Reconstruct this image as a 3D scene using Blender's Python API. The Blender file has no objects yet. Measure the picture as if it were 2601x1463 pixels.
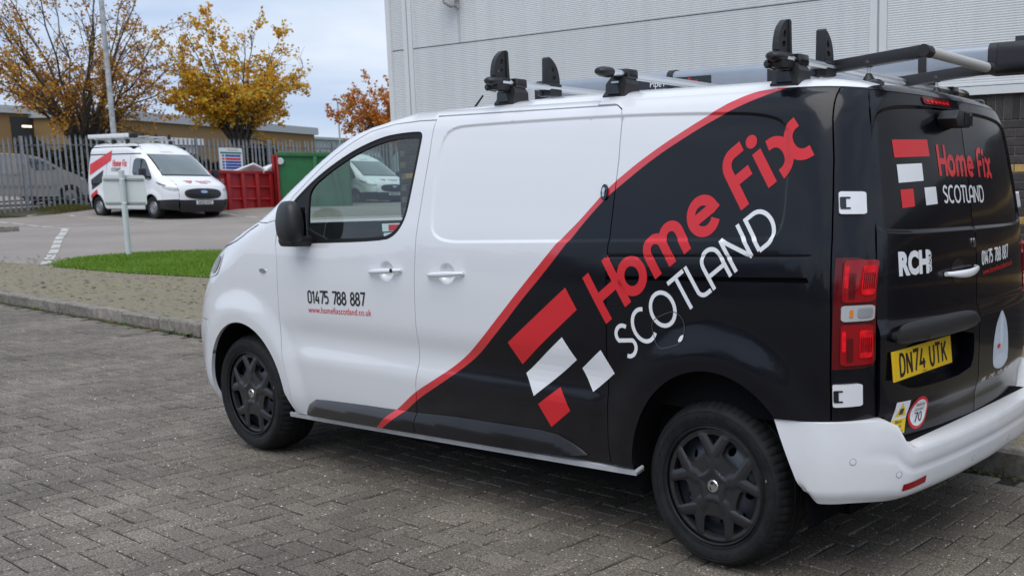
import bpy, bmesh, math, random
import numpy as np
from mathutils import Vector, Matrix
from mathutils.geometry import delaunay_2d_cdt
random.seed(7)
rng = np.random.default_rng(7)
R = math.radians
scene = bpy.context.scene
COL = scene.collection
# ------------------------------------------------------------------ camera
CAM_POS = np.array([-2.2724, 3.9092, 1.4742])
CAM_YAW, CAM_PITCH = -0.992, -0.1429
cam_d = bpy.data.cameras.new('camera')
cam = bpy.data.objects.new('camera', cam_d); COL.objects.link(cam)
cam_d.sensor_width = 36.0
cam_d.lens = 36.0 * 2526.1 / 2601.0
cam_d.shift_x = -680.7 / 2601.0
cam_d.shift_y = 116.3 / 2601.0
cam_d.clip_start = 0.05; cam_d.clip_end = 3000
cam.location = CAM_POS
cam.rotation_euler = (math.pi / 2 + CAM_PITCH, 0.0, CAM_YAW - math.pi / 2)
cam_d.dof.use_dof = True; cam_d.dof.focus_distance = 4.3; cam_d.dof.aperture_fstop = 6.0
scene.camera = cam
# ------------------------------------------------------------------ sky and sun (overcast)
SUN_EL, SUN_AZ = 64.0, 118.0     # direction the light comes from (math angle in xy)
world = bpy.data.worlds.new('World'); scene.world = world; world.use_nodes = True
wn = world.node_tree.nodes; wl = world.node_tree.links
wn.clear()
w_out = wn.new('ShaderNodeOutputWorld'); w_bg = wn.new('ShaderNodeBackground')
w_bg.inputs['Strength'].default_value = 0.15
sky = wn.new('ShaderNodeTexSky'); sky.sky_type = 'NISHITA'; sky.sun_disc = False
sky.sun_elevation = R(SUN_EL); sky.sun_rotation = R(90 - SUN_AZ)
sky.dust_density = 2.0; sky.air_density = 1.0
w_tc = wn.new('ShaderNodeTexCoord'); w_map = wn.new('ShaderNodeMapping')
w_map.inputs['Scale'].default_value = (1.1, 1.1, 5.5)
w_no = wn.new('ShaderNodeTexNoise'); w_no.inputs['Scale'].default_value = 2.1; w_no.inputs['Detail'].default_value = 5.0
w_no.inputs['Roughness'].default_value = 0.5; w_no.inputs['Distortion'].default_value = 0.35
w_rp = wn.new('ShaderNodeValToRGB')
w_rp.color_ramp.elements[0].position = 0.40; w_rp.color_ramp.elements[0].color = (2.45, 3.08, 4.25, 1)
w_rp.color_ramp.elements[1].position = 0.62; w_rp.color_ramp.elements[1].color = (4.05, 4.4, 4.95, 1)
w_mix = wn.new('ShaderNodeMix'); w_mix.data_type = 'RGBA'; w_mix.inputs[0].default_value = 0.9
wl.new(w_tc.outputs['Generated'], w_map.inputs[0]); wl.new(w_map.outputs[0], w_no.inputs['Vector'])
wl.new(w_no.outputs['Fac'], w_rp.inputs[0])
wl.new(sky.outputs[0], w_mix.inputs[6]); wl.new(w_rp.outputs[0], w_mix.inputs[7])
wl.new(w_mix.outputs[2], w_bg.inputs['Color']); wl.new(w_bg.outputs[0], w_out.inputs['Surface'])
sun_d = bpy.data.lights.new('sun', 'SUN'); sun_d.energy = 1.5; sun_d.angle = R(60); sun_d.color = (1.0, 0.97, 0.92)
sun = bpy.data.objects.new('sun', sun_d); COL.objects.link(sun)
sdir = Vector((math.cos(R(SUN_AZ)) * math.cos(R(SUN_EL)), math.sin(R(SUN_AZ)) * math.cos(R(SUN_EL)), math.sin(R(SUN_EL))))
sun.rotation_euler = sdir.to_track_quat('Z', 'Y').to_euler(); sun.location = (0, 0, 30)
vs = scene.view_settings
vs.view_transform = 'Standard'; vs.look = 'None'; vs.exposure = 0.46; vs.gamma = 1.0; vs.use_curve_mapping = False
scene.cycles.max_bounces = 8; scene.cycles.transparent_max_bounces = 12; scene.cycles.glossy_bounces = 4
scene.cycles.use_denoising = True
scene.cycles.caustics_reflective = False; scene.cycles.caustics_refractive = False

# ------------------------------------------------------------------ materials
def new_mat(name):
    m = bpy.data.materials.new(name); m.use_nodes = True
    nt = m.node_tree; b = nt.nodes['Principled BSDF']
    return m, nt, b
def mat(name, col, rough=0.5, metal=0.0, coat=0.0, var=0.0, vscale=8.0, bump=0.0, bscale=60.0, spec=0.5, col2=None, alpha=None):
    """plain principled material with optional noise variation in colour and bump"""
    m, nt, b = new_mat(name)
    b.inputs['Base Color'].default_value = (*col, 1)
    b.inputs['Roughness'].default_value = rough; b.inputs['Metallic'].default_value = metal
    b.inputs['Specular IOR Level'].default_value = spec
    if coat: b.inputs['Coat Weight'].default_value = coat; b.inputs['Coat Roughness'].default_value = 0.04
    if var or bump or col2:
        tc = nt.nodes.new('ShaderNodeTexCoord')
        n = nt.nodes.new('ShaderNodeTexNoise'); n.inputs['Scale'].default_value = vscale; n.inputs['Detail'].default_value = 6
        n.inputs['Roughness'].default_value = 0.65
        nt.links.new(tc.outputs['Object'], n.inputs['Vector'])
        if var or col2:
            r = nt.nodes.new('ShaderNodeValToRGB')
            a = col2 if col2 else tuple(c * (1 - var) for c in col)
            c2 = col if col2 else tuple(min(1, c * (1 + var)) for c in col)
            r.color_ramp.elements[0].color = (*a, 1); r.color_ramp.elements[1].color = (*c2, 1)
            r.color_ramp.elements[0].position = 0.35; r.color_ramp.elements[1].position = 0.65
            nt.links.new(n.outputs['Fac'], r.inputs[0]); nt.links.new(r.outputs[0], b.inputs['Base Color'])
        if bump:
            n2 = nt.nodes.new('ShaderNodeTexNoise'); n2.inputs['Scale'].default_value = bscale; n2.inputs['Detail'].default_value = 4
            nt.links.new(tc.outputs['Object'], n2.inputs['Vector'])
            bp = nt.nodes.new('ShaderNodeBump'); bp.inputs['Strength'].default_value = bump; bp.inputs['Distance'].default_value = 0.01
            nt.links.new(n2.outputs['Fac'], bp.inputs['Height']); nt.links.new(bp.outputs[0], b.inputs['Normal'])
    return m
def glass(name, tint=(0.75, 0.86, 0.82), dark=0.0):
    """thin car glass: tinted see-through with a real reflection"""
    m = bpy.data.materials.new(name); m.use_nodes = True; nt = m.node_tree; nt.nodes.clear()
    o = nt.nodes.new('ShaderNodeOutputMaterial'); t = nt.nodes.new('ShaderNodeBsdfTransparent'); g = nt.nodes.new('ShaderNodeBsdfGlossy')
    t.inputs[0].default_value = (*tint, 1); g.inputs['Roughness'].default_value = 0.02
    lw = nt.nodes.new('ShaderNodeLayerWeight'); lw.inputs[0].default_value = .5
    pw = nt.nodes.new('ShaderNodeMath'); pw.operation = 'POWER'; pw.inputs[1].default_value = 4.0; nt.links.new(lw.outputs['Facing'], pw.inputs[0])
    f = nt.nodes.new('ShaderNodeMath'); f.operation = 'MULTIPLY_ADD'; f.inputs[1].default_value = .9; f.inputs[2].default_value = .07; nt.links.new(pw.outputs[0], f.inputs[0])
    mx = nt.nodes.new('ShaderNodeMixShader')
    nt.links.new(f.outputs[0], mx.inputs[0]); nt.links.new(t.outputs[0], mx.inputs[1]); nt.links.new(g.outputs[0], mx.inputs[2])
    nt.links.new(mx.outputs[0], o.inputs[0])
    return m

# ------------------------------------------------------------------ geometry helpers
class MB:
    """collects shapes; build() links them as one mesh object"""
    def __init__(s): s.v = []; s.f = []; s.m = []
    def add(s, V, F, mi=0):
        o = len(s.v); s.v.extend([tuple(map(float, p)) for p in V])
        for f in F: s.f.append(tuple(int(i) + o for i in f)); s.m.append(mi)
        return s
    def box(s, lo, hi, mi=0, M=None, ch=0.0):
        lo = np.array(lo, float); hi = np.array(hi, float)
        bm = bmesh.new(); bmesh.ops.create_cube(bm, size=1.0)
        for v in bm.verts:
            for k in range(3): v.co[k] = (lo[k] + hi[k]) / 2 + v.co[k] * (hi[k] - lo[k])
        if ch > 0: bmesh.ops.bevel(bm, geom=bm.edges[:], offset=ch, segments=2, affect='EDGES', profile=0.6)
        s._bm(bm, mi, M); return s
    def _bm(s, bm, mi, M=None):
        if M is not None: bmesh.ops.transform(bm, matrix=M, verts=bm.verts[:])
        bm.verts.index_update()
        s.add([v.co[:] for v in bm.verts], [[v.index for v in f.verts] for f in bm.faces], mi); bm.free()
    def prism(s, poly, d0, d1, axis=1, mi=0, M=None, ch=0.0):
        """extrude a 2D polygon along an axis; polygon coordinates are the two remaining axes in order"""
        bm = bmesh.new(); ax = [a for a in range(3) if a != axis]
        def P(p, d):
            c = [0, 0, 0]; c[ax[0]] = p[0]; c[ax[1]] = p[1]; c[axis] = d; return c
        a = [bm.verts.new(P(p, d0)) for p in poly]; b = [bm.verts.new(P(p, d1)) for p in poly]
        n = len(poly); bm.faces.new(a[::-1]); bm.faces.new(b)
        for i in range(n): bm.faces.new((a[i], a[(i + 1) % n], b[(i + 1) % n], b[i]))
        bmesh.ops.recalc_face_normals(bm, faces=bm.faces[:])
        if ch > 0: bmesh.ops.bevel(bm, geom=bm.edges[:], offset=ch, segments=2, affect='EDGES', profile=0.6)
        s._bm(bm, mi, M); return s
    def tube(s, path, r, n=10, mi=0, caps=True):
        path = [np.array(p, float) for p in path]; k = len(path)
        rr = r if hasattr(r, '__len__') else [r] * k
        V = []; F = []; up0 = None
        for i in range(k):
            t = path[min(i + 1, k - 1)] - path[max(i - 1, 0)]; t /= (np.linalg.norm(t) + 1e-12)
            if up0 is None: up0 = np.array([0, 0, 1.0]) if abs(t[2]) < 0.9 else np.array([1.0, 0, 0])
            u = np.cross(t, up0); u /= (np.linalg.norm(u) + 1e-12); w = np.cross(u, t); up0 = w
            for j in range(n):
                a = 2 * math.pi * j / n; V.append(path[i] + rr[i] * (math.cos(a) * u + math.sin(a) * w))
        for i in range(k - 1):
            for j in range(n):
                F.append((i * n + j, i * n + (j + 1) % n, (i + 1) * n + (j + 1) % n, (i + 1) * n + j))
        if caps: F.append(tuple(range(n))[::-1]); F.append(tuple((k - 1) * n + j for j in range(n)))
        s.add(V, F, mi); return s
    def lathe(s, prof, n=32, axis=1, c=(0, 0, 0), mi=0):
        """profile of (radius, along-axis) pairs turned round an axis"""
        V = []; F = []; k = len(prof)
        for j in range(n):
            a = 2 * math.pi * j / n
            for r, d in prof:
                p = [r * math.cos(a), 0, r * math.sin(a)]; p[1] = d
                if axis == 2: p = [p[0], p[2], d]
                if axis == 0: p = [d, p[0], p[2]]
                V.append((p[0] + c[0], p[1] + c[1], p[2] + c[2]))
        for j in range(n):
            for i in range(k - 1):
                F.append((j * k + i, ((j + 1) % n) * k + i, ((j + 1) % n) * k + i + 1, j * k + i + 1))
        s.add(V, F, mi); return s
    def xform(s, M):
        s.v = [tuple(M @ Vector(p)) for p in s.v]; return s
    def build(s, name, mats, parent=None, smooth=None):
        return mesh_obj(name, s.v, s.f, mats, parent, smooth, s.m)
def mesh_obj(name, V, F, mats, parent=None, smooth=None, mi=None, normals=None):
    me = bpy.data.meshes.new(name); me.from_pydata([tuple(p) for p in V], [], [tuple(f) for f in F])
    if not isinstance(mats, (list, tuple)): mats = [mats]
    for m in mats: me.materials.append(m)
    if mi is not None and len(mats) > 1: me.polygons.foreach_set('material_index', mi)
    if smooth is not None:
        me.polygons.foreach_set('use_smooth', [True] * len(me.polygons))
        if smooth < 179:
            bm = bmesh.new(); bm.from_mesh(me)
            bmesh.ops.recalc_face_normals(bm, faces=bm.faces[:])
            a = R(smooth)
            for e in bm.edges:
                if len(e.link_faces) == 2 and e.calc_face_angle(0) > a: e.smooth = False
            bm.to_mesh(me); bm.free()
    if normals is not None:
        me.polygons.foreach_set('use_smooth', [True] * len(me.polygons))
        me.normals_split_custom_set_from_vertices([tuple(n) for n in normals])
    me.update()
    o = bpy.data.objects.new(name, me); COL.objects.link(o)
    if parent is not None: o.parent = parent
    return o
def weld(V, F):
    bm = bmesh.new(); vs_ = [bm.verts.new(p) for p in V]
    for f in F:
        try: bm.faces.new([vs_[i] for i in f])
        except ValueError: pass
    bmesh.ops.remove_doubles(bm, verts=bm.verts[:], dist=1e-5); bm.verts.index_update()
    out = [v.co[:] for v in bm.verts], [[v.index for v in f.verts] for f in bm.faces]; bm.free(); return out
def link_copy(o, parent=None, loc=None, rotz=None, scale=None):
    c = o.copy(); COL.objects.link(c)
    if parent is not None: c.parent = parent
    if loc is not None: c.location = loc
    if rotz is not None: c.rotation_euler = (0, 0, rotz)
    if scale is not None: c.scale = scale
    return c
def tag(o, label, cat, group=None, kind=None):
    o['label'] = label; o['category'] = cat
    if group: o['group'] = group
    if kind: o['kind'] = kind
    return o
def struct(o): o['kind'] = 'structure'; return o
def empty(name, loc=(0, 0, 0), rotz=0.0):
    o = bpy.data.objects.new(name, None); COL.objects.link(o); o.location = loc; o.rotation_euler = (0, 0, rotz); return o
def copy_tree(o, parent=None):
    c = o.copy(); COL.objects.link(c); c.parent = parent
    for ch in list(o.children): copy_tree(ch, c)
    return c
def pchip(xs, ys):
    xs = np.array(xs, float); ys = np.array(ys, float); h = np.diff(xs); d = np.diff(ys) / h
    m = np.zeros(len(xs)); m[0] = d[0]; m[-1] = d[-1]
    for i in range(1, len(xs) - 1):
        if d[i - 1] * d[i] > 0:
            w1 = 2 * h[i] + h[i - 1]; w2 = h[i] + 2 * h[i - 1]; m[i] = (w1 + w2) / (w1 / d[i - 1] + w2 / d[i])
    def f(x):
        x = np.clip(np.asarray(x, float), xs[0], xs[-1])
        i = np.clip(np.searchsorted(xs, x, side='right') - 1, 0, len(xs) - 2)
        t = (x - xs[i]) / h[i]; t2 = t * t; t3 = t2 * t
        return (2*t3 - 3*t2 + 1) * ys[i] + (t3 - 2*t2 + t) * h[i] * m[i] + (-2*t3 + 3*t2) * ys[i+1] + (t3 - t2) * h[i] * m[i+1]
    return f
def sstep(a, b, x):
    t = np.clip((np.asarray(x, float) - a) / (b - a), 0, 1); return t * t * (3 - 2 * t)
def pin(P, poly):
    """points in polygon"""
    x, y = P[:, 0], P[:, 1]; ins = np.zeros(len(P), bool); n = len(poly); j = n - 1
    for i in range(n):
        xi, yi = poly[i]; xj, yj = poly[j]
        c = ((yi > y) != (yj > y))
        with np.errstate(divide='ignore', invalid='ignore'):
            c &= x < (xj - xi) * (y - yi) / (yj - yi + 1e-15) + xi
        ins ^= c; j = i
    return ins
def pdist(P, poly, closed=True):
    d = np.full(len(P), 1e9); n = len(poly)
    for i in range(n if closed else n - 1):
        a = np.array(poly[i], float); b = np.array(poly[(i + 1) % n], float); ab = b - a; L = ab @ ab + 1e-15
        t = np.clip(((P - a) @ ab) / L, 0, 1); q = a + t[:, None] * ab
        d = np.minimum(d, np.hypot(P[:, 0] - q[:, 0], P[:, 1] - q[:, 1]))
    return d
def sdist(P, poly):
    d = pdist(P, poly); return np.where(pin(P, poly), -d, d)
def area2(p): return sum(p[i][0] * p[(i + 1) % len(p)][1] - p[(i + 1) % len(p)][0] * p[i][1] for i in range(len(p)))
def offset_poly(poly, d):
    """shrink (d>0) a closed polygon"""
    n = len(poly); s = 1 if area2(poly) > 0 else -1; out = []
    for i in range(n):
        a = np.array(poly[i - 1], float); b = np.array(poly[i], float); c = np.array(poly[(i + 1) % n], float)
        e1 = b - a; e2 = c - b; e1 /= np.linalg.norm(e1) + 1e-12; e2 /= np.linalg.norm(e2) + 1e-12
        n1 = s * np.array([-e1[1], e1[0]]); n2 = s * np.array([-e2[1], e2[0]])
        m = n1 + n2; k = m @ n1
        m = m / k if k > 0.35 else m / np.linalg.norm(m) * 1.6
        out.append(tuple(b + m * d))
    return out
def densify(poly, sp, closed=True):
    out = []; n = len(poly)
    for i in range(n if closed else n - 1):
        a = np.array(poly[i], float); b = np.array(poly[(i + 1) % n], float)
        k = max(1, int(np.ceil(np.linalg.norm(b - a) / sp)))
        for j in range(k): out.append(tuple(a + (b - a) * j / k))
    if not closed: out.append(tuple(poly[-1]))
    return out
def smooth_poly(poly, it=2, closed=True):
    """Chaikin corner cutting"""
    for _ in range(it):
        o = []; n = len(poly)
        rngi = range(n) if closed else range(n - 1)
        if not closed: o.append(poly[0])
        for i in rngi:
            a = np.array(poly[i], float); b = np.array(poly[(i + 1) % n], float)
            o.append(tuple(0.75 * a + 0.25 * b)); o.append(tuple(0.25 * a + 0.75 * b))
        if not closed: o.append(poly[-1])
        poly = o
    return poly
def rrect(x0, z0, x1, z1, r, n=5):
    out = []
    for cx, cz, a0 in ((x1 - r, z1 - r, 0), (x0 + r, z1 - r, 90), (x0 + r, z0 + r, 180), (x1 - r, z0 + r, 270)):
        for i in range(n + 1):
            a = R(a0 + 90 * i / n); out.append((cx + r * math.cos(a), cz + r * math.sin(a)))
    return out
def ellip(cx, cz, rx, rz, n=40, a0=0, a1=360):
    return [(cx + rx * math.cos(R(a0 + (a1 - a0) * i / n)), cz + rz * math.sin(R(a0 + (a1 - a0) * i / n))) for i in range(n if a1 - a0 == 360 else n + 1)]
def triangulate(poly, holes, sp, extra=None):
    """constrained triangulation of a polygon with holes, filled with grid points"""
    loops = [densify(poly, sp)] + [densify(h, sp) for h in holes]
    pts = []; edges = []
    for L in loops:
        o = len(pts); pts += L; edges += [(o + i, o + (i + 1) % len(L)) for i in range(len(L))]
    P = np.array(poly); x0, y0 = P.min(0); x1, y1 = P.max(0)
    gx = np.arange(x0 + sp / 2, x1, sp); gy = np.arange(y0 + sp * 0.43, y1, sp * 0.866)
    G = []
    for k, yy in enumerate(gy):
        for xx in gx: G.append((xx + (sp / 2 if k % 2 else 0), yy))
    ex = np.array(extra, float).reshape(-1, 2) if extra is not None and len(extra) else np.zeros((0, 2))
    G = np.array(G).reshape(-1, 2)
    if len(ex) and len(G):
        keep = np.ones(len(G), bool)
        for i in range(0, len(ex), 400):
            blk = ex[i:i + 400]
            dd = ((G[:, None, :] - blk[None]) ** 2).sum(-1).min(1); keep &= dd > (sp * 0.35) ** 2
        G = G[keep]
    if len(ex): G = np.vstack([G, ex])
    if len(G):
        ok = pin(G, poly)
        for h in holes: ok &= ~pin(G, h)
        G = G[ok]
        lim = np.full(len(G), sp * 0.4)
        if len(ex): lim[-min(len(ex), len(G)):] = 0.002
        d = pdist(G, poly)
        for h in holes: d = np.minimum(d, pdist(G, h))
        G = G[d > np.minimum(lim, sp * 0.4)]
    allp = [Vector(p) for p in pts] + [Vector(p) for p in G]
    vo, eo, fo, *_ = delaunay_2d_cdt(allp, edges, [], 0, 1e-6)
    V = np.array([v[:] for v in vo]); F = np.array([f[:] for f in fo])
    c = V[F].mean(1); ok = pin(c, poly)
    for h in holes: ok &= ~pin(c, h)
    F = F[ok]
    t = V[F]; ar = (t[:, 1, 0] - t[:, 0, 0]) * (t[:, 2, 1] - t[:, 0, 1]) - (t[:, 1, 1] - t[:, 0, 1]) * (t[:, 2, 0] - t[:, 0, 0])
    F = F[np.abs(ar) > 1e-10]; ar = ar[np.abs(ar) > 1e-10]
    F[ar < 0] = F[ar < 0][:, ::-1]
    used = np.unique(F); rm = -np.ones(len(V), int); rm[used] = np.arange(len(used))
    return V[used], rm[F]
def panel(name, poly, chart, mats, parent, holes=(), sp=0.035, gap=0.0025, thick=0.018, off=0.0, extra=None, flip=False, smooth_n=True, hole_gap=0.0):
    """sheet-metal piece on a surface chart(a,b)->xyz with turned-in edges and true surface normals"""
    poly = offset_poly(poly, gap) if gap else list(poly)
    holes = [offset_poly(h, -hole_gap) if hole_gap else list(h) for h in holes]
    V2, F = triangulate(poly, holes, sp, extra)
    P = chart(V2[:, 0], V2[:, 1]); e = 1e-3
    da = chart(V2[:, 0] + e, V2[:, 1]) - chart(V2[:, 0] - e, V2[:, 1])
    db = chart(V2[:, 0], V2[:, 1] + e) - chart(V2[:, 0], V2[:, 1] - e)
    N = np.cross(da, db); N /= np.linalg.norm(N, axis=1)[:, None] + 1e-12
    F = F.copy()
    if flip: N = -N; F = F[:, ::-1]
    P = P + N * off
    V = [tuple(p) for p in P]; FF = [tuple(f) for f in F]; NN = [tuple(n) for n in N]
    if thick:
        cnt = {}
        for f in F:
            for i in range(3):
                a, b = int(f[i]), int(f[(i + 1) % 3]); cnt[(a, b)] = 1
        bd = [(a, b) for (a, b) in cnt if (b, a) not in cnt]
        top = {}; bot = {}
        for a, b in bd:
            for k in (a, b):
                if k not in top:
                    top[k] = len(V); V.append(tuple(P[k])); NN.append((0, 0, 0))
                    bot[k] = len(V); V.append(tuple(P[k] - N[k] * thick)); NN.append((0, 0, 0))
        NN = [np.array(n, float) for n in NN]
        for a, b in bd:
            FF.append((top[b], top[a], bot[a], bot[b]))
            t = P[b] - P[a]; nn = np.cross(t, N[a]); nn /= np.linalg.norm(nn) + 1e-12
            for k in (a, b): NN[top[k]] = NN[top[k]] + nn; NN[bot[k]] = NN[bot[k]] + nn
        NN = [n / (np.linalg.norm(n) + 1e-12) for n in NN]
    return mesh_obj(name, V, FF, mats, parent, None, None, NN if smooth_n else None)
# ---- stroke lettering: each glyph = advance, list of polylines in a 1-high cell
def _arc(cx, cy, rx, ry, a0, a1, n=14): return [(cx + rx * math.cos(R(a0 + (a1 - a0) * i / n)), cy + ry * math.sin(R(a0 + (a1 - a0) * i / n))) for i in range(n + 1)]
GL = {
 'H': (0.78, [[(0.09, 0), (0.09, 1)], [(0.66, 0), (0.66, 1)], [(0.09, 0.47), (0.66, 0.47)]]),
 'o': (0.80, [_arc(0.36, 0.345, 0.27, 0.27, 0, 360, 28)]),
 'm': (1.10, [[(0.09, 0), (0.09, 0.42)] + _arc(0.29, 0.42, 0.20, 0.20, 180, 0) + [(0.49, 0)], [(0.49, 0.42)] + _arc(0.69, 0.42, 0.20, 0.20, 180, 0) + [(0.89, 0)]]),
 'e': (0.78, [[(0.10, 0.36), (0.60, 0.36)] + _arc(0.36, 0.345, 0.27, 0.27, 5, 318, 26)]),
 'F': (0.66, [[(0.09, 0), (0.09, 0.68)] + _arc(0.33, 0.68, 0.24, 0.24, 180, 90, 8) + [(0.55, 0.92)], [(0.09, 0.48), (0.50, 0.48)]]),
 'i': (0.32, [[(0.09, 0), (0.09, 0.66)], [(0.09, 0.80), (0.09, 0.98)]]),
 'x': (0.74, [smooth_poly([(.00,.61),(.14,.60),(.27,.50),(.31,.33),(.27,.16),(.14,.06),(.00,.05)], 2, False), smooth_poly([(.68,.61),(.54,.60),(.41,.50),(.37,.33),(.41,.16),(.54,.06),(.68,.05)], 2, False)]),
 ' ': (0.42, []),
 'S': (0.62, [[(0.50, 0.80)] + _arc(0.28, 0.72, 0.22, 0.22, 35, 205, 10) + [(0.13, 0.60), (0.42, 0.42)] + _arc(0.27, 0.28, 0.23, 0.23, 25, -145, 10)]),
 'C': (0.74, [_arc(0.42, 0.5, 0.36, 0.45, 55, 305, 20)]),
 'O': (0.92, [_arc(0.45, 0.5, 0.38, 0.45, 0, 360, 30)]),
 'T': (0.62, [[(0.02, 0.95), (0.62, 0.95)], [(0.32, 0), (0.32, 0.95)]]),
 'L': (0.50, [[(0.10, 1), (0.10, 0.25)] + _arc(0.30, 0.25, 0.20, 0.20, 180, 270, 8) + [(0.46, 0.05)]]),
 'A': (0.74, [[(0.06, 0), (0.06, 0.65)] + _arc(0.35, 0.65, 0.29, 0.30, 180, 0, 14) + [(0.64, 0)], [(0.06, 0.36), (0.64, 0.36)]]),
 'N': (0.82, [[(0.09, 0), (0.09, 0.94)], [(0.09, 0.94), (0.66, 0.06)], [(0.66, 0.06), (0.66, 1)]]),
 'D': (0.80, [[(0.09, 0.05), (0.09, 0.95), (0.34, 0.95)] + _arc(0.34, 0.5, 0.36, 0.45, 90, -90, 16) + [(0.09, 0.05)]]),
 '0': (0.60, [_arc(0.27, 0.74, 0.20, 0.21, 0, 180, 10) + _arc(0.27, 0.26, 0.20, 0.21, 180, 360, 10) + [(0.47, 0.74)]]),
 '1': (0.36, [[(0.02, 0.78), (0.20, 0.95), (0.20, 0)]]),
 '4': (0.60, [[(0.34, 0.97), (0.05, 0.26), (0.52, 0.26)], [(0.40, 0.55), (0.40, 0)]]),
 '5': (0.58, [[(0.48, 0.95), (0.12, 0.95), (0.09, 0.56), (0.26, 0.58)] + _arc(0.26, 0.32, 0.22, 0.26, 80, -130, 14)]),
 '7': (0.54, [[(0.02, 0.95), (0.50, 0.95), (0.22, 0)]]),
 '8': (0.60, [_arc(0.27, 0.73, 0.18, 0.21, 0, 360, 20), _arc(0.27, 0.27, 0.22, 0.24, 0, 360, 20)]),
}
def ribbon(pl, w):
    """constant-width band along a polyline -> left and right rails"""
    p = np.array(pl, float); n = len(p); closed = np.allclose(p[0], p[-1]) and n > 3
    L = []; Rr = []
    for i in range(n):
        if closed: a = p[i - 1] if i > 0 else p[n - 2]; c = p[i + 1] if i < n - 1 else p[1]
        else: a = p[max(i - 1, 0)]; c = p[min(i + 1, n - 1)]
        e1 = p[i] - a; e2 = c - p[i]
        if np.linalg.norm(e1) < 1e-9: e1 = e2
        if np.linalg.norm(e2) < 1e-9: e2 = e1
        e1 = e1 / np.linalg.norm(e1); e2 = e2 / np.linalg.norm(e2)
        n1 = np.array([-e1[1], e1[0]]); n2 = np.array([-e2[1], e2[0]]); m = n1 + n2; k = max(0.45, (m @ n1))
        m = m / k
        L.append(p[i] + m * w / 2); Rr.append(p[i] - m * w / 2)
    return L, Rr
def union2d(quads):
    """merge overlapping quads into one flat triangulation"""
    pts = []; faces = []
    for V, F in quads:
        o = len(pts); pts += [Vector(p) for p in V]; faces += [[i + o for i in f] for f in F]
    vo, eo, fo, ov, oe, of = delaunay_2d_cdt(pts, [], faces, 0, 1e-5)
    return np.array([v[:] for v in vo]), [tuple(f) for f, src in zip(fo, of) if len(src)]
def split_sharp(strokes, w):
    out = []
    for st in strokes:
        p = [np.array(st[0], float)]
        for q in st[1:]:
            if np.linalg.norm(np.array(q) - p[-1]) > 1e-5: p.append(np.array(q, float))
        cur = [p[0]]
        for i in range(1, len(p)):
            cur.append(p[i])
            if i < len(p) - 1:
                a = p[i] - p[i - 1]; b = p[i + 1] - p[i]; c = (a @ b) / (np.linalg.norm(a) * np.linalg.norm(b))
                if c < .30:
                    ea = p[i] + a / np.linalg.norm(a) * w * (.5 if c > -.3 else .15); cur[-1] = ea; out.append([tuple(t) for t in cur]); cur = [p[i] - b / np.linalg.norm(b) * w * (.5 if c > -.3 else .0)]
        out.append([tuple(t) for t in cur])
    return out
def lettering(text, h, w, place, sub=0.02, sx=1.0):
    """stroke text -> one flat mesh per letter; place maps (u,v) metres to chart coordinates"""
    out = []; u = 0.0
    for ch in text:
        adv, strokes = GL[ch]; quads = []
        for pl in split_sharp([[(u + x * h * sx, y * h) for x, y in st] for st in strokes], w):
            pl = densify(pl, sub, closed=False)
            L, Rr = ribbon(pl, w); V = []; F = []
            for a, b in zip(L, Rr): V += [tuple(a), tuple(b)]
            for i in range(len(L) - 1): F.append((2*i, 2*i+1, 2*i+3, 2*i+2))
            quads.append((V, F))
        if ch == 'i' and len(quads) > 1:
            cx, cy = u + .09 * h * sx, .86 * h; rr = w * .62
            quads[1] = ([(cx, cy)] + [(cx + rr * math.cos(k * math.pi / 9), cy + rr * math.sin(k * math.pi / 9)) for k in range(18)], [(0, 1 + k, 1 + (k + 1) % 18) for k in range(18)])
        if quads:
            V, F = union2d(quads); out.append((np.array([place(*p) for p in V]), F, 0))
        u += adv * h * sx
    return out, u
def letters(name, parts, chart, m, parent, off=0.0015, flip=False, fine=None):
    for p in parts: decal(name, [p], chart, m, parent, off, flip, fine)
def refine(V2, F, maxe):
    V = [tuple(p) for p in np.asarray(V2, float)]; T = []
    for f in F:
        for i in range(1, len(f) - 1): T.append((f[0], f[i], f[i + 1]))
    mid = {}
    for _ in range(12):
        out = []; ch = False
        for t in T:
            e = [(V[t[i]][0] - V[t[(i + 1) % 3]][0]) ** 2 + (V[t[i]][1] - V[t[(i + 1) % 3]][1]) ** 2 for i in range(3)]; k = int(np.argmax(e))
            if e[k] > maxe * maxe:
                a, b, c = t[k], t[(k + 1) % 3], t[(k + 2) % 3]; key = (min(a, b), max(a, b))
                if key not in mid: mid[key] = len(V); V.append(((V[a][0] + V[b][0]) / 2, (V[a][1] + V[b][1]) / 2))
                m_ = mid[key]; out += [(a, m_, c), (m_, b, c)]; ch = True
            else: out.append(t)
        T = out
        if not ch: break
    return np.array(V), T
def decal(name, parts, chart, m, parent, off=0.0015, flip=False, fine=None):
    """flat print laid on a chart; overlapping strokes sit 0.25 mm above one another"""
    V = []; F = []
    for V2, Fs, layer in parts:
        V2 = np.asarray(V2, float)
        if fine: V2, Fs = refine(V2, Fs, fine)
        P = chart(V2[:, 0], V2[:, 1]); e = 1e-3
        N = np.cross(chart(V2[:, 0] + e, V2[:, 1]) - chart(V2[:, 0] - e, V2[:, 1]), chart(V2[:, 0], V2[:, 1] + e) - chart(V2[:, 0], V2[:, 1] - e))
        N /= np.linalg.norm(N, axis=1)[:, None] + 1e-12
        if flip: N = -N
        P = P + N * (off + layer * 0.00025); o = len(V)
        V += [tuple(p) for p in P]; F += [tuple(i + o for i in f) for f in Fs]
    return mesh_obj(name, V, F, m, parent)
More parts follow.
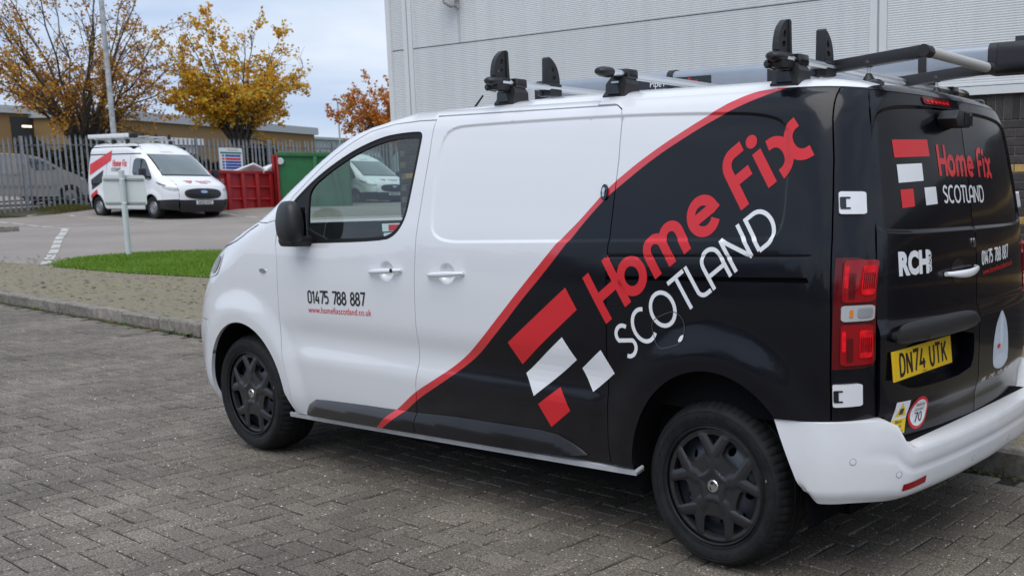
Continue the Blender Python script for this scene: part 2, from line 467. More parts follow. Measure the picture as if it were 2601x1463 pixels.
def poly_decal(name, poly, chart, m, parent, off=0.0015, flip=False, sp=0.03, layer=0):
    V2, F = triangulate(list(poly), [], sp)
    return decal(name, [(V2, [tuple(f) for f in F], layer)], chart, m, parent, off, flip)
def font_parts(text, size, place, sx=1.0, align='LEFT', bold=0.0):
    """builtin-font text as 2D triangles placed by place(u,v)"""
    cu = bpy.data.curves.new('t', 'FONT'); cu.body = text; cu.size = size; cu.align_x = align; cu.fill_mode = 'FRONT'; cu.resolution_u = 3; cu.offset = bold
    o = bpy.data.objects.new('t', cu); me = o.to_mesh()
    V = [place(v.co.x * sx, v.co.y) for v in me.vertices]; F = [tuple(p.vertices) for p in me.polygons]
    o.to_mesh_clear(); bpy.data.objects.remove(o); bpy.data.curves.remove(cu)
    return [(np.array(V), F, 0)]
# ================================================================== hero van
class Surf: pass
HV = Surf()
HV.Wz = pchip([.15,.22,.30,.40,.55,.70,.85,1.0,1.12,1.25,1.40,1.55,1.70,1.77,1.81,1.84],[.86,.885,.912,.932,.942,.95,.956,.955,.950,.940,.916,.889,.858,.838,.818,.79])
HV.Fz = pchip([.15,.25,.45,.65,.80,.95,1.05,1.15,1.25,1.32,1.50,1.65,1.76,1.84],[4.03,4.11,4.18,4.18,4.14,4.06,3.98,3.84,3.61,3.41,3.11,2.84,2.61,2.26])
HV.FCz = pchip([.15,.45,.65,.8,1.0,1.15,1.25,1.32,1.5,1.65,1.76,1.84],[3.42,3.52,3.5,3.43,3.29,3.15,2.97,2.83,2.53,2.28,2.02,1.6])
HV.FN = 2.6
HV.Rz = pchip([.3,.8,1.1,1.3,1.5,1.65,1.76,1.84],[-.70,-.70,-.697,-.685,-.66,-.635,-.615,-.585])
_xo = [0,.008,.028,.06,.10,.15,.21,.28,.36]; _yn = [0,.3,.55,.75,.872,.945,.982,.996,1.0]
HV.Rxo = pchip(_yn, _xo); HV.Ryn = pchip(_xo, _yn); HV.RL = .36
HV.bow = lambda x: 1 - .010 * ((np.clip(x, -.7, 4) - 1.6) / 2.3) ** 2
def surf_Y(S, x, z):
    w = S.Wz(z); xc = S.FCz(z); F = S.Fz(z)
    u = np.clip((x - xc) / (F - xc), 0, 0.99999)
    return w * (1 - u ** S.FN) ** (1 / S.FN) * S.Ryn(np.clip(x - S.Rz(z), 0, S.RL)) * S.bow(x)
def surf_XF(S, y, z):
    w = S.Wz(z) * .99; xc = S.FCz(z); F = S.Fz(z)
    return xc + (F - xc) * (1 - np.clip(np.abs(y) / w, 0, .99999) ** S.FN) ** (1 / S.FN)
def surf_XR(S, y, z):
    return S.Rz(z) + S.Rxo(np.clip(np.abs(y) / (S.Wz(z) * .99), 0, 1))
ARCH_F = (3.245, .335, .378, .412); ARCH_R = (-.025, .345, .405, .452)
IMPRINT = smooth_poly([(1.60,1.60),(1.60,1.36),(1.585,1.275),(1.49,1.243),(1.30,1.249),(.56,1.273),(-.20,1.299),(-.30,1.305),(-.330,1.36),(-.327,1.516),(-.318,1.66),(-.29,1.72),(-.20,1.747),(-.05,1.760),(.508,1.774),(1.40,1.766),(1.52,1.757),(1.575,1.72)], 2)
CREASES = [[(.50,1.210),(-.515,1.246)]]
HCUPS = ((1.921, 1.092), (1.4775, 1.100))
def cup_pts(c):
    o = [c]
    for q in (.25, .45, .6, .75, .9, 1.0, 1.1): o += [(c[0] + .062 * q * math.cos(R(t)), c[1] + .050 * q * math.sin(R(t))) for t in range(0, 360, 15)]
    return o
def hv_disp(x, z):
    P = np.stack([x, z], -1).reshape(-1, 2); d = np.zeros(len(P)); X = P[:, 0]; Z = P[:, 1]
    m = (X > -.45) & (X < 1.72) & (Z > 1.15)
    if m.any():
        sd = sdist(P[m], IMPRINT); d[m] -= .0075 * sstep(.008, -.008, sd)
        for c in CREASES: d[m] -= .004 * np.exp(-(pdist(P[m], c, False) / .004) ** 2)
    for (cx, cz, rx, rz) in (ARCH_F, ARCH_R):
        q = np.hypot((X - cx) / (rx + .17), (Z - cz) / (rz + .17))
        d += .022 * sstep(1.06, .78, q) * sstep(.15, .35, Z)
    for hx, hz in HCUPS: d -= .020 * sstep(1.0, .45, np.hypot((X - hx) / .062, (Z - hz) / .050))
    mid = sstep(2.95, 2.6, X) * sstep(.35, .62, X)
    d += .012 * sstep(.675, .575, Z) * mid - .010 * np.exp(-((Z - .72) / .07) ** 2) * mid
    return d.reshape(np.shape(x))
def hv_side(sg):
    def f(x, z):
        x = np.asarray(x, float); z = np.asarray(z, float)
        return np.stack([x, sg * (surf_Y(HV, x, z) + hv_disp(x, z)), z], -1)
    return f
RWIN = smooth_poly([(.715,1.55),(.735,1.40),(.725,1.335),(.60,1.323),(.3,1.322),(-.3,1.322),(-.60,1.323),(-.725,1.335),(-.735,1.40),(-.715,1.55),(-.665,1.72),(-.60,1.775),(-.3,1.795),(.3,1.795),(.60,1.775),(.665,1.72)], 2)
def hv_rear(y, z):
    y = np.asarray(y, float); z = np.asarray(z, float)
    P = np.stack([y, z], -1).reshape(-1, 2); d = np.zeros(len(P)); m = P[:, 1] > 1.25
    if m.any(): d[m] = .011 * sstep(.008, -.008, sdist(P[m], RWIN))
    d += -.016 * sstep(1.02, .96, P[:, 1]) * sstep(.62, .70, P[:, 1])
    return np.stack([surf_XR(HV, y, z) + d.reshape(np.shape(y)), y, z], -1)
def hv_front(y, z): return np.stack([surf_XF(HV, np.asarray(y, float), np.asarray(z, float)), np.asarray(y, float), np.asarray(z, float)], -1)

# livery paint: white / red stripe / black, split by a curve in the van's own coordinates
LIV_L = [(-.260,1.845),(-.201,1.827),(-.1,1.792),(.027,1.74),(.162,1.675),(.302,1.599),(.447,1.505),(.522,1.453),(.597,1.388),(.715,1.269),(.848,1.136),(.993,1.003),(1.136,.869),(1.263,.762),(1.41,.665),(1.562,.577),(1.72,.492),(1.856,.403),(1.972,.334),(2.065,.283),(2.20,.20)]
LIV_U = [(-.192,1.845),(-.130,1.836),(-.057,1.812),(.04,1.767),(.167,1.704),(.306,1.629),(.452,1.538),(.526,1.484),(.601,1.416),(.669,1.353),(.761,1.276),(.872,1.173),(1.016,1.039),(1.147,.918),(1.285,.796),(1.434,.691),(1.586,.603),(1.745,.52),(1.882,.429),(1.974,.37),(2.098,.283),(2.25,.20)]
WHITE = (.79, .80, .82); RED = (.66, .022, .030); BLACK = (.003, .0034, .0065)
def livery(name, white=WHITE, black=BLACK, rough_w=.25, rough_b=.22, coat=1.0):
    m, nt, b = new_mat(name); N = nt.nodes; L = nt.links
    tc = N.new('ShaderNodeTexCoord'); sp = N.new('ShaderNodeSeparateXYZ'); L.new(tc.outputs['Object'], sp.inputs[0])
    zn = N.new('ShaderNodeMapRange'); zn.inputs[1].default_value = .20; zn.inputs[2].default_value = 1.845; L.new(sp.outputs[2], zn.inputs[0])
    def curve(pts):
        c = N.new('ShaderNodeFloatCurve'); cu = c.mapping.curves[0]
        pp = sorted([((z - .20) / 1.645, (x + .5) / 3.0) for x, z in pts])
        cu.points[0].location = pp[0]; cu.points[1].location = pp[-1]
        for p in pp[1:-1]: cu.points.new(*p)
        c.mapping.update(); L.new(zn.outputs[0], c.inputs[1])
        mm = N.new('ShaderNodeMath'); mm.operation = 'MULTIPLY_ADD'; mm.inputs[1].default_value = 3.0; mm.inputs[2].default_value = -.5
        L.new(c.outputs[0], mm.inputs[0]); return mm
    lo = curve(LIV_L); up = curve(LIV_U)
    def less(mm):
        g = N.new('ShaderNodeMath'); g.operation = 'LESS_THAN'; L.new(sp.outputs[0], g.inputs[0]); L.new(mm.outputs[0], g.inputs[1]); return g
    isb = less(lo); isr = less(up)
    roof = N.new('ShaderNodeMath'); roof.operation = 'LESS_THAN'; roof.inputs[1].default_value = 1.846; L.new(sp.outputs[2], roof.inputs[0])
    xr = N.new('ShaderNodeMath'); xr.operation = 'LESS_THAN'; xr.inputs[1].default_value = -.505; L.new(sp.outputs[0], xr.inputs[0])
    rm = N.new('ShaderNodeMath'); rm.operation = 'MAXIMUM'; L.new(roof.outputs[0], rm.inputs[0]); L.new(xr.outputs[0], rm.inputs[1]); roof = rm
    def mul(a, c):
        g = N.new('ShaderNodeMath'); g.operation = 'MULTIPLY'; L.new(a.outputs[0], g.inputs[0]); L.new(c.outputs[0], g.inputs[1]); return g
    isb = mul(isb, roof); isr = mul(isr, roof)
    def mix(a, bcol, f):
        g = N.new('ShaderNodeMix'); g.data_type = 'RGBA'; L.new(f.outputs[0], g.inputs[0])
        if isinstance(a, tuple): g.inputs[6].default_value = (*a, 1)
        else: L.new(a.outputs[2], g.inputs[6])
        g.inputs[7].default_value = (*bcol, 1); return g
    c1 = mix(white, RED, isr); c2 = mix(c1, black, isb)
    # a little road dust low down on the panels
    zd = N.new('ShaderNodeMapRange'); zd.inputs[1].default_value = .75; zd.inputs[2].default_value = .28; zd.inputs[3].default_value = 0.0; zd.inputs[4].default_value = .13; L.new(sp.outputs[2], zd.inputs[0])
    dn = N.new('ShaderNodeTexNoise'); dn.inputs['Scale'].default_value = 5.0; dn.inputs['Detail'].default_value = 7; dn.inputs['Roughness'].default_value = .7; L.new(tc.outputs['Object'], dn.inputs['Vector'])
    dm = N.new('ShaderNodeMath'); dm.operation = 'MULTIPLY'; L.new(zd.outputs[0], dm.inputs[0]); L.new(dn.outputs['Fac'], dm.inputs[1])
    dx = N.new('ShaderNodeMix'); dx.data_type = 'RGBA'; L.new(dm.outputs[0], dx.inputs[0]); L.new(c2.outputs[2], dx.inputs[6]); dx.inputs[7].default_value = (.20, .185, .165, 1)
    L.new(dx.outputs[2], b.inputs['Base Color'])
    rn = N.new('ShaderNodeTexNoise'); rn.inputs['Scale'].default_value = 1.6; rn.inputs['Detail'].default_value = 1; L.new(tc.outputs['Object'], rn.inputs['Vector'])
    rb_ = N.new('ShaderNodeBump'); rb_.inputs['Strength'].default_value = .35; rb_.inputs['Distance'].default_value = .012; L.new(rn.outputs['Fac'], rb_.inputs['Height']); L.new(rb_.outputs[0], b.inputs['Normal']); L.new(rb_.outputs[0], b.inputs['Coat Normal'])
    rr = N.new('ShaderNodeMix'); rr.data_type = 'FLOAT'; rr.inputs[2].default_value = rough_w; rr.inputs[3].default_value = rough_b; L.new(isr.outputs[0], rr.inputs[0])
    L.new(rr.outputs[0], b.inputs['Roughness'])
    cw = N.new('ShaderNodeMix'); cw.data_type = 'FLOAT'; cw.inputs[2].default_value = coat; cw.inputs[3].default_value = coat * .28; L.new(isb.outputs[0], cw.inputs[0]); L.new(cw.outputs[0], b.inputs['Coat Weight'])
    sw_ = N.new('ShaderNodeMix'); sw_.data_type = 'FLOAT'; sw_.inputs[2].default_value = .5; sw_.inputs[3].default_value = .22; L.new(isb.outputs[0], sw_.inputs[0]); L.new(sw_.outputs[0], b.inputs['Specular IOR Level'])
    cr = N.new('ShaderNodeMix'); cr.data_type = 'FLOAT'; cr.inputs[2].default_value = .02; cr.inputs[3].default_value = .06; L.new(isr.outputs[0], cr.inputs[0])
    L.new(cr.outputs[0], b.inputs['Coat Roughness']); b.inputs['Coat IOR'].default_value = 1.6
    return m
M_paint = livery('van_livery_paint')
M_white = mat('van_white_paint', WHITE, .25, coat=1.0)
M_bumper = mat('van_white_bumper', WHITE, .35, coat=.6, col2=(.745, .752, .765), vscale=5)
M_trim = livery('van_side_trim', white=(.018, .018, .02), black=(.008, .0085, .012), rough_w=.38, rough_b=.28, coat=.25)
M_sill = mat('van_sill_paint', (.62, .63, .65), .35, coat=.5, var=.15, vscale=5)
M_plast = mat('black_plastic', (.017, .017, .019), .45, bump=.05, bscale=400)
M_plastg = mat('glossy_black_plastic', (.01, .01, .012), .2, coat=.4)
M_rub = mat('black_rubber', (.009, .009, .010), .55, spec=.3)
M_dark = mat('dark_void', (.006, .006, .007), .9, spec=.1)
M_red = mat('red_vinyl', RED, .32, coat=.25, spec=.35)
M_wvin = mat('white_vinyl', (.82, .83, .85), .25, coat=.7)
M_bvin = mat('black_vinyl', (.012, .012, .014), .35, coat=.3)
M_chrome = mat('chrome', (.75, .76, .78), .08, metal=1.0)
M_alu = mat('brushed_aluminium', (.62, .64, .65), .32, metal=1.0)
M_alu2 = mat('grey_anodised_aluminium', (.40, .43, .47), .42, metal=.75, var=.06, vscale=3)
M_steel = mat('steel_wheel', (.045, .052, .064), .45, metal=.3)
M_cap = mat('hubcap_black_satin', (.024, .024, .026), .33)
M_tyre = mat('tyre_rubber', (.0095, .0097, .0102), .68, var=.5, vscale=14, bump=.12, bscale=120, spec=.35)
M_vglass = glass('van_glass', (.80, .90, .86))
M_lensr = mat('red_lens', (.30, .002, .006), .10, coat=.35, spec=.3)
M_lensd = mat('dark_red_lens', (.11, .0015, .004), .12, coat=.4, spec=.3)
M_lensb = mat('bright_red_reflector', (.80, .008, .016), .25, coat=.15, spec=.2, var=.35, vscale=45)
M_lensw = mat('clear_lens', (.46, .46, .46), .12, coat=1.0)
M_amber = mat('amber_lens', (.7, .22, .03), .2, coat=.5)
M_plate = mat('yellow_number_plate', (.78, .50, .012), .35, coat=.3)
M_int = mat('cab_interior_plastic', (.03, .031, .033), .6)
M_seat = mat('seat_fabric', (.035, .036, .04), .9, var=.3, vscale=60)

VAN = empty('livery_van', (0, 0, 0))
tag(VAN, 'large white and black panel van with diagonal red stripe parked on block paving', 'van')
GB = [(1.656,1.798),(1.657,1.645),(1.680,1.42),(1.697,1.26),(1.707,1.097),(1.710,.96),(1.710,.75),(1.716,.656),(1.736,.56),(1.746,.444),(1.760,.312)]
GF = [(2.800,.282),(2.812,.44),(2.845,.58),(2.862,.758),(2.860,.934),(2.855,1.107),(2.868,1.19)]
DT = [(2.840,1.330),(2.745,1.440),(2.640,1.510),(2.515,1.592),(2.415,1.648),(2.275,1.711),(2.140,1.760),(1.955,1.790),(1.77,1.799)]
GS = [(.540,1.817),(.508,1.800),(.497,1.770),(.486,1.60),(.494,1.283),(.500,1.124),(.500,.882),(.506,.633),(.508,.446),(.50,.362)]
GR = [(-.452,1.8425),(-.466,1.726),(-.489,1.585),(-.504,1.446),(-.516,1.309),(-.527,1.032),(-.528,.655)]
def sillz(x): return .283 + (2.70 - x) * .0285
sill_pts = lambda x0, x1, n=8, dz=0: [(x0 + (x1 - x0) * i / n, sillz(x0 + (x1 - x0) * i / n) + dz) for i in range(n + 1)]
WIN = smooth_poly([(2.66,1.20),(1.95,1.232),(1.855,1.262),(1.795,1.325),(1.768,1.41),(1.724,1.71),(1.735,1.745),(1.775,1.75),(1.90,1.746),(2.03,1.733),(2.21,1.686),(2.36,1.628),(2.515,1.556),(2.62,1.495),(2.75,1.405),(2.80,1.335),(2.80,1.20)], 2)
GLASSP = smooth_poly([(2.57,1.225),(1.955,1.252),(1.875,1.280),(1.818,1.335),(1.792,1.415),(1.750,1.705),(1.765,1.722),(1.90,1.722),(2.03,1.708),(2.21,1.662),(2.36,1.604),(2.515,1.530),(2.575,1.490),(2.60,1.44)], 1)
def offs(poly, ds, sp=.02):
    out = []
    for d in ds: out += densify(offset_poly(poly, -d), sp)
    return out
def line_pts(c, ds, sp=.02):
    a, b = np.array(c[0]), np.array(c[1]); t = (b - a) / np.linalg.norm(b - a); n = np.array([-t[1], t[0]])
    out = []
    for d in ds: out += densify([tuple(a + n * d), tuple(b + n * d)], sp, False)
    return out
IMP_X = offs(IMPRINT, (-.009, -.003, .003, .009)); CR_X = line_pts(CREASES[0], (-.009, -.004, 0, .004, .009))
def arc_pts(A, a0, a1, n=30): return [(A[0] + A[2] * math.cos(R(a0 + (a1 - a0) * i / n)), A[1] + A[3] * math.sin(R(a0 + (a1 - a0) * i / n))) for i in range(n + 1)]
def ring_pts(A):
    o = []
    for d in (.012, .03, .05, .075, .10, .13, .16, .19): o += [(A[0] + (A[2] + d) * math.cos(R(t)), A[1] + (A[3] + d) * math.sin(R(t))) for t in range(0, 181, 3)]
    return o
ups = lambda u, z: float(HV.FCz(z) + u * (HV.Fz(z) - HV.FCz(z)))
for sg in (1, -1):
    ch = hv_side(sg); fl = sg > 0; near = sg > 0
    sp = .03 if near else .06
    # front door
    poly = GF + DT + GB + sill_pts(1.760, 2.800, 6)[1:-1]
    fd = panel('front_door', poly, ch, M_paint, VAN, holes=[WIN], sp=sp, flip=fl, extra=cup_pts(HCUPS[0]) if near else None)
    panel('window_seal', WIN, ch, M_rub, fd, holes=[GLASSP], sp=.03, gap=0, thick=.012, off=-.006, flip=fl)
    panel('side_window', GLASSP, ch, M_vglass, fd, sp=.05, gap=-.004, thick=0, off=-.011, flip=fl)
    # sliding door
    poly = [(1.656,1.815)] + GB[:-1] + [(1.764,.312)] + sill_pts(1.764, .50, 8, .004)[1:] + GS[::-1][1:]
    sd = panel('sliding_door', poly, ch, M_paint, VAN, sp=sp, flip=fl, extra=(IMP_X + cup_pts(HCUPS[1])) if near else None)
    # rear quarter
    slot = [(.497,1.120),(-.448,1.152),(-.440,1.170),(.497,1.135)]
    poly = [(.654,1.8425),(.652,1.822),(.56,1.8222)] + [(a - .0, b) for a, b in GS] + [(.50, .352), (.372, .352)] + arc_pts(ARCH_R, 1, 136)[1:] + [(-.315,.651),(-.40,.655),(-.528,.655)] + GR[::-1][1:]
    qt = panel('rear_quarter', poly, ch, M_paint, VAN, holes=[slot], sp=sp, flip=fl, extra=(IMP_X + CR_X + ring_pts(ARCH_R)) if near else None)
    panel('door_rail_channel', offset_poly(slot, -.01), ch, M_dark, qt, sp=.05, gap=0, thick=0, off=-.017, flip=fl)
    # roof rail strip above the doors and the A pillar
    top = [(x, 1.8425) for x in np.linspace(.654, 1.66, 8)]
    pil = [(ups(.72, z), z) for z in (1.8425, 1.81, 1.76, 1.70, 1.62, 1.54, 1.46, 1.38, 1.31)]
    low = [(2.868,1.19),(2.868,1.21)] + [(x + .001, z + .003) for x, z in DT]
    poly = [(.654,1.8425),(.652,1.821),(1.654,1.820),(1.654,1.802)] + low[::-1][:-2] + [(2.850,1.325),(2.96,1.305)] + pil[::-1] + top[::-1][:-1]
    panel('roof_side_rail', poly, ch, M_paint, VAN, sp=sp, gap=0, flip=fl)
    # front wing
    wingf = [(ups(.86, z), z) for z in (.735, .80, .90, 1.0, 1.06)]
    poly = [(2.868,1.19),(2.853,1.322),(2.96,1.3025)] + [(ups(.82, z), z) for z in (1.3025, 1.27, 1.24, 1.20, 1.17, 1.143, 1.10)] + wingf[::-1] + [(3.63,.735),(3.575,.64)] + arc_pts(ARCH_F, 30, 172)[0:] + [(2.80,.282)] + GF[1:-1]
    wg = panel('front_wing', poly, ch, M_paint, VAN, sp=sp, flip=fl, extra=ring_pts(ARCH_F) if near else None)
    bl_ = densify(smooth_poly([(3.62,1.140),(3.48,1.158),(3.343,1.181),(3.239,1.215),(3.163,1.253),(3.06,1.292)], 2, False), .03, False); A_, B_ = ribbon(bl_, .005); Vb_ = [p for ab in zip(A_, B_) for p in ab]
    decal('bonnet_gap', [(np.array(Vb_), [(2*i, 2*i+1, 2*i+3, 2*i+2) for i in range(len(A_) - 1)], 0)], ch, M_dark, wg, off=.002, flip=fl)
    # front bumper corner
    bf = [(ups(.86, z), z) for z in (.21, .30, .45, .60, .735)]
    poly = [(3.63,.735),(3.575,.64)] + arc_pts(ARCH_F, 30, -16, 24) + bf
    bc = panel('front_bumper_corner', poly, ch, M_white, VAN, sp=sp, gap=.002, flip=fl)
    # headlamp on the corner
    hl = smooth_poly([(3.42,1.145),(3.56,1.135),(ups(.80, 1.10), 1.098),(ups(.84, 1.02), 1.02),(ups(.84, .97), .965),(3.50,.985),(3.45,1.05)], 2)
    h1 = panel('headlamp', hl, ch, M_lensw, VAN, sp=.02, gap=0, thick=.01, off=.004, flip=fl)
    poly_decal('lamp_bezel', smooth_poly([(3.44,1.11),(3.52,1.10),(3.60,1.04),(3.56,.995),(3.48,1.03)], 2), ch, M_plastg, h1, off=.0065, flip=fl)
    # sill strip
    poly = [(x, z - .004) for x, z in sill_pts(2.89, .375, 14)] + [(x, z - .028) for x, z in sill_pts(.375, 2.90, 14)]
    panel('sill', poly, lambda x, z: np.stack([np.asarray(x, float), sg * (surf_Y(HV, np.asarray(x, float), np.asarray(z, float)) + .014), np.asarray(z, float)], -1), M_sill, VAN, sp=.04, gap=0, thick=.05, off=.001, flip=fl)
    # side rubbing strips
    tf = [(2.694,.300),(2.665,.345),(2.585,.385),(2.48,.392),(2.161,.405),(1.747,.417),(1.752,.367),(1.762,.316),(2.202,.302),(2.66,.291)]
    def strip_chart(xt, zt_):
        def f(x, z):
            p = ch(x, z); top = np.interp(x, xt, zt_); p = p.copy(); p[..., 1] += sg * .026 * np.clip((top - z) / .048, 0, 1) ** .8; return p
        return f
    t1 = panel('rubbing_strip', tf, strip_chart([1.747, 2.161, 2.48, 2.585, 2.665, 2.70], [.418, .406, .394, .387, .348, .31]), M_trim, VAN, sp=.016, gap=0, thick=.03, off=.003, flip=fl)
    tr = [(1.740,.418),(1.455,.434),(1.144,.441),(.90,.446),(.80,.440),(.72,.416),(.668,.392),(.632,.372),(.72,.362),(.90,.350),(1.166,.335),(1.755,.318)]
    t2 = panel('rubbing_strip', tr, strip_chart([.632, .668, .72, .80, .90, 1.144, 1.455, 1.74], [.373, .393, .418, .442, .448, .443, .436, .419]), M_trim, VAN, sp=.016, gap=0, thick=.03, off=.003, flip=fl)
    # side repeater, fuel flap, slam lock
    rp = panel('side_repeater', ellip(2.991,1.048,.030,.011,20), ch, M_chrome, wg, sp=.02, gap=0, thick=.01, off=.006, flip=fl)
    if near:
        fp = smooth_poly([(.262,.944),(.225,.862),(.16,.875),(.099,.898),(.092,.94),(.10,.988),(.145,1.018),(.20,1.0),(.249,.977)], 2)
        ff = offs(fp, (0,), .012)
        Vr = []; Fr = []
        for i in range(len(ff)):
            a = np.array(ff[i]); c = np.array([.175, .94]); n = (a - c) / np.linalg.norm(a - c)
            Vr += [tuple(a - n * .0016), tuple(a + n * .0016)]
            j = (i + 1) % len(ff); Fr.append((2*i, 2*i+1, 2*j+1, 2*j))
        fu = decal('fuel_flap', [(np.array(Vr), Fr, 0)], ch, mat('flap_edge_glint', (.07, .072, .08), .3), qt, off=.0022, flip=fl)  # paler ring painted round the flap as its edges catching light
        panel('flap_latch', smooth_poly([(.122,.898),(.100,.903),(.094,.93),(.112,.922)], 1), ch, M_white, fu, sp=.02, gap=0, thick=.004, off=.003, flip=fl)
        sl = panel('slam_lock', ellip(.542,1.467,.0175,.032,24), ch, M_plastg, sd, sp=.02, gap=0, thick=.008, off=.008, flip=fl)
        panel('key_cylinder', ellip(.542,1.474,.008,.012,16), ch, M_chrome, sl, sp=.01, gap=0, thick=.004, off=.0125, flip=fl)
        panel('key_cover', rrect(.536,1.448,.548,1.468,.003,3), ch, M_alu, sl, sp=.01, gap=0, thick=.004, off=.0115, flip=fl)
        # small sealed seam lines
        for c in ([(-.440,1.1685),(-.52,1.156)],):
            pass
    # door handles: recessed cup and bridging grip
    for (hx0, hx1, hz, dk) in ((1.797, 2.045, 1.092, 0), (1.353, 1.602, 1.097, 1)):
        ow = fd if dk == 0 else sd
        cxm = (hx0 + hx1) / 2
        Vh = []; Fh = []; n = 14; rings = 10
        for i in range(n + 1):
            t = i / n; x = hx0 + (hx1 - hx0) * t; z = hz + (t - .5) * -.018
            arch = .006 + .020 * math.sin(math.pi * t) ** .5
            hw = .0135 * (math.sin(math.pi * min(max(t, .03), .97)) ** .35)
            y0 = float(surf_Y(HV, np.array(x), np.array(z)))
            for k in range(rings):
                a = 2 * math.pi * k / rings
                Vh.append((x, sg * (y0 + arch + .009 * math.cos(a)), z + hw * math.sin(a)))
        for i in range(n):
            for k in range(rings): Fh.append((i*rings+k, i*rings+(k+1)%rings, (i+1)*rings+(k+1)%rings, (i+1)*rings+k))
        Fh.append(tuple(range(rings))); Fh.append(tuple(n*rings+k for k in range(rings)))
        hd = mesh_obj('door_handle', Vh, Fh, M_white, ow, 60)
        if dk == 0: panel('lock_barrel', ellip(hx0 + .045, hz + .006, .009, .010, 14), ch, M_plastg, hd, sp=.01, gap=0, thick=.003, off=.032, flip=fl)
    # mirror: arm, housing, glass
    mr = MB(); Vm = []; Fm = []; nu, nv = 20, 14
    for i in range(nu):
        for j in range(nv + 1):
            a = 2 * math.pi * i / nu; b = -math.pi / 2 + math.pi * j / nv
            e = .62
            f = lambda t: math.copysign(abs(t) ** e, t)
            lx = .096 * f(math.cos(b)) * f(math.cos(a)); ly = .060 * f(math.cos(b)) * f(math.sin(a)); lz = .108 * f(math.sin(b))
            if ly < 0: ly *= .6
            ly *= 1 - .22 * max(0, lz) / .12; lx *= 1 - .20 * max(0, lz) / .12
            Vm.append((2.590 + lx, sg * (1.012 + ly - .12 * lx), 1.315 + lz))
    for i in range(nu):
        for j in range(nv): Fm.append((i*(nv+1)+j, ((i+1)%nu)*(nv+1)+j, ((i+1)%nu)*(nv+1)+j+1, i*(nv+1)+j+1))
    mo = mesh_obj('door_mirror', Vm, Fm, M_plast, fd, 179)
    MB().prism([(2.54,1.192),(2.66,1.190),(2.68,1.215),(2.67,1.250),(2.54,1.248),(2.528,1.22)], sg * .93, sg * 1.04, 1, ch=.012).build('mirror_arm', M_plast, fd, 40)
    MB().box((2.52, sg * .972 - .002, 1.245), (2.66, sg * .972 + .002, 1.39)).build('mirror_glass', M_chrome, fd)
# roof skin
def hv_outline(z, n_s=60):
    out = []
    for y in np.linspace(0, .8 * float(HV.Wz(z)), 14): out.append((float(surf_XR(HV, y, z)), y))
    xs = float(HV.Rz(z)) + float(HV.Rxo(.82)); xe = ups(.72, z)
    for x in np.linspace(xs, xe, n_s)[1:]: out.append((x, float(surf_Y(HV, np.array(x), np.array(z)))))
    ye = out[-1][1]
    for y in np.linspace(ye, 0, 16)[1:]: out.append((float(surf_XF(HV, y, z)), y))
    return out
O = np.array(hv_outline(1.84)); n = len(O)
T = np.gradient(O, axis=0); T /= np.linalg.norm(T, axis=1)[:, None]; Nn = np.stack([T[:, 1], -T[:, 0]], -1)
V = []; F = []; cols = 16
for i in range(n):
    nn = Nn[i]
    for k in range(6):
        t = k / 5; bx = 2 * t * (1 - t) * .040 + t * t * .13; bz = (2 * t * (1 - t) * .040 + t * t * .047) * (.15 + .85 * float(sstep(2.15, .8, O[i][0])))
        p = O[i] + nn * bx
        V.append((p[0], max(p[1], 0), 1.84 + bz))
    x6, y6, z6 = V[-1]
    for k in range(1, cols - 5):
        f = k / (cols - 6); y = y6 * (1 - f); V.append((x6, y, V[-1][2] * 0 + z6 + .020 * (1 - (y / .66) ** 2) - .020 * (1 - (y6 / .66) ** 2)))
for i in range(n - 1):
    for k in range(cols - 1): F.append((i*cols+k, i*cols+k+1, (i+1)*cols+k+1, (i+1)*cols+k))
N0 = len(V); V2 = V + [(x, -y, z) for x, y, z in V]; F2 = F + [tuple(N0 + i for i in f[::-1]) for f in F]
roof = mesh_obj('roof', *weld(V2, F2), M_paint, VAN, 179)
# windscreen, bonnet, fascia
def yp(u, z):
    x = ups(u, z); return float(surf_Y(HV, np.array(x), np.array(z)))
zz = [1.31, 1.38, 1.46, 1.54, 1.62, 1.70, 1.76, 1.80, 1.835]
wsp = [(-yp(.72, z) + .004, z) for z in zz] + [(yp(.72, z) - .004, z) for z in zz[::-1]]
ws = panel('windscreen', wsp, hv_front, M_vglass, VAN, sp=.08, gap=0, thick=0)
zz = [1.145, 1.17, 1.20, 1.24, 1.27, 1.30]
bp_ = [(-yp(.82, z), z) for z in zz] + [(yp(.82, z), z) for z in zz[::-1]]
panel('bonnet', bp_, hv_front, M_white, VAN, sp=.05)
zz = [.74, .85, .95, 1.05, 1.13]
fb = [(-yp(.83, z), z) for z in zz] + [(yp(.83, z), z) for z in zz[::-1]]
fas = panel('front_fascia', fb, hv_front, M_white, VAN, sp=.06)
poly_decal('grille', rrect(-.55, .86, .55, 1.02, .05), hv_front, M_plastg, fas, off=.004, sp=.06)
zz = [.21, .30, .45, .60, .735]
fb = [(-yp(.86, z), z) for z in zz] + [(yp(.86, z), z) for z in zz[::-1]]
fbm = panel('front_bumper', fb, hv_front, M_white, VAN, sp=.06)
poly_decal('lower_grille', rrect(-.60, .32, .60, .52, .05), hv_front, M_plast, fbm, off=.004, sp=.06)
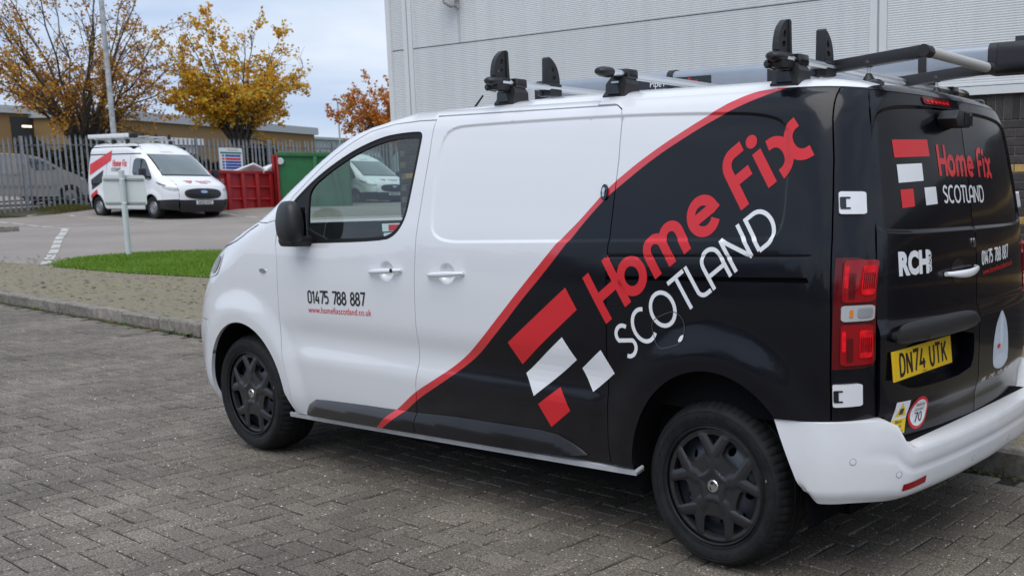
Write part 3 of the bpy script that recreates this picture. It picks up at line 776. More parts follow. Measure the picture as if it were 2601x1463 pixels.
# dark linings behind the skin
lin = MB()
lin.box((-.44, -.80, .34), (1.57, .80, 1.74)).box((-.36, -.87, .62), (1.60, .87, 1.30))
lin.box((-.55, -.60, .36), (-.45, .60, 1.7)).box((1.60, -.74, .22), (3.6, .74, .60)).box((2.95, -.70, .55), (3.62, .70, 1.02))
lin.box((-.45, -.62, .22), (.40, .62, .36)).box((.38, -.86, .245), (2.80, .86, .31))
lin.build('cargo_lining', M_dark, VAN)
for sg in (1, -1):
    for A, xw in ((ARCH_F, 0), (ARCH_R, 1)):
        Vl = []; Fl = []; nn_ = 26
        for i in range(nn_ + 1):
            a = R(-14 + 208 * i / nn_); px, pz = A[0] + (A[2] + .004) * math.cos(a), A[1] + (A[3] + .004) * math.sin(a)
            yy = float(surf_Y(HV, np.array(px), np.array(max(pz, .25)))) + float(hv_disp(np.array([px]), np.array([max(pz, .25)]))[0]) - .008
            Vl += [(px, sg * yy, pz), (px, sg * .55, pz)]
        for i in range(nn_): Fl.append((2*i, 2*i+1, 2*i+3, 2*i+2))
        mesh_obj('wheel_arch_liner', Vl, Fl, M_dark, VAN, 40)
# ---- wheels
def make_wheel(x, sg):
    root = empty('wheel', (x, sg * .9, .335)); root.parent = VAN
    if sg < 0: root.rotation_euler = (0, 0, math.pi)
    prof = [(.2270,.012),(.2330,.018),(.2400,.010),(.262,.020),(.285,.024),(.300,.021),(.312,.010),(.3205,-.004),(.3285,-.018),(.3325,-.036),(.334,-.055),(.327,-.057),(.327,-.063),(.335,-.065),(.3355,-.090),(.328,-.092),(.328,-.100),(.3355,-.102),(.335,-.130),(.327,-.132),(.327,-.138),(.334,-.140),(.3325,-.160),(.322,-.190),(.300,-.210),(.262,-.212),(.23,-.20)]
    n = 240; k = len(prof); V = []; F = []
    for j in range(n):
        a = 2 * math.pi * j / n; g = (j % 4 == 0)
        for q, (r, d) in enumerate(prof):
            rr = r
            if g and 7 <= q <= 9: rr = r - .006
            if g and q == 10: rr = r - .0035
            if (j % 8) in (3, 4) and q in (4,): rr = r
            sk = .010 if 13 <= q <= 17 else 0.0
            V.append((rr * math.cos(a + sk), d, rr * math.sin(a + sk)))
    for j in range(n):
        for q in range(k - 1): F.append((j*k+q, ((j+1)%n)*k+q, ((j+1)%n)*k+q+1, j*k+q+1))
    ty = mesh_obj('tyre', V, F, M_tyre, root, 34)
    rb = MB().lathe([(.2448,.0165),(.2455,.0182),(.2470,.0182),(.2478,.0168)], 72).lathe([(.2960,.0224),(.2968,.0236),(.2980,.0236),(.2990,.0216)], 72)
    for j in range(40):
        a = j * 2 * math.pi / 40 + .03
        if j % 10 in (0, 1): continue
        w = .010 if j % 3 else .018
        M = Matrix.Rotation(-a, 4, 'Y'); rb.box((.272, .0215, -w), (.284 if j % 2 else .279, .0238, w), M=M)
    rb.build('sidewall_marking', M_tyre, ty)
    # hub cap
    Rr = .230
    def capy(X, Z):
        r = np.hypot(X, Z) / Rr; ang = np.degrees(np.arctan2(Z, X))
        h = .006 - .010 * r ** 2
        best = np.full(np.shape(X), -9.0)
        for q in range(5):
            a0 = R(-90 + 72 * q); u = (X * math.cos(a0) + Z * math.sin(a0)) / Rr; v = (-X * math.sin(a0) + Z * math.cos(a0)) / Rr
            dd = np.where(u > .45, np.abs(np.abs(v) - .29), np.abs(np.hypot((u - .45) / .25, v / .29) - 1) * .26); ins = np.where(u > .45, np.abs(v) < .29, np.hypot((u - .45) / .25, v / .29) < 1) & (u > 0)
            leg = sstep(.14, .02, dd) * sstep(.10, .26, u); dish = np.where(ins, sstep(.02, .17, dd), 0)
            best = np.maximum(best, .007 * leg - .012 * dish)
        return h + best * sstep(.97, .88, r) + .004 * np.exp(-((r - .955) / .03) ** 2)
    def capchart(X, Z): return np.stack([X, capy(X, Z), Z], -1)
    holes = []
    for q in range(5):
        a0 = R(-90 + 72 * q); ca, sa = math.cos(a0), math.sin(a0)
        loc = [(.53,-.13),(.56,-.19),(.70,-.222),(.84,-.225),(.865,-.19),(.88,-.10),(.885,0),(.88,.10),(.865,.19),(.84,.225),(.70,.222),(.56,.19),(.53,.13),(.52,0)]
        holes.append([(Rr * (u * ca - v * sa), Rr * (u * sa + v * ca)) for u, v in loc])
        a1 = a0 + R(36); ca, sa = math.cos(a1), math.sin(a1)
        loc = [(.70,0),(.73,-.03),(.855,-.135),(.88,-.12),(.89,0),(.88,.12),(.855,.135),(.73,.03)]
        holes.append([(Rr * (u * ca - v * sa), Rr * (u * sa + v * ca)) for u, v in loc])
    cap = panel('hub_cap', ellip(0, 0, Rr, Rr, 72), capchart, M_cap, root, holes=holes, sp=.0065 if sg > 0 else .014, gap=0, thick=.022, off=.004, flip=True)
    # steel wheel behind with round holes
    def stch(X, Z):
        r = np.hypot(X, Z); return np.stack([X, -.030 + .016 * np.exp(-((r - .125) / .03) ** 2) - .02 * sstep(.15, .2, r), Z], -1)
    sh = [ellip(.155 * math.cos(R(36 * q + 8)), .155 * math.sin(R(36 * q + 8)), .017, .017, 16) for q in range(10)]
    st = panel('steel_wheel', ellip(0, 0, .222, .222, 48), stch, M_steel, root, holes=sh, sp=.016, gap=0, thick=.008, flip=True)
    MB().lathe([(.0, -.07), (.15, -.07), (.215, -.08), (.2265, .0)], 40).build('brake_backing', M_dark, root, 40)
    em = MB().lathe([(.0, .0135), (.0235, .0135), (.0255, .0115), (.027, .008)], 28).build('badge', M_chrome, cap, 40)
    bl = MB(); 
    for pts in ([(-.004,.019),(.006,.019),(.011,.012),(.004,.005),(-.004,.008),(-.008,.014)], [(.004,-.019),(.012,-.014),(.014,-.004),(.009,-.003),(.006,-.011)], [(-.019,.004),(-.014,.012),(-.011,.010),(-.015,.002)]):
        bl.prism(pts, .0136, .0142, 1)
    bl.build('badge_emblem', M_plastg, em)
    if sg > 0: MB().box((-.262, .021, .06), (-.256, .0245, .07), M=None).build('balance_weight', M_alu, ty)
    return root
for x in (0, 3.275):
    for sg in (1, -1): make_wheel(x, sg)
# ---- rear end
zr = [.547, .60, .655, .80, 1.0, 1.2, 1.4, 1.6, 1.70, 1.78, 1.838]
yb = lambda z: .80 * float(HV.Wz(z)) * .99
xb = lambda z: float(HV.Rz(z)) + float(HV.Rxo(.80))
RECESS = smooth_poly([(.70,.915),(.055,.921),(.045,.80),(.09,.737),(.51,.733),(.62,.75),(.695,.80)], 1)
for sg in (1, -1):
    outer = [(sg * yb(z), z) for z in zr[2:]]
    low = [(sg * .72, .655), (sg * .69, .60), (sg * .672, .547)]
    poly = outer[::-1] + low + [(sg * .003 - .002, .547), (sg * .003 - .002, 1.838)]
    rd = panel('rear_door', poly, hv_rear, M_paint, VAN, holes=[RECESS] if sg > 0 else [], sp=.028, gap=.0007, flip=True, extra=offs(RWIN, (-.009, -.003, .003, .009)))
    ch = hv_side(sg); fl = sg > 0
    poly = [(x - .002, z) for x, z in GR] + [(xb(z), z) for z in (.655, .8, 1.0, 1.2, 1.4, 1.6, 1.7, 1.78, 1.8425)]
    panel('door_corner', poly, ch, M_paint, rd, sp=.012, gap=.0005, flip=fl)
    # tail lamp
    xi = lambda z: float(HV.Rz(z)) + .060
    lamp = [(-.531, .848), (-.531, 1.241)] + smooth_poly([(-.580, 1.241), (-.610, 1.225), (-.621, 1.18)], 2, False) + [(-.6225, 1.06), (-.624, .90)] + smooth_poly([(-.624, .875), (-.620, .850), (-.595, .848)], 2, False)
    tl = panel('tail_lamp', lamp, ch, M_lensd, VAN, sp=.007, gap=0, thick=.02, off=.006, flip=fl)
    for (z0, z1, mm) in ((1.085, 1.232, M_lensr), (.862, 1.005, M_lensr)):
        ln = panel('lamp_lens', rrect(-.618, z0, -.552, z1, .012), ch, mm, tl, sp=.006, gap=0, thick=.014, off=.016, flip=fl)
        panel('lamp_reflector', rrect(-.615, z0 + .024, -.592, z1 - .020, .008), ch, M_lensb, ln, sp=.005, gap=0, thick=.006, off=.0195, flip=fl)
        for r_ in range(6): panel('lamp_prism', rrect(-.6135 + .0035 * r_, z0 + .045, -.6115 + .0035 * r_, z1 - .045, .0008, 2), ch, M_lensd, ln, sp=.01, gap=0, thick=0, off=.0203, flip=fl)
        panel('lamp_shade_band', rrect(-.580, z0 + .012, -.566, z1 - .045, .004), ch, M_lensd, ln, sp=.006, gap=0, thick=.004, off=.0175, flip=fl)
        panel('lamp_reflector', rrect(-.564, z0 + .05, -.555, z1 - .02, .003), ch, M_lensb, ln, sp=.006, gap=0, thick=.004, off=.0170, flip=fl)
    lw = panel('reversing_lens', rrect(-.618, 1.018, -.552, 1.074, .010), ch, M_lensw, tl, sp=.006, gap=0, thick=.014, off=.015, flip=fl)
    panel('bulb_window', rrect(-.614, 1.030, -.588, 1.063, .006), ch, M_alu, lw, sp=.006, gap=0, thick=.004, off=.0175, flip=fl)
    panel('amber_bulb', rrect(-.578, 1.032, -.571, 1.060, .003), ch, M_amber, lw, sp=.006, gap=0, thick=.004, off=.0170, flip=fl)
    # hinges
    for (z0, z1, xa, xb_) in ((1.390, 1.468, .092, .150), (.714, .794, .100, .168)):
        hz = lambda x0, x1, a_, b_: [(float(HV.Rz(z)) + x, z) for x, z in rrect(x0, a_, x1, b_, .007)]
        hg = panel('door_hinge', hz(xa, xb_, z0, z1), ch, M_white, VAN, sp=.008, gap=0, thick=.018, off=.016, flip=fl)
        panel('hinge_knuckle', [(float(HV.Rz(z)) + x, z) for x, z in rrect(xb_ - .016, z0 + .022, xb_ - .002, z1 - .020, .003)], ch, M_plastg, hg, sp=.008, gap=0, thick=.004, off=.0185, flip=fl)
        for zk in (z0 + .020, z1 - .022): panel('hinge_pin', [(float(HV.Rz(z)) + x, z) for x, z in rrect(xb_ - .026, zk - .003, xb_ - .003, zk + .003, .002)], ch, M_plastg, hg, sp=.008, gap=0, thick=.003, off=.0178, flip=fl)
LEFT = hv_side(1)
rdl = [o for o in VAN.children if o.name.startswith('rear_door')][0]
# plate recess, garnish, plate
def rec(y, z): return np.stack([-.632 + 0 * y + .02 * sstep(.80, .90, z), y, z], -1)
rc = panel('plate_recess', offset_poly(RECESS, -.012), rec, M_paint, rdl, sp=.04, gap=0, thick=0, flip=True)
wl_ = densify(RECESS, .02); Vw = []; Fw = []
for i, p in enumerate(wl_):
    a = hv_rear(np.array([p[0]]), np.array([p[1]]))[0]; b = rec(np.array([p[0]]), np.array([p[1]]))[0]
    Vw += [tuple(a), tuple(b)]; j = (i + 1) % len(wl_); Fw.append((2*i, 2*i+1, 2*j+1, 2*j))
mesh_obj('recess_wall', Vw, Fw, M_paint, rc, 40)
gp = smooth_poly([(.700,.922),(.702,.960),(.66,.985),(.40,.990),(.136,.988),(.062,.972),(.050,.926)], 2)
gar = panel('plate_garnish', gp, lambda y, z: hv_rear(y, z) - np.stack([.016 * sstep(.915, .94, z) * sstep(1.0, .97, z) + 0 * y, 0 * y, 0 * y], -1), M_plast, rdl, sp=.02, gap=0, thick=.03, off=.012, flip=True)
pl = MB().box((-.2600, -.0555, -.003), (.2600, .0555, .003), ch=.0015)
PM = Matrix.Translation((-.6675, .4560, .8440)) @ Matrix.Rotation(R(-8), 4, 'Y') @ Matrix(((0,0,1,0),(1,0,0,0),(0,1,0,0),(0,0,0,1))).to_4x4()
PM = Matrix.Translation((-.672, .4540, .8400)) @ Matrix.Rotation(R(6), 4, 'Y') @ Matrix(((0,0,-1,0),(-1,0,0,0),(0,1,0,0),(0,0,0,1)))
pl.xform(PM); plate = pl.build('number_plate', M_plate, VAN)
def plate_chart(u, v): 
    u = np.asarray(u, float); v = np.asarray(v, float); return np.array([tuple(PM @ Vector((a, b, .0031))) for a, b in zip(u, v)])
GLP = {  # number-plate letterforms (79 x 50 mm)
 'D': [[(0.1,0),(0.1,1),(0.6,1),(0.9,.75),(0.9,.25),(0.6,0),(0.1,0)]], 'N': [[(0.1,0),(0.1,1)],[(0.1,1),(0.9,0)],[(0.9,0),(0.9,1)]],
 '7': [[(0.05,1),(0.95,1),(0.40,0)]], '4': [[(0.55,1),(0.05,.28),(1.0,.28)],[(.72,.5),(.72,0)]], 'U': [[(0.1,1),(0.1,.25),(0.35,0),(0.65,0),(0.9,.25),(0.9,1)]],
 'T': [[(0,1),(1,1)],[(.5,1),(.5,0)]], 'K': [[(.1,0),(.1,1)],[(.9,1),(.12,.42)],[(.38,.60),(.95,0)]], 'S': [[(.9,.85),(.65,1),(.3,1),(.1,.78),(.2,.56),(.8,.44),(.9,.2),(.7,0),(.3,0),(.08,.15)]],
 '2': [[(.08,.78),(.3,1),(.7,1),(.9,.75),(.08,.0),(.95,0)]], '0': [[(.1,.25),(.1,.75),(.35,1),(.65,1),(.9,.75),(.9,.25),(.65,0),(.35,0),(.1,.25)]], 'Z': [[(.05,1),(.95,1),(.05,0),(.95,0)]]}
def plate_text(txt, hgt=.076, wid=.047, stroke=.0135, gap=.010, space=.030):
    L = sum((wid + gap) if c != ' ' else space for c in txt) - gap; u = -L / 2; out = []; k = 0
    for c in txt:
        if c == ' ': u += space; continue
        for st in GLP[c]:
            p = [(u + a * wid, -hgt / 2 + b * hgt) for a, b in st]; p = smooth_poly(p, 1, False) if len(p) > 4 else p
            A, B = ribbon(p, stroke); V = []; F = []
            for a, b in zip(A, B): V += [tuple(a), tuple(b)]
            for i in range(len(A) - 1): F.append((2*i, 2*i+1, 2*i+3, 2*i+2))
            out.append((np.array(V), F, k % 4)); k += 1
        u += wid + gap
    return out
decal('plate_characters', plate_text('DN74 UTK'), plate_chart, M_bvin, plate, off=.0004)
decal('plate_small_print', font_parts('HOME FIX', .009, lambda u, v: (u, v - .052), align='CENTER'), plate_chart, M_bvin, plate, off=.0004)
# rear handle
cup = panel('handle_cup', ellip(.187, 1.158, .062, .050, 30), hv_rear, M_plastg, rdl, sp=.015, gap=0, thick=0, off=.0015, flip=True)
Vh = []; Fh = []; n = 16; rg = 10
for i in range(n + 1):
    t = i / n; y = .312 - .275 * t; z = 1.152 + .012 * t - .008 * math.sin(math.pi * t); x = float(surf_XR(HV, np.array(y), np.array(z)))
    pr = .012 + .036 * math.sin(math.pi * t) ** .5; hh = .017 * math.sin(math.pi * min(max(t, .04), .96)) ** .3
    for k in range(rg):
        a = 2 * math.pi * k / rg; Vh.append((x - pr - .010 * math.cos(a), y, z + hh * math.sin(a)))
for i in range(n):
    for k in range(rg): Fh.append((i*rg+k, i*rg+(k+1)%rg, (i+1)*rg+(k+1)%rg, (i+1)*rg+k))
Fh.append(tuple(range(rg))); Fh.append(tuple(n*rg+k for k in range(rg)))
mesh_obj('rear_handle', Vh, Fh, M_white, rdl, 60)
kl = panel('rear_lock', ellip(.024, 1.262, .009, .020, 16), hv_rear, M_chrome, rdl, sp=.01, gap=0, thick=.006, off=.008, flip=True)
# third brake light and camera housing
b3 = panel('high_brake_light', rrect(.085, 1.804, .315, 1.834, .008), hv_rear, M_lensd, rdl, sp=.02, gap=0, thick=.01, off=.006, flip=True)
for i in range(6): panel('brake_diode', rrect(.105 + .034 * i, 1.809, .128 + .034 * i, 1.820, .003, 3), hv_rear, M_lensb, b3, sp=.02, gap=0, thick=.003, off=.0085, flip=True)
cm = MB().prism([(.235,1.752),(.200,1.786),(.085,1.786),(.068,1.770),(.068,1.742),(.095,1.722),(.210,1.722)], -.688, -.605, 0, ch=.007)
cb = cm.build('camera_housing', M_plast, rdl, 35)
MB().lathe([(0, -.6945), (.009, -.6945), (.011, -.690)], 18, axis=0, c=(0, .095, 1.766)).build('camera_lens', M_plastg, cb, 40)
MB().prism([(.152,1.728),(.076,1.730),(.076,1.778),(.152,1.780)], -.6925, -.688, 0, ch=.0015).build('camera_face', M_plastg, cb)
# ---- rear bumper
def bump_path(sg):
    pts = []
    for x in np.linspace(-.312, -.56, 16): pts.append((x, None))
    return pts
def bz_out(z):
    z = min(max(z, .3), 1.8)
    o = []
    for x in np.linspace(-.312, float(HV.Rz(z)) + .075, 20): o.append((x, float(surf_Y(HV, np.array(x), np.array(z)))))
    y0 = o[-1][1]
    for y in np.linspace(y0, 0, 24)[1:]: o.append((float(surf_XR(HV, np.array(y), np.array(z))), y))
    return np.array(o)
prot = pchip([.335,.345,.36,.40,.452,.459,.466,.50,.530,.54],[.040,.062,.078,.090,.097,.090,.097,.103,.103,.098])
base = bz_out(.66); T = np.gradient(base, axis=0); T /= np.linalg.norm(T, axis=1)[:, None]; Nn = np.stack([-T[:, 1], T[:, 0]], -1)
Nn = np.where((Nn[:, :1] * 0 + (Nn * np.array([[-.3, 1]])).sum(1, keepdims=True)) < 0, -Nn, Nn)
Nn[-1] = (-1, 0); rows = 22; V = []; F = []; nb = len(base)
for i in range(nb):
    y = base[i, 1]; x = base[i, 0]
    wgt = float(sstep(.88, .66, y))            # 1 on the rear face, 0 on the flank
    ztop = .655 - .112 * float(sstep(.745, .665, y)); zbot = .352 - .010 * wgt + .04 * float(sstep(-.42, -.32, x))
    for k in range(rows):
        t = k / (rows - 1)
        if k <= rows - 5:
            z = zbot + (ztop - zbot) * t * (rows - 1) / (rows - 5)
            zz_ = .335 + (z - zbot) / (ztop - zbot) * .205
            pf = .014 + .006 * math.sin(math.pi * (z - zbot) / (ztop - zbot)) - .02 * float(sstep(.04, 0, z - zbot))
            pr_ = (1 - wgt) * pf + wgt * float(prot(zz_))
            wide = .925 if x < -.35 else .925
            bx = base[i].copy()
            if x > -.56:
                s_ = (x + .56) / .248; x0_ = -.315 - .115 * (ztop - z) / (ztop - zbot); bx[0] = -.56 + s_ * (x0_ + .56); bx[1] = float(surf_Y(HV, np.array(bx[0]), np.array(.66)))
            p = bx + Nn[i] * pr_
        else:
            q = (k - (rows - 5)) / 4
            pr2 = pr_ * (1 - q) - .012 * q; z = ztop + .006 * math.sin(math.pi * q) * (1 if wgt > .5 else .5)
            p = base[i] + Nn[i] * pr2
        V.append((p[0], max(p[1], 0), z))
for i in range(nb - 1):
    for k in range(rows - 1): F.append((i*rows+k, (i+1)*rows+k, (i+1)*rows+k+1, i*rows+k+1))
N0 = len(V); V2 = V + [(x, -y, z) for x, y, z in V]; F2 = F + [tuple(N0 + i for i in f[::-1]) for f in F]
bump = mesh_obj('rear_bumper', *weld(V2, F2), M_bumper, VAN, 42)
BV = np.array(V).reshape(nb, rows, 3)
def bsurf(y, z):
    c = np.array([[np.interp(z, BV[i, :rows - 4, 2], BV[i, :rows - 4, k]) for k in (0, 1)] for i in range(nb)])
    o = np.argsort(c[:, 1]); return np.array([np.interp(y, c[o, 1], c[o, 0]), y, z])
def bnorm(y, z):
    n_ = np.cross(bsurf(y + .01, z) - bsurf(y - .01, z), bsurf(y, z + .008) - bsurf(y, z - .008)); n_ /= np.linalg.norm(n_)
    return n_ if n_[0] < 0 else -n_
M_ring = mat('sensor_ring_grey', (.30, .31, .33), .5)
for yy, z in ((.868, .512), (.735, .452), (.20, .405), (-.20, .405), (-.735, .452)):
    p = bsurf(abs(yy), z); nv = bnorm(abs(yy), z)
    if yy < 0: p[1] *= -1; nv[1] *= -1
    q = Vector(nv).to_track_quat('Z', 'Y').to_matrix().to_4x4(); q.translation = Vector(p)
    sn = MB().lathe([(0, .0012), (.0100, .0010), (.0108, .0004)], 20, axis=2).xform(q).build('parking_sensor', M_bumper, bump, 30)
    MB().lathe([(.0108, .0006), (.0126, .0008), (.0132, .0004)], 24, axis=2).xform(q).build('sensor_ring', M_ring, sn, 30)
for sg in (1, -1):
    Vr = []; Fr = []
    for i in range(9):
        y_ = .715 - .125 * i / 8
        for z_ in (.386 + .010 * i / 8, .412 + .012 * i / 8):
            p = bsurf(y_, z_) + bnorm(y_, z_) * .003; Vr.append((p[0], sg * p[1], p[2]))
        if i: Fr.append((2*i-2, 2*i-1, 2*i+1, 2*i))
    mesh_obj('rear_reflector', Vr, Fr, M_lensr, bump)
MB().box((-.70, -.62, .36), (-.30, .62, .55)).build('bumper_core', M_dark, bump)
# ---- livery on the flank
PH = R(36.0); cu_, su_ = math.cos(PH), math.sin(PH)
def flank(o): return lambda u, v: (o[0] - u * cu_ + v * su_, o[1] + u * su_ + v * cu_)
for poly, m in (([(1.083,.816),(.725,1.076),(.660,.988),(1.009,.725)], M_red), ([(.987,.688),(.750,.866),(.674,.777),(.931,.595)], M_wvin), ([(.907,.562),(.776,.650),(.715,.556),(.835,.469)], M_red), ([(.649,.743),(.533,.831),(.465,.740),(.589,.649)], M_wvin)):
    for sg in (1, -1): poly_decal('logo_block', poly, hv_side(sg), m, VAN, flip=sg > 0)
def flank_word(text, org, h, w, m, sx=1.0, name='logo_letter'):
    parts, L = lettering(text, h, w, flank(org), .012, sx)
    for sg in (1, -1): letters(name, parts, hv_side(sg), m, VAN, flip=sg > 0, fine=.014 if sg > 0 else None)
    return L
flank_word('H', (.498, .9405), .222, .040, M_red, 1.00)
flank_word('ome', (.3800, 1.0330), .222, .040, M_red, .965)
flank_word('Fix', (-.140, 1.4020), .225, .041, M_red, .93)
flank_word('SCOTLAND', (.3850, .7960), .148, .0165, M_wvin, 1.04)
def horiz(o, s=-1): return lambda u, v: (o[0] + s * u, o[1] + v)
tilt = lambda o, k: (lambda u, v: (o[0] - u, o[1] + v + u * k))
for sg in (1, -1):
    parts, L = lettering('01475 788 887', .066, .0105, tilt((2.583, .897), .032), .02, 1.06)
    letters('phone_digit', parts, hv_side(sg), M_bvin, VAN, flip=sg > 0)
    decal('web_address', font_parts('www.homefixscotland.co.uk', .0475, tilt((2.583, .848), .033), .985), hv_side(sg), M_red, VAN, flip=sg > 0)
# ---- livery on the rear doors
def rplace(o, sx=1.0): return lambda u, v: (o[0] - u * sx, o[1] + v)
def rear_poly(name, poly, m, par, off=.0015): return poly_decal(name, poly, hv_rear, m, par, off, True)
rear_poly('logo_block', [(.569,1.659),(.326,1.669),(.325,1.605),(.570,1.594)], M_red, VAN)
rear_poly('logo_block', [(.563,1.569),(.392,1.577),(.395,1.511),(.566,1.502)], M_wvin, VAN)
rear_poly('logo_block', [(.562,1.477),(.476,1.481),(.478,1.415),(.563,1.410)], M_red, VAN)
rear_poly('logo_block', [(.396,1.485),(.306,1.489),(.306,1.423),(.396,1.418)], M_wvin, VAN)
parts, L = lettering('Home Fix', .122, .024, rplace((.262, 1.531), .84), .012, .98); letters('logo_letter', parts, hv_rear, M_red, VAN, flip=True)
parts, L = lettering('SCOTLAND', .070, .010, rplace((.250, 1.425), 1.0), .012, 1.03); letters('logo_letter', parts, hv_rear, M_wvin, VAN, flip=True)
parts, L = lettering('01475 788 887', .058, .010, rplace((-.062, 1.164)), .02, .86)
parts = [(np.stack([p[:, 0], p[:, 1] + (-.062 - p[:, 0]) * .04], -1), f, l) for p, f, l in parts]; letters('phone_digit', parts, hv_rear, M_wvin, VAN, flip=True)
decal('web_address', font_parts('www.homefixscotland.co.uk', .036, lambda u, v: (-.072 - u, 1.122 + v + u * .05), .98), hv_rear, M_red, VAN, flip=True)
for k_, c_ in enumerate('RCH'): decal('group_letter', font_parts(c_, .112, lambda u, v, k_=k_: (.632 - u - (0, .060, .132)[k_], 1.170 + v), .90, bold=.0065), hv_rear, M_wvin, VAN, off=.0016 + .0004 * k_, flip=True)
decal('group_lettering', font_parts('GROUP', .026, lambda u, v: (.408 + v, 1.168 + u), .93, bold=.0012), hv_rear, M_wvin, VAN, flip=True)
# stickers
M_yel = mat('sticker_yellow', (.80, .56, .02), .4)
bs_ = rear_poly('warning_sticker', [(.662,.700),(.575,.697),(.592,.573),(.682,.578)], M_wvin, VAN)
rear_poly('sticker_panel', [(.671,.632),(.584,.630),(.592,.576),(.680,.580)], M_yel, bs_, .0028)
rear_poly('sticker_triangle', [(.622,.693),(.586,.640),(.658,.641)], M_yel, bs_, .0019)
rear_poly('sticker_symbol', [(.634,.672),(.610,.672),(.610,.648),(.636,.648)], M_bvin, bs_, .0022)
for i, t in enumerate(('Blind', 'Spot', 'take care')): decal('sticker_text', font_parts(t, .020 if i < 2 else .014, lambda u, v, i=i: (.632 - u, .615 - .017 * i + v), align='CENTER'), hv_rear, M_bvin, bs_, off=.0046, flip=True)
ls = rear_poly('speed_sticker', ellip(.503, .636, .068, .064, 36), M_red, VAN)
rear_poly('sticker_disc', ellip(.503, .636, .056, .0525, 36), M_wvin, ls, .0030)
for i, (t, s_, z) in enumerate((('Vehicle', .022, .663), ('Limited', .022, .645), ('70', .058, .600))): decal('sticker_text', font_parts(t, s_, lambda u, v, z=z: (.503 - u, z + v), align='CENTER'), hv_rear, M_bvin, ls, off=.0046, flip=True)
M_hel = mat('printed_helmet_grey', (.52, .58, .66), .35, var=.08, vscale=10)
hp = smooth_poly([(-.168,.720),(-.172,.81),(-.200,.89),(-.245,.935),(-.275,.958),(-.305,.935),(-.350,.89),(-.378,.81),(-.380,.725),(-.330,.700),(-.275,.694),(-.220,.700)], 2)
he = rear_poly('helmet_print', hp, M_hel, VAN)
rear_poly('helmet_ridge', smooth_poly([(-.255,.80),(-.258,.90),(-.275,.955),(-.295,.90),(-.298,.80)], 1), mat('printed_helmet_light', (.66, .71, .77), .35), he, .0019)
rear_poly('helmet_brim', smooth_poly([(-.165,.725),(-.20,.755),(-.275,.765),(-.35,.755),(-.384,.728),(-.33,.712),(-.275,.706),(-.22,.710)], 1), mat('printed_helmet_brim', (.60, .65, .72), .35), he, .0019)
rear_poly('helmet_mark', [(-.225,.805),(-.262,.808),(-.262,.79),(-.225,.787)], M_red, he, .0022)
decal('slogan', font_parts('SAFE', .026, lambda u, v: (-.045 - u, .668 + v), .95) + font_parts('OMES', .026, lambda u, v: (-.142 - u, .669 + v), .95) + font_parts('ROM', .026, lambda u, v: (-.252 - u, .670 + v), .95) + font_parts('AFE STARTS', .026, lambda u, v: (-.340 - u, .671 + v), .95), hv_rear, M_wvin, VAN, flip=True)
decal('slogan_initials', font_parts('H', .026, lambda u, v: (-.118 - u, .668 + v), .95) + font_parts('F', .026, lambda u, v: (-.234 - u, .669 + v), .95) + font_parts('S', .026, lambda u, v: (-.320 - u, .670 + v), .95), hv_rear, M_red, VAN, flip=True)
# ---- cab interior
ci = MB().box((2.70, -.78, .95), (3.05, .78, 1.17), ch=.05); ci.build('dashboard', M_int, VAN, 40)
MB().box((1.58, -.80, .55), (1.61, .80, 1.78)).build('bulkhead', M_int, VAN)
MB().box((1.55, -.82, .52), (3.0, .82, .60)).build('cab_floor', M_int, VAN)
for y in (-.45, .45):
    s = MB().box((1.75, y - .25, .62), (2.25, y + .25, .92), ch=.05).box((1.64, y - .24, .85), (1.80, y + .24, 1.42), ch=.06)
    st = s.build('cab_seat', M_seat, VAN, 40)
    MB().box((1.655, y - .13, 1.44), (1.745, y + .13, 1.62), ch=.04).build('headrest', M_seat, st, 40)
sw = MB(); th = [2 * math.pi * i / 28 for i in range(29)]
sw.tube([(2.52 - .10 * math.sin(a), -.45 + .19 * math.cos(a), 1.10 + .16 * math.sin(a)) for a in th], .014, 8, caps=False)
sw.tube([(2.52, -.62, 1.10), (2.54, -.45, 1.09), (2.52, -.28, 1.10)], .018, 8).build('steering_wheel', M_int, VAN, 50)
for sg in (1, -1):
    MB().box((1.76, sg * .86 - .02, .62), (2.78, sg * .86 + .02, 1.20), ch=.01).build('door_card', M_int, VAN, 30)
    stk = MB()
M_sred = mat('warning_label_red', (.45, .03, .04), .5)
for i in range(2):
    wst = poly_decal('window_sticker', [(1.98 - .018 * i, 1.318 - .045 * i), (1.80, 1.325 - .045 * i) if i == 0 else (1.84, 1.283), (1.84 if i else 1.815, 1.287 - .042 * i + (0 if i == 0 else .005)), (1.97 - .018 * i, 1.280 - .042 * i)], LEFT, M_wvin, VAN, off=-.013, flip=True)
    poly_decal('sticker_panel', [(1.925 - .02 * i, 1.314 - .044 * i), (1.84, 1.317 - .044 * i), (1.85, 1.290 - .040 * i), (1.92 - .02 * i, 1.286 - .042 * i)], LEFT, M_sred, wst, off=-.0105, flip=True)
# roof aerial
AER0, AER1, AER2 = (2.09, .25, 1.875), (2.085, .25, 1.90), (2.00, .25, 1.972)
MB().tube([AER0, AER1, AER2], [.010, .006, .0045], 8).build('roof_aerial', M_rub, VAN, 40)
# roof edge caps at the back
for sg in (1, -1):
    MB().lathe([(0, .012), (.026, .010), (.036, .002), (.040, -.02)], 24, axis=2, c=(-.47, sg * .50, 1.876)).build('roof_cap', M_plastg, VAN, 40)
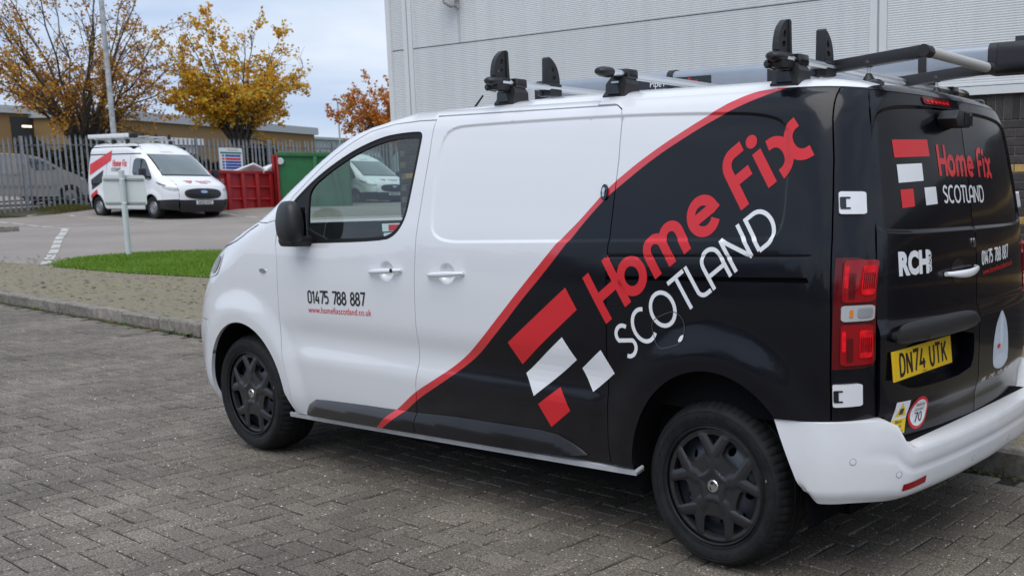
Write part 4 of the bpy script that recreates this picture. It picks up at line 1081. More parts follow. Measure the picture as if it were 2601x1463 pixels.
# ================================================================== the place
DH = np.array([math.cos(CAM_YAW), math.sin(CAM_YAW)])
_T = pchip([0,13,15,22,29,31.5,33.5,40,60,120],[0,0,.05,.25,.46,.52,.76,.92,1.25,2.0])
def ter(x, y):
    """height of the ground beyond the kerb: it climbs gently away from the paving"""
    D = (np.asarray(x, float) - CAM_POS[0]) * DH[0] + (np.asarray(y, float) - CAM_POS[1]) * DH[1]
    return .13 + _T(D)
def terz(x, y): return float(ter(x, y))
def kerb_y(x): return -.985 - .0333 * x
KA = math.atan(-.0333)
def island_rand(nt):
    g = nt.nodes.new('ShaderNodeNewGeometry'); o = nt.nodes.new('ShaderNodeObjectInfo')
    a = nt.nodes.new('ShaderNodeMath'); a.operation = 'ADD'; f = nt.nodes.new('ShaderNodeMath'); f.operation = 'FRACT'
    nt.links.new(g.outputs['Random Per Island'], a.inputs[0]); nt.links.new(o.outputs['Random'], a.inputs[1]); nt.links.new(a.outputs[0], f.inputs[0])
    return f
def ramp(nt, src, stops, interp='LINEAR'):
    r = nt.nodes.new('ShaderNodeValToRGB'); r.color_ramp.interpolation = interp
    e = r.color_ramp.elements
    while len(e) < len(stops): e.new(0.5)
    for k, (p, c) in enumerate(stops): e[k].position = p; e[k].color = (*c, 1)
    nt.links.new(src, r.inputs[0]); return r
def mixc(nt, a, b, fac, mode='MIX'):
    m = nt.nodes.new('ShaderNodeMix'); m.data_type = 'RGBA'; m.blend_type = mode
    if isinstance(fac, float): m.inputs[0].default_value = fac
    else: nt.links.new(fac, m.inputs[0])
    for s, i in ((a, 6), (b, 7)):
        if isinstance(s, tuple): m.inputs[i].default_value = (*s, 1)
        else: nt.links.new(s, m.inputs[i])
    return m.outputs[2]
def noise(nt, scale, detail=4, rough=.6, vec=None, coord='Object'):
    n = nt.nodes.new('ShaderNodeTexNoise'); n.inputs['Scale'].default_value = scale; n.inputs['Detail'].default_value = detail; n.inputs['Roughness'].default_value = rough
    if vec is None:
        t = nt.nodes.new('ShaderNodeTexCoord'); vec = t.outputs[coord]
    nt.links.new(vec, n.inputs['Vector']); return n.outputs['Fac']
def wpos(nt): return nt.nodes.new('ShaderNodeNewGeometry').outputs['Position']
def bumpn(nt, b, h, s, d):
    k = nt.nodes.new('ShaderNodeBump'); k.inputs['Strength'].default_value = s; k.inputs['Distance'].default_value = d
    nt.links.new(h, k.inputs['Height']); nt.links.new(k.outputs[0], b.inputs['Normal'])
def paver_mat():
    m, nt, b = new_mat('concrete_paver'); p = wpos(nt)
    rnd = island_rand(nt)
    base = ramp(nt, rnd.outputs[0], [(0, (.128, .114, .098)), (.5, (.150, .134, .116)), (1, (.180, .161, .140))])
    big = ramp(nt, noise(nt, .8, 5, .6, p), [(.3, (.62, .61, .58)), (.7, (1.25, 1.22, 1.16))])
    c = mixc(nt, base.outputs[0], big.outputs[0], 1.0, 'MULTIPLY')
    n1 = noise(nt, 150, 3, .75, p)
    sp = ramp(nt, n1, [(.34, (.34, .33, .32)), (.50, (.95, .95, .95)), (.60, (1.45, 1.42, 1.36)), (.68, (3.0, 2.9, 2.75))])
    c = mixc(nt, c, sp.outputs[0], 1.0, 'MULTIPLY')
    n2 = ramp(nt, noise(nt, 85, 2, .6, p), [(.32, (.60, .59, .58)), (.5, (.98, .98, .98)), (.68, (1.45, 1.43, 1.40))])
    c = mixc(nt, c, n2.outputs[0], 1.0, 'MULTIPLY')
    st = ramp(nt, noise(nt, 2.2, 4, .55, p), [(.60, (1, 1, 1)), (.74, (.80, .79, .78))])
    c = mixc(nt, c, st.outputs[0], 1.0, 'MULTIPLY')
    v = nt.nodes.new('ShaderNodeTexVoronoi'); v.inputs['Scale'].default_value = 78; nt.links.new(p, v.inputs['Vector'])
    vr = ramp(nt, v.outputs['Color'], [(.86, (0, 0, 0)), (.90, (1, 1, 1))])
    vd = ramp(nt, v.outputs['Distance'], [(.30, (1, 1, 1)), (.42, (0, 0, 0))])
    vm = mixc(nt, vr.outputs[0], vd.outputs[0], 1.0, 'MULTIPLY')
    c = mixc(nt, c, (.66, .61, .55), vm)
    nt.links.new(c, b.inputs['Base Color']); b.inputs['Roughness'].default_value = .78
    bumpn(nt, b, n1, .55, .004); return m
def joint_mat():
    m, nt, b = new_mat('joint_sand'); p = wpos(nt)
    c = ramp(nt, noise(nt, 3.0, 5, .65, p), [(.35, (.012, .011, .010)), (.62, (.022, .022, .015)), (.75, (.030, .042, .014))])
    nt.links.new(c.outputs[0], b.inputs['Base Color']); b.inputs['Roughness'].default_value = .95; return m
def asphalt_mat(name='car_park_asphalt', lo=(.205, .182, .162), hi=(.285, .252, .225)):
    m, nt, b = new_mat(name); p = wpos(nt)
    c = ramp(nt, noise(nt, .35, 6, .6, p), [(.3, lo), (.7, hi)])
    f = ramp(nt, noise(nt, 60, 3, .7, p), [(.3, (.72, .72, .72)), (.7, (1.28, 1.27, 1.25))])
    nt.links.new(mixc(nt, c.outputs[0], f.outputs[0], 1.0, 'MULTIPLY'), b.inputs['Base Color']); b.inputs['Roughness'].default_value = .85
    bumpn(nt, b, noise(nt, 90, 3, .7, p), .3, .006); return m
def mossy_mat():
    m, nt, b = new_mat('mossy_brick_paving'); p = wpos(nt)
    br = nt.nodes.new('ShaderNodeTexBrick'); br.inputs['Scale'].default_value = 5.0; nt.links.new(p, br.inputs['Vector'])
    br.inputs['Color1'].default_value = (.235, .198, .15, 1); br.inputs['Color2'].default_value = (.175, .15, .115, 1); br.inputs['Mortar'].default_value = (.17, .155, .085, 1)
    br.inputs['Mortar Size'].default_value = .03; br.inputs['Mortar Smooth'].default_value = .4
    c = mixc(nt, br.outputs['Color'], (.20, .195, .085), ramp(nt, noise(nt, 1.3, 6, .7, p), [(.46, (0, 0, 0)), (.72, (.6, .6, .6))]).outputs[0])
    f = ramp(nt, noise(nt, 45, 4, .75, p), [(.3, (.42, .42, .40)), (.5, (.95, .95, .93)), (.7, (1.75, 1.7, 1.62))])
    nt.links.new(mixc(nt, c, f.outputs[0], 1.0, 'MULTIPLY'), b.inputs['Base Color']); b.inputs['Roughness'].default_value = .9
    bumpn(nt, b, noise(nt, 50, 3, .7, p), .5, .01); return m
M_paver = paver_mat(); M_joint = joint_mat(); M_asph = asphalt_mat(); M_moss = mossy_mat()
def kerb_mat():
    m, nt, b = new_mat('kerb_concrete'); p = wpos(nt); rnd = island_rand(nt)
    c = ramp(nt, rnd.outputs[0], [(0, (.19, .172, .150)), (1, (.26, .235, .205))])
    f = ramp(nt, noise(nt, 14, 6, .7, p), [(.28, (.42, .42, .40)), (.5, (.9, .9, .88)), (.72, (1.5, 1.48, 1.44))])
    nt.links.new(mixc(nt, c.outputs[0], f.outputs[0], 1.0, 'MULTIPLY'), b.inputs['Base Color']); b.inputs['Roughness'].default_value = .88
    bumpn(nt, b, noise(nt, 60, 4, .7, p), .5, .006); return m
M_kerb = kerb_mat()
def terrain_patch(name, poly, off, m, sp, kind='structure', skirt=0.0):
    V2, F = triangulate(poly, [], sp)
    z = ter(V2[:, 0], V2[:, 1]) + off
    o = mesh_obj(name, np.column_stack([V2, z]), [tuple(f) for f in F], m); o['kind'] = kind; return o
# far ground to the horizon
gv = []; gf = []; rings = [(0, -.35), (70, -.2), (140, 1.2), (400, 2.0), (1500, 3.0)]
for rr_, z in rings:
    for k in range(36): gv.append((CAM_POS[0] + rr_ * math.cos(k * math.pi / 18), CAM_POS[1] + rr_ * math.sin(k * math.pi / 18), z))
for i in range(len(rings) - 1):
    for k in range(36): gf.append((i*36+k, (i+1)*36+k, (i+1)*36+(k+1)%36, i*36+(k+1)%36))
struct(mesh_obj('ground', gv, gf, mat('distant_ground', (.09, .10, .07), .95, var=.3, vscale=.05)))
# paving bed and car park sheet
pv = struct(mesh_obj('paving', [(-14, kerb_y(-14) - .05, -.010), (24, kerb_y(24) - .05, -.010), (24, 18, -.010), (-14, 18, -.010)], [(0,1,2,3)], M_joint))
terrain_patch('car_park', [(9.6, kerb_y(9.6) - .10), (60, kerb_y(60) - .10), (60, -42), (9.6, -42)], -.004, M_asph, 1.2)
terrain_patch('footpath', [(-6, kerb_y(-6) - .12), (-6, -4.45), (9.2, -4.45), (9.2, -6.5), (12.6, -6.2), (12.6, -4.0), (13.1, -3.85), (14.8, -3.50), (16.85, -3.26), (17.6, -3.32), (19.5, -3.0), (22, -2.4), (24, kerb_y(24) - .12), (14, kerb_y(14) - .12)], .002, M_moss, .5)
# --- block paving, 90 degree herringbone, 200 x 100 mm
BL, BW, JT, BH = .200, .100, .0075, .05
def block_mesh(L, W, seed):
    r = random.Random(seed); c = .0055; hx, hy = (L - JT) / 2, (W - JT) / 2
    lv = [(-hx, -hy), (hx, -hy), (hx, hy), (-hx, hy)]
    j = lambda: r.uniform(-.0012, .0012)
    top = [(sx * (hx - c) + j(), sy * (hy - c) + j(), j() * .6) for sx, sy in ((-1,-1),(1,-1),(1,1),(-1,1))]
    mid = [(a + j(), b + j(), -c) for a, b in lv]; bot = [(a, b, -BH) for a, b in lv]
    F = [(0,1,2,3)] + [(4+i, 4+(i+1)%4, (i+1)%4, i) for i in range(4)] + [(8+i, 8+(i+1)%4, 4+(i+1)%4, 4+i) for i in range(4)]
    return top + mid + bot, F
blocks = []
ca, sa = math.cos(KA), math.sin(KA)
def lat2w(a, b): return (a * ca - b * sa, -.985 + a * sa + b * ca + .06)
for ia in range(-80, 165):
    for ib in range(0, 104):
        k = (ia - ib) % 4
        if k == 0: blocks.append((*lat2w((ia + 1) * BW, (ib + .5) * BW), 0))
        elif k == 2 and ib > 0: blocks.append((*lat2w((ia + .5) * BW, ib * BW), 1))
def cam_px(P):
    P = np.asarray(P, float) - CAM_POS
    d = np.array([math.cos(CAM_YAW) * math.cos(CAM_PITCH), math.sin(CAM_YAW) * math.cos(CAM_PITCH), math.sin(CAM_PITCH)])
    rt = np.cross(d, [0, 0, 1.0]); rt /= np.linalg.norm(rt); up = np.cross(rt, d)
    q = P @ d; return 1981.2 + 2526.1 * (P @ rt) / q, 847.8 - 2526.1 * (P @ up) / q, q
B = np.array(blocks); u, v, q = cam_px(np.column_stack([B[:, 0], B[:, 1], np.zeros(len(B))]))
inframe = (q > 1.0) & (u > 0) & (u < 2601) & (v < 1463) & ~((B[:, 0] > -.5) & (B[:, 0] < 3.6) & (B[:, 1] < .7))
order = np.argsort(np.where(inframe, q, 99)); near = set(order[:300].tolist())
protos = []
for s in range(8):
    for orient in (0, 1):
        V, F = block_mesh(BL, BW, s * 2 + orient)
        if orient: V = [(-y, x, z) for x, y, z in V]
        me = bpy.data.meshes.new('paver'); me.from_pydata(V, [], F); me.materials.append(M_paver); protos.append((me, V, F))
fv = []; ff_ = []
for i in range(len(B)):
    x, y, o = B[i]; pr = protos[(random.randrange(8)) * 2 + int(o)]
    tx, ty, dz = random.gauss(0, .006), random.gauss(0, .006), (random.gauss(0, .0011) if random.random() > .04 else random.uniform(-.006, -.003))
    if i in near:
        ob = bpy.data.objects.new('paver', pr[0]); COL.objects.link(ob); ob.parent = pv
        ob.location = (x, y, dz); ob.rotation_euler = (tx, ty, KA + random.gauss(0, .006))
    else:
        o0 = len(fv); c_, s_ = math.cos(KA), math.sin(KA)
        for a, b_, z in pr[1]:
            X = x + a * c_ - b_ * s_; Y = y + a * s_ + b_ * c_
            fv.append((X, Y, z + dz + a * -ty + b_ * tx))
        ff_ += [tuple(k + o0 for k in f) for f in pr[2]]
pf = mesh_obj('paver_field', fv, ff_, M_paver, pv); pf['kind'] = 'stuff'
for nm, x0, x1, y0, y1 in (('yard', -60, 40, 9.05, 60), ('yard', -60, -7.75, -30, 9.05), ('yard', 16.35, 40, -1.4, 9.05)):
    yb0 = max(y0, -60); struct(mesh_obj(nm, [(x0, yb0, -.004), (x1, yb0, -.004), (x1, y1, -.004), (x0, y1, -.004)], [(0, 1, 2, 3)], M_paver))
# --- kerb stones
KB = struct(empty('kerb', (0, 0, 0)))
x = -3.6; i = 0
while x < 24:
    L = .905; c1 = .018
    V = []
    pr = [(-.002, -.10), (-.002, .115), (-.018, .134), (-.125, .134), (-.125, -.10)]
    for t in (0, .33, .66, 1):
        for a, b_ in pr:
            V.append((.005 + (L - .012) * t, a + random.uniform(-.0025, .0025), b_ + random.uniform(-.003, .003) - (.006 if t in (0, 1) else 0) * (b_ > .1)))
    F = []
    for s in range(3):
        for k in range(4): F.append((s*5+k, s*5+k+1, (s+1)*5+k+1, (s+1)*5+k))
    F += [(0,1,2,3,4), tuple(15+k for k in (4,3,2,1,0))]
    ob = mesh_obj('kerbstone', V, F, M_kerb, KB, 35)
    xm = x; ob.location = (xm, kerb_y(xm), 0 + (0 if x < 14 else 0)); ob.rotation_euler = (0, 0, KA + random.gauss(0, .003))
    x += L; i += 1
# --- weeds and moss along the kerb foot
def leaf_mat(name, stops, trans=.25, rough=.55):
    m, nt, b = new_mat(name); f = island_rand(nt)
    r = ramp(nt, f.outputs[0], stops); nt.links.new(r.outputs[0], b.inputs['Base Color']); b.inputs['Roughness'].default_value = rough
    b.inputs['Specular IOR Level'].default_value = .25
    if trans:
        o = nt.nodes['Material Output']; t = nt.nodes.new('ShaderNodeBsdfTranslucent'); nt.links.new(r.outputs[0], t.inputs[0])
        mx = nt.nodes.new('ShaderNodeMixShader'); mx.inputs[0].default_value = trans
        nt.links.new(b.outputs[0], mx.inputs[1]); nt.links.new(t.outputs[0], mx.inputs[2]); nt.links.new(mx.outputs[0], o.inputs[0])
    return m
M_weed = leaf_mat('weed_leaf', [(0, (.03, .07, .012)), (.6, (.07, .13, .02)), (1, (.13, .15, .04))])
M_mossg = leaf_mat('moss', [(0, (.035, .05, .012)), (.6, (.06, .075, .018)), (1, (.09, .08, .03))], 0)
M_dead = leaf_mat('fallen_leaf', [(0, (.16, .055, .015)), (.5, (.28, .11, .03)), (1, (.36, .20, .07))], .1)
ms = MB()
for k in range(2600):
    x = random.uniform(-2.2, 16); dens = .5 + .5 * math.sin(x * 2.3) * math.sin(x * .9 + 1)
    if random.random() > dens + .15: continue
    y = kerb_y(x) + abs(random.gauss(0, .03)) + .004; s = random.uniform(.006, .018)
    a = random.uniform(0, 6.3); h = random.uniform(.002, .014)
    ms.add([(x + s * math.cos(a), y + s * math.sin(a), .001), (x + s * math.cos(a + 2.1), y + s * math.sin(a + 2.1), .001), (x + s * math.cos(a + 4.2), y + s * math.sin(a + 4.2), .001), (x, y, h + .004)], [(0,1,3),(1,2,3),(2,0,3)])
mo = ms.build('kerb_moss', M_mossg); mo['kind'] = 'stuff'
def blade_leaf(mb, p, d, L, W, droop=.4):
    d = np.array(d, float); d /= np.linalg.norm(d); side = np.cross(d, [0, 0, 1.0]); side /= (np.linalg.norm(side) + 1e-9)
    p = np.array(p, float); V = []; ts = (0, .35, .7, 1)
    for t in ts:
        c = p + d * L * t - np.array([0, 0, droop * L * t * t]); w = W * math.sin(math.pi * min(.97, .12 + t * .86)) / 2
        V += [c - side * w, c + side * w]
    mb.add(V, [(0,1,3,2),(2,3,5,4),(4,5,7,6)])
def weed(x, y, h, n, label, tall=False):
    mb = MB(); r = random.Random(int(x * 1000))
    if tall:
        mb.tube([(0, 0, 0), (.004, .003, h * .5), (-.003, .006, h)], [.0028, .0022, .0012], 5)
        for k in range(n):
            a = k * 2.4; z = h * (.12 + .85 * k / n); L = h * (.34 - .2 * k / n)
            blade_leaf(mb, (0, 0, z), (math.cos(a), math.sin(a), .5), L, L * .35, .5)
    else:
        for k in range(n):
            a = k * 2.4 + r.uniform(-.3, .3); L = h * r.uniform(.7, 1.2); blade_leaf(mb, (0, 0, .002), (math.cos(a), math.sin(a), r.uniform(.3, 1.1)), L, L * .33, .5)
    o = mb.build('weed', M_weed, None, 60); o.location = (x, y, 0)
    tag(o, label, 'weed', 'weeds along the kerb foot')
weed(-.50, kerb_y(-.5) + .035, .085, 9, 'spindly upright weed at kerb foot under van bumper', True)
weed(-.14, kerb_y(-.14) + .03, .055, 8, 'small leafy weed half hidden behind bumper at kerb')
for k, (x, lb) in enumerate(((12.35, 'leftmost weed tuft at the kerb foot by grass island'), (10.15, 'weed with pale leaves at kerb foot, left of the dead leaf'), (9.85, 'low weed rosette at kerb foot beside fallen leaf'), (8.75, 'weed patch at kerb foot nearest the front wheel'), (8.35, 'small weed hugging kerb just ahead of the bumper'))):
    weed(x, kerb_y(x) + .035, .09, 12, lb)
def dead_leaf(x, y, z, s, label, a=0.0):
    mb = MB(); pts = []
    for k in range(11):
        t = 2 * math.pi * k / 11; rr_ = s * (1.0 if k % 2 == 0 else .55); pts.append((rr_ * math.cos(t), rr_ * math.sin(t) * .8, s * .25 * random.random()))
    V = [(0, 0, s * .18)] + pts; mb.add(V, [(0, 1 + k, 1 + (k + 1) % 11) for k in range(11)])
    mb.tube([(0, 0, s * .15), (-s * 1.3, s * .3, s * .1)], s * .03, 4)
    o = mb.build('fallen_leaf', M_dead); o.location = (x, y, z); o.rotation_euler = (0, 0, a); tag(o, label, 'leaf', 'fallen leaves on the ground')
dead_leaf(-.265, kerb_y(-.3) + .04, .006, .030, 'curled brown leaf at kerb foot beneath the bumper', .4)
dead_leaf(-.06, kerb_y(0) + .05, .006, .032, 'crumpled tan leaf beside the small weed under bumper', 1.7)
dead_leaf(13.0, .05, .006, .07, 'orange leaf alone on paving at left edge', 1.0)
dead_leaf(10.1, kerb_y(10) + .06, .006, .05, 'brown leaf at the kerb foot left of the van', .3)
dead_leaf(9.05, kerb_y(9) + .08, .006, .05, 'reddish leaf at the kerb foot near the front wheel', 2.2)
dead_leaf(3.62, 2.62, .006, .022, 'pale scrap of leaf on the paving in the foreground', 2.0)
# --- grass island
M_grass = leaf_mat('grass_blade', [(0, (.09, .19, .014)), (.55, (.15, .29, .022)), (.88, (.21, .32, .036)), (1, (.30, .28, .09))], .3)
GI = smooth_poly([(16.95, -3.32), (16.0, -3.38), (14.774, -3.52), (13.08, -3.87), (12.3, -4.10), (12.0, -5.2), (13.0, -7.6), (15.5, -7.7), (17.2, -6.9), (17.6, -6.40), (18.04, -5.79), (18.35, -5.28), (18.45, -4.70), (18.13, -4.13), (17.5, -3.55)], 1)
gi = terrain_patch('grass_island', GI, .012, mat('grass_soil', (.09, .17, .016), .95, var=.4, vscale=9), .3, 'structure')
Pg = np.array(GI); N = 52000
gx = rng.uniform(Pg[:, 0].min(), Pg[:, 0].max(), N); gy = rng.uniform(Pg[:, 1].min(), Pg[:, 1].max(), N)
ok = pin(np.column_stack([gx, gy]), GI); gx = gx[ok]; gy = gy[ok]; n = len(gx)
gz = ter(gx, gy) + .008; a = rng.uniform(0, 6.28, n); h = rng.uniform(.03, .07, n) * (.8 + .3 * np.sin(gx * 3) * np.sin(gy * 2.3)); w = rng.uniform(.004, .008, n)
lx = rng.normal(0, .022, n); ly = rng.normal(0, .022, n)
GV = np.empty((n, 3, 3)); GV[:, 0] = np.column_stack([gx - w * np.cos(a), gy - w * np.sin(a), gz]); GV[:, 1] = np.column_stack([gx + w * np.cos(a), gy + w * np.sin(a), gz]); GV[:, 2] = np.column_stack([gx + lx, gy + ly, gz + h])
gr = mesh_obj('grass', GV.reshape(-1, 3), np.arange(3 * n).reshape(n, 3), M_grass); gr['kind'] = 'stuff'
# verge under the fence
N = 26000; gx = rng.uniform(34.9, 36.9, N); gy = rng.uniform(-16, -7, N); gz = ter(gx, gy); a = rng.uniform(0, 6.28, N); h = rng.uniform(.04, .16, N) * (.6 + .5 * np.sin(gy * 2.1)); w = rng.uniform(.006, .014, N)
GV = np.empty((N, 3, 3)); GV[:, 0] = np.column_stack([gx - w * np.cos(a), gy - w * np.sin(a), gz]); GV[:, 1] = np.column_stack([gx + w * np.cos(a), gy + w * np.sin(a), gz]); GV[:, 2] = np.column_stack([gx + rng.normal(0, .04, N), gy + rng.normal(0, .04, N), gz + h])
M_verge = leaf_mat('verge_grass', [(0, (.06, .09, .02)), (.5, (.10, .13, .03)), (.8, (.17, .12, .05)), (1, (.16, .09, .03))], .25)
vg = mesh_obj('verge_grass', GV.reshape(-1, 3), np.arange(3 * N).reshape(N, 3), M_verge); vg['kind'] = 'stuff'
terrain_patch('verge', [(34.8, -6), (37.4, -6), (37.4, -24), (34.8, -24)], .012, mat('verge_soil', (.05, .045, .025), .95, var=.4, vscale=3), .6)
# --- painted lines on the car park
M_line = mat('worn_white_line_paint', (.62, .61, .57), .8, col2=(.30, .28, .26), vscale=7)
def road_line(name, pts, w, dash=None):
    pts = densify(pts, .25, False); A, Bq = ribbon(pts, w); V = []; F = []
    for a_, b_ in zip(A, Bq): V += [(a_[0], a_[1], terz(*a_) + .004), (b_[0], b_[1], terz(*b_) + .004)]
    for k in range(len(A) - 1):
        if dash and (k % dash[0]) >= dash[1]: continue
        F.append((2*k, 2*k+1, 2*k+3, 2*k+2))
    o = mesh_obj(name, V, F, M_line); struct(o); return o
road_line('line_marking', [(33.5, -7.90), (30.1, -7.72), (28.87, -7.60), (28.06, -7.57), (27.24, -7.58)], .12, (5, 4))
road_line('line_marking', [(27.24, -7.58), (25.44, -6.82), (24.12, -6.23), (22.0, -5.35), (20.3, -4.65), (17.45, -3.42)], .15, (6, 5))
road_line('line_marking', [(28.76, -7.66), (28.47, -8.86), (28.50, -10.5), (28.6, -16.5)], .10)
road_line('line_marking', [(28.5, -10.3), (34.2, -10.45)], .10)
road_line('line_marking', [(28.55, -13.35), (30.6, -13.38)], .10)
road_line('line_marking', [(29.5, -5.9), (31.5, -6.2)], .12)
# small kerbed island corner at the left edge
ik = MB(); pz = terz(27.6, -6.4)
ik.prism([(27.35, -6.62), (29.5, -6.10), (29.6, -5.2), (27.2, -5.4)], pz - .2, pz + .12, 2, ch=.02)
tag(ik.build('traffic_island', M_kerb, None, 40), 'low concrete kerbed island corner at the left edge', 'kerb')

# leaf litter and clumps along the island edge
lt = MB()
for k in range(900):
    x = random.uniform(6.5, 19.5); y = random.uniform(kerb_y(x) - 2.6, kerb_y(x) - .15)
    if pin(np.array([[x, y]]), GI)[0] or (x < 9.3 and y < -4.4): continue
    s = random.uniform(.010, .035); a = random.uniform(0, 6.3); z = terz(x, y) + .006
    lt.add([(x + s * math.cos(a + t) * (1 if i % 2 == 0 else .6), y + s * math.sin(a + t), z + random.uniform(0, .012)) for i, t in enumerate((0, 1.3, 2.5, 3.8, 5.0))], [(0, 1, 2, 3, 4)])
lo_ = lt.build('leaf_litter', leaf_mat('litter_leaf', [(0, (.10, .06, .03)), (.5, (.20, .13, .06)), (.8, (.26, .20, .10)), (1, (.10, .12, .03))], .05)); lo_['kind'] = 'stuff'
ec = MB()
for q_ in densify(GI, .045):
    if random.random() < .35: continue
    for j in range(5):
        x, y = q_[0] + random.gauss(0, .05), q_[1] + random.gauss(0, .05); a = random.uniform(0, 6.3); w = .007; z = terz(x, y)
        ec.add([(x - w * math.cos(a), y - w * math.sin(a), z), (x + w * math.cos(a), y + w * math.sin(a), z), (x + random.gauss(0, .03), y + random.gauss(0, .03), z + random.uniform(.02, .06))], [(0, 1, 2)])
eo_ = ec.build('edge_grass', M_grass); eo_['kind'] = 'stuff'
# unseen tree line, added far behind the camera for its reflection in the paint
NW = 30000; t = rng.uniform(0, 1, NW); wx = -70 + 170 * t; wy = 62 + 9 * np.sin(t * 9) + rng.normal(0, 2.0, NW); side = rng.uniform(0, 1, NW) < .3
wx = np.where(side, -64 + rng.normal(0, 2, NW), wx); wy = np.where(side, -60 + 130 * t, wy)
hh = 5.0 + 2.2 * np.sin(t * 23) + 1.4 * np.sin(t * 61 + 1); wz = rng.uniform(0, 1, NW) ** .8 * hh; s_ = rng.uniform(.25, .6, NW)
WV = np.column_stack([wx, wy, wz])[:, None, :] + rng.normal(0, .7, (NW, 3, 3)) * s_[:, None, None]
wo = mesh_obj('reflection_tree_line', WV.reshape(-1, 3), np.arange(3 * NW).reshape(NW, 3), leaf_mat('reflection_tree_leaf', [(0, (.03, .035, .015)), (.6, (.07, .07, .025)), (1, (.16, .09, .03))], .1)); wo['kind'] = 'stuff'
# ================================================================== warehouse behind the van
def clad_mat():
    m, nt, b = new_mat('grey_steel_cladding'); tc = nt.nodes.new('ShaderNodeTexCoord'); mp = nt.nodes.new('ShaderNodeMapping'); mp.inputs['Scale'].default_value = (7, 1, .25); nt.links.new(tc.outputs['Object'], mp.inputs[0])
    rnd = nt.nodes.new('ShaderNodeObjectInfo'); c = ramp(nt, rnd.outputs['Random'], [(0, (.635, .655, .66)), (1, (.695, .71, .71))])
    s = ramp(nt, noise(nt, 1.0, 5, .6, mp.outputs[0]), [(.30, (.93, .93, .93)), (.55, (1, 1, 1)), (.75, (1.02, 1.02, 1.02))])
    d = ramp(nt, noise(nt, .5, 4, .6), [(.3, (.95, .95, .95)), (.7, (1.03, 1.03, 1.03))])
    nt.links.new(mixc(nt, mixc(nt, c.outputs[0], s.outputs[0], 1.0, 'MULTIPLY'), d.outputs[0], 1.0, 'MULTIPLY'), b.inputs['Base Color']); b.inputs['Roughness'].default_value = .42; b.inputs['Coat Weight'].default_value = .15; return m
M_clad = clad_mat()
M_cladt = mat('grey_steel_trim', (.70, .715, .715), .40, var=.03, vscale=1.0, coat=.15)
def brick_mat(name, stops, mort=None):
    m, nt, b = new_mat(name); p = wpos(nt); f = island_rand(nt)
    r = ramp(nt, f.outputs[0], stops); n = ramp(nt, noise(nt, 40, 5, .7, p), [(.3, (.65, .65, .65)), (.7, (1.35, 1.33, 1.3))])
    nt.links.new(mixc(nt, r.outputs[0], n.outputs[0], 1.0, 'MULTIPLY'), b.inputs['Base Color']); b.inputs['Roughness'].default_value = .75
    bumpn(nt, b, noise(nt, 90, 4, .7, p), .4, .004); return m
M_bdark = brick_mat('dark_brindle_brick', [(0, (.030, .026, .027)), (.5, (.044, .038, .037)), (1, (.062, .052, .050))])
M_byel = brick_mat('buff_yellow_brick', [(0, (.40, .24, .075)), (.5, (.50, .31, .10)), (1, (.58, .38, .14))])
M_mort = mat('mortar', (.16, .145, .125), .95, var=.3, vscale=12, bump=.3, bscale=80)
WY = -4.5; X0, X1 = -7.5, 9.32; ZC = 2.30
WH = empty('warehouse', (1, WY, 0)); tag(WH, 'grey ribbed cladding warehouse wall on dark brick base behind the van', 'building')
def whm(mb, name, m, par=None, sm=None):
    mb.v = [(x - 1, y - WY, z) for x, y, z in mb.v]; return mb.build(name, m, par or WH, sm)
# ribbed panels
def ribbed(xa, xb, za, zb, y=WY):
    mb = MB(); pit = .0213; z = za; prof = []
    while z < zb - 1e-6:
        z1 = min(z + pit, zb); prof += [(z, .0), (z + (z1 - z) * .30, .0), (z + (z1 - z) * .48, .0018), (z + (z1 - z) * .82, .0018)]; z = z1
    prof.append((zb, 0)); V = []
    for zz, d in prof: V += [(xa, y + d, zz), (xb, y + d, zz)]
    mb.add(V, [(2*k, 2*k+1, 2*k+3, 2*k+2) for k in range(len(prof) - 1)]); return mb
xs = [-7.5, 2.14, 8.92, 9.32]; zs = [ZC + .075, 3.265, 4.27, 5.275, 6.28]
for i in range(3):
    xa, xb = xs[i] + (.09 if i else 0), xs[i + 1] - (.09 if i < 2 else .0)
    for j in range(4):
        whm(ribbed(xa, xb, zs[j] + .006, zs[j + 1] - .006), 'cladding_panel', M_clad)
for xv in (2.14, 8.92):
    whm(MB().box((xv - .088, WY - .02, ZC + .07), (xv - .012, WY + .010, 6.3)).box((xv + .012, WY - .02, ZC + .07), (xv + .088, WY + .010, 6.3)), 'joint_trim', M_cladt)
    whm(MB().box((xv - .014, WY - .03, ZC + .07), (xv + .014, WY + .003, 6.29)), 'joint_gap', mat('grey_gasket', (.36, .38, .39), .6))
whm(MB().box((-7.5, WY - .03, ZC), (9.33, WY + .035, ZC + .070)), 'base_flashing', M_cladt)
whm(MB().box((-7.5, WY - .04, ZC + .071), (9.32, WY - .003, 6.3)), 'cladding_backing', mat('dark_joint', (.10, .115, .13), .8))
whm(MB().box((9.28, WY - 25, ZC + .07), (9.335, WY + .012, 6.32)).box((9.25, WY - .04, ZC + .07), (9.335, WY + .022, 6.32)), 'corner_return', M_cladt)
whm(MB().box((9.24, WY - 24, -.1), (9.268, WY - .012, ZC)), 'brick_return', M_bdark)
whm(MB().box((-7.5, WY - 24, 6.3), (9.34, WY + .06, 6.42)), 'parapet', M_cladt)
whm(MB().box((-7.5, WY - 24, 0), (9.2, WY - .12, 6.2)), 'core', M_dark)
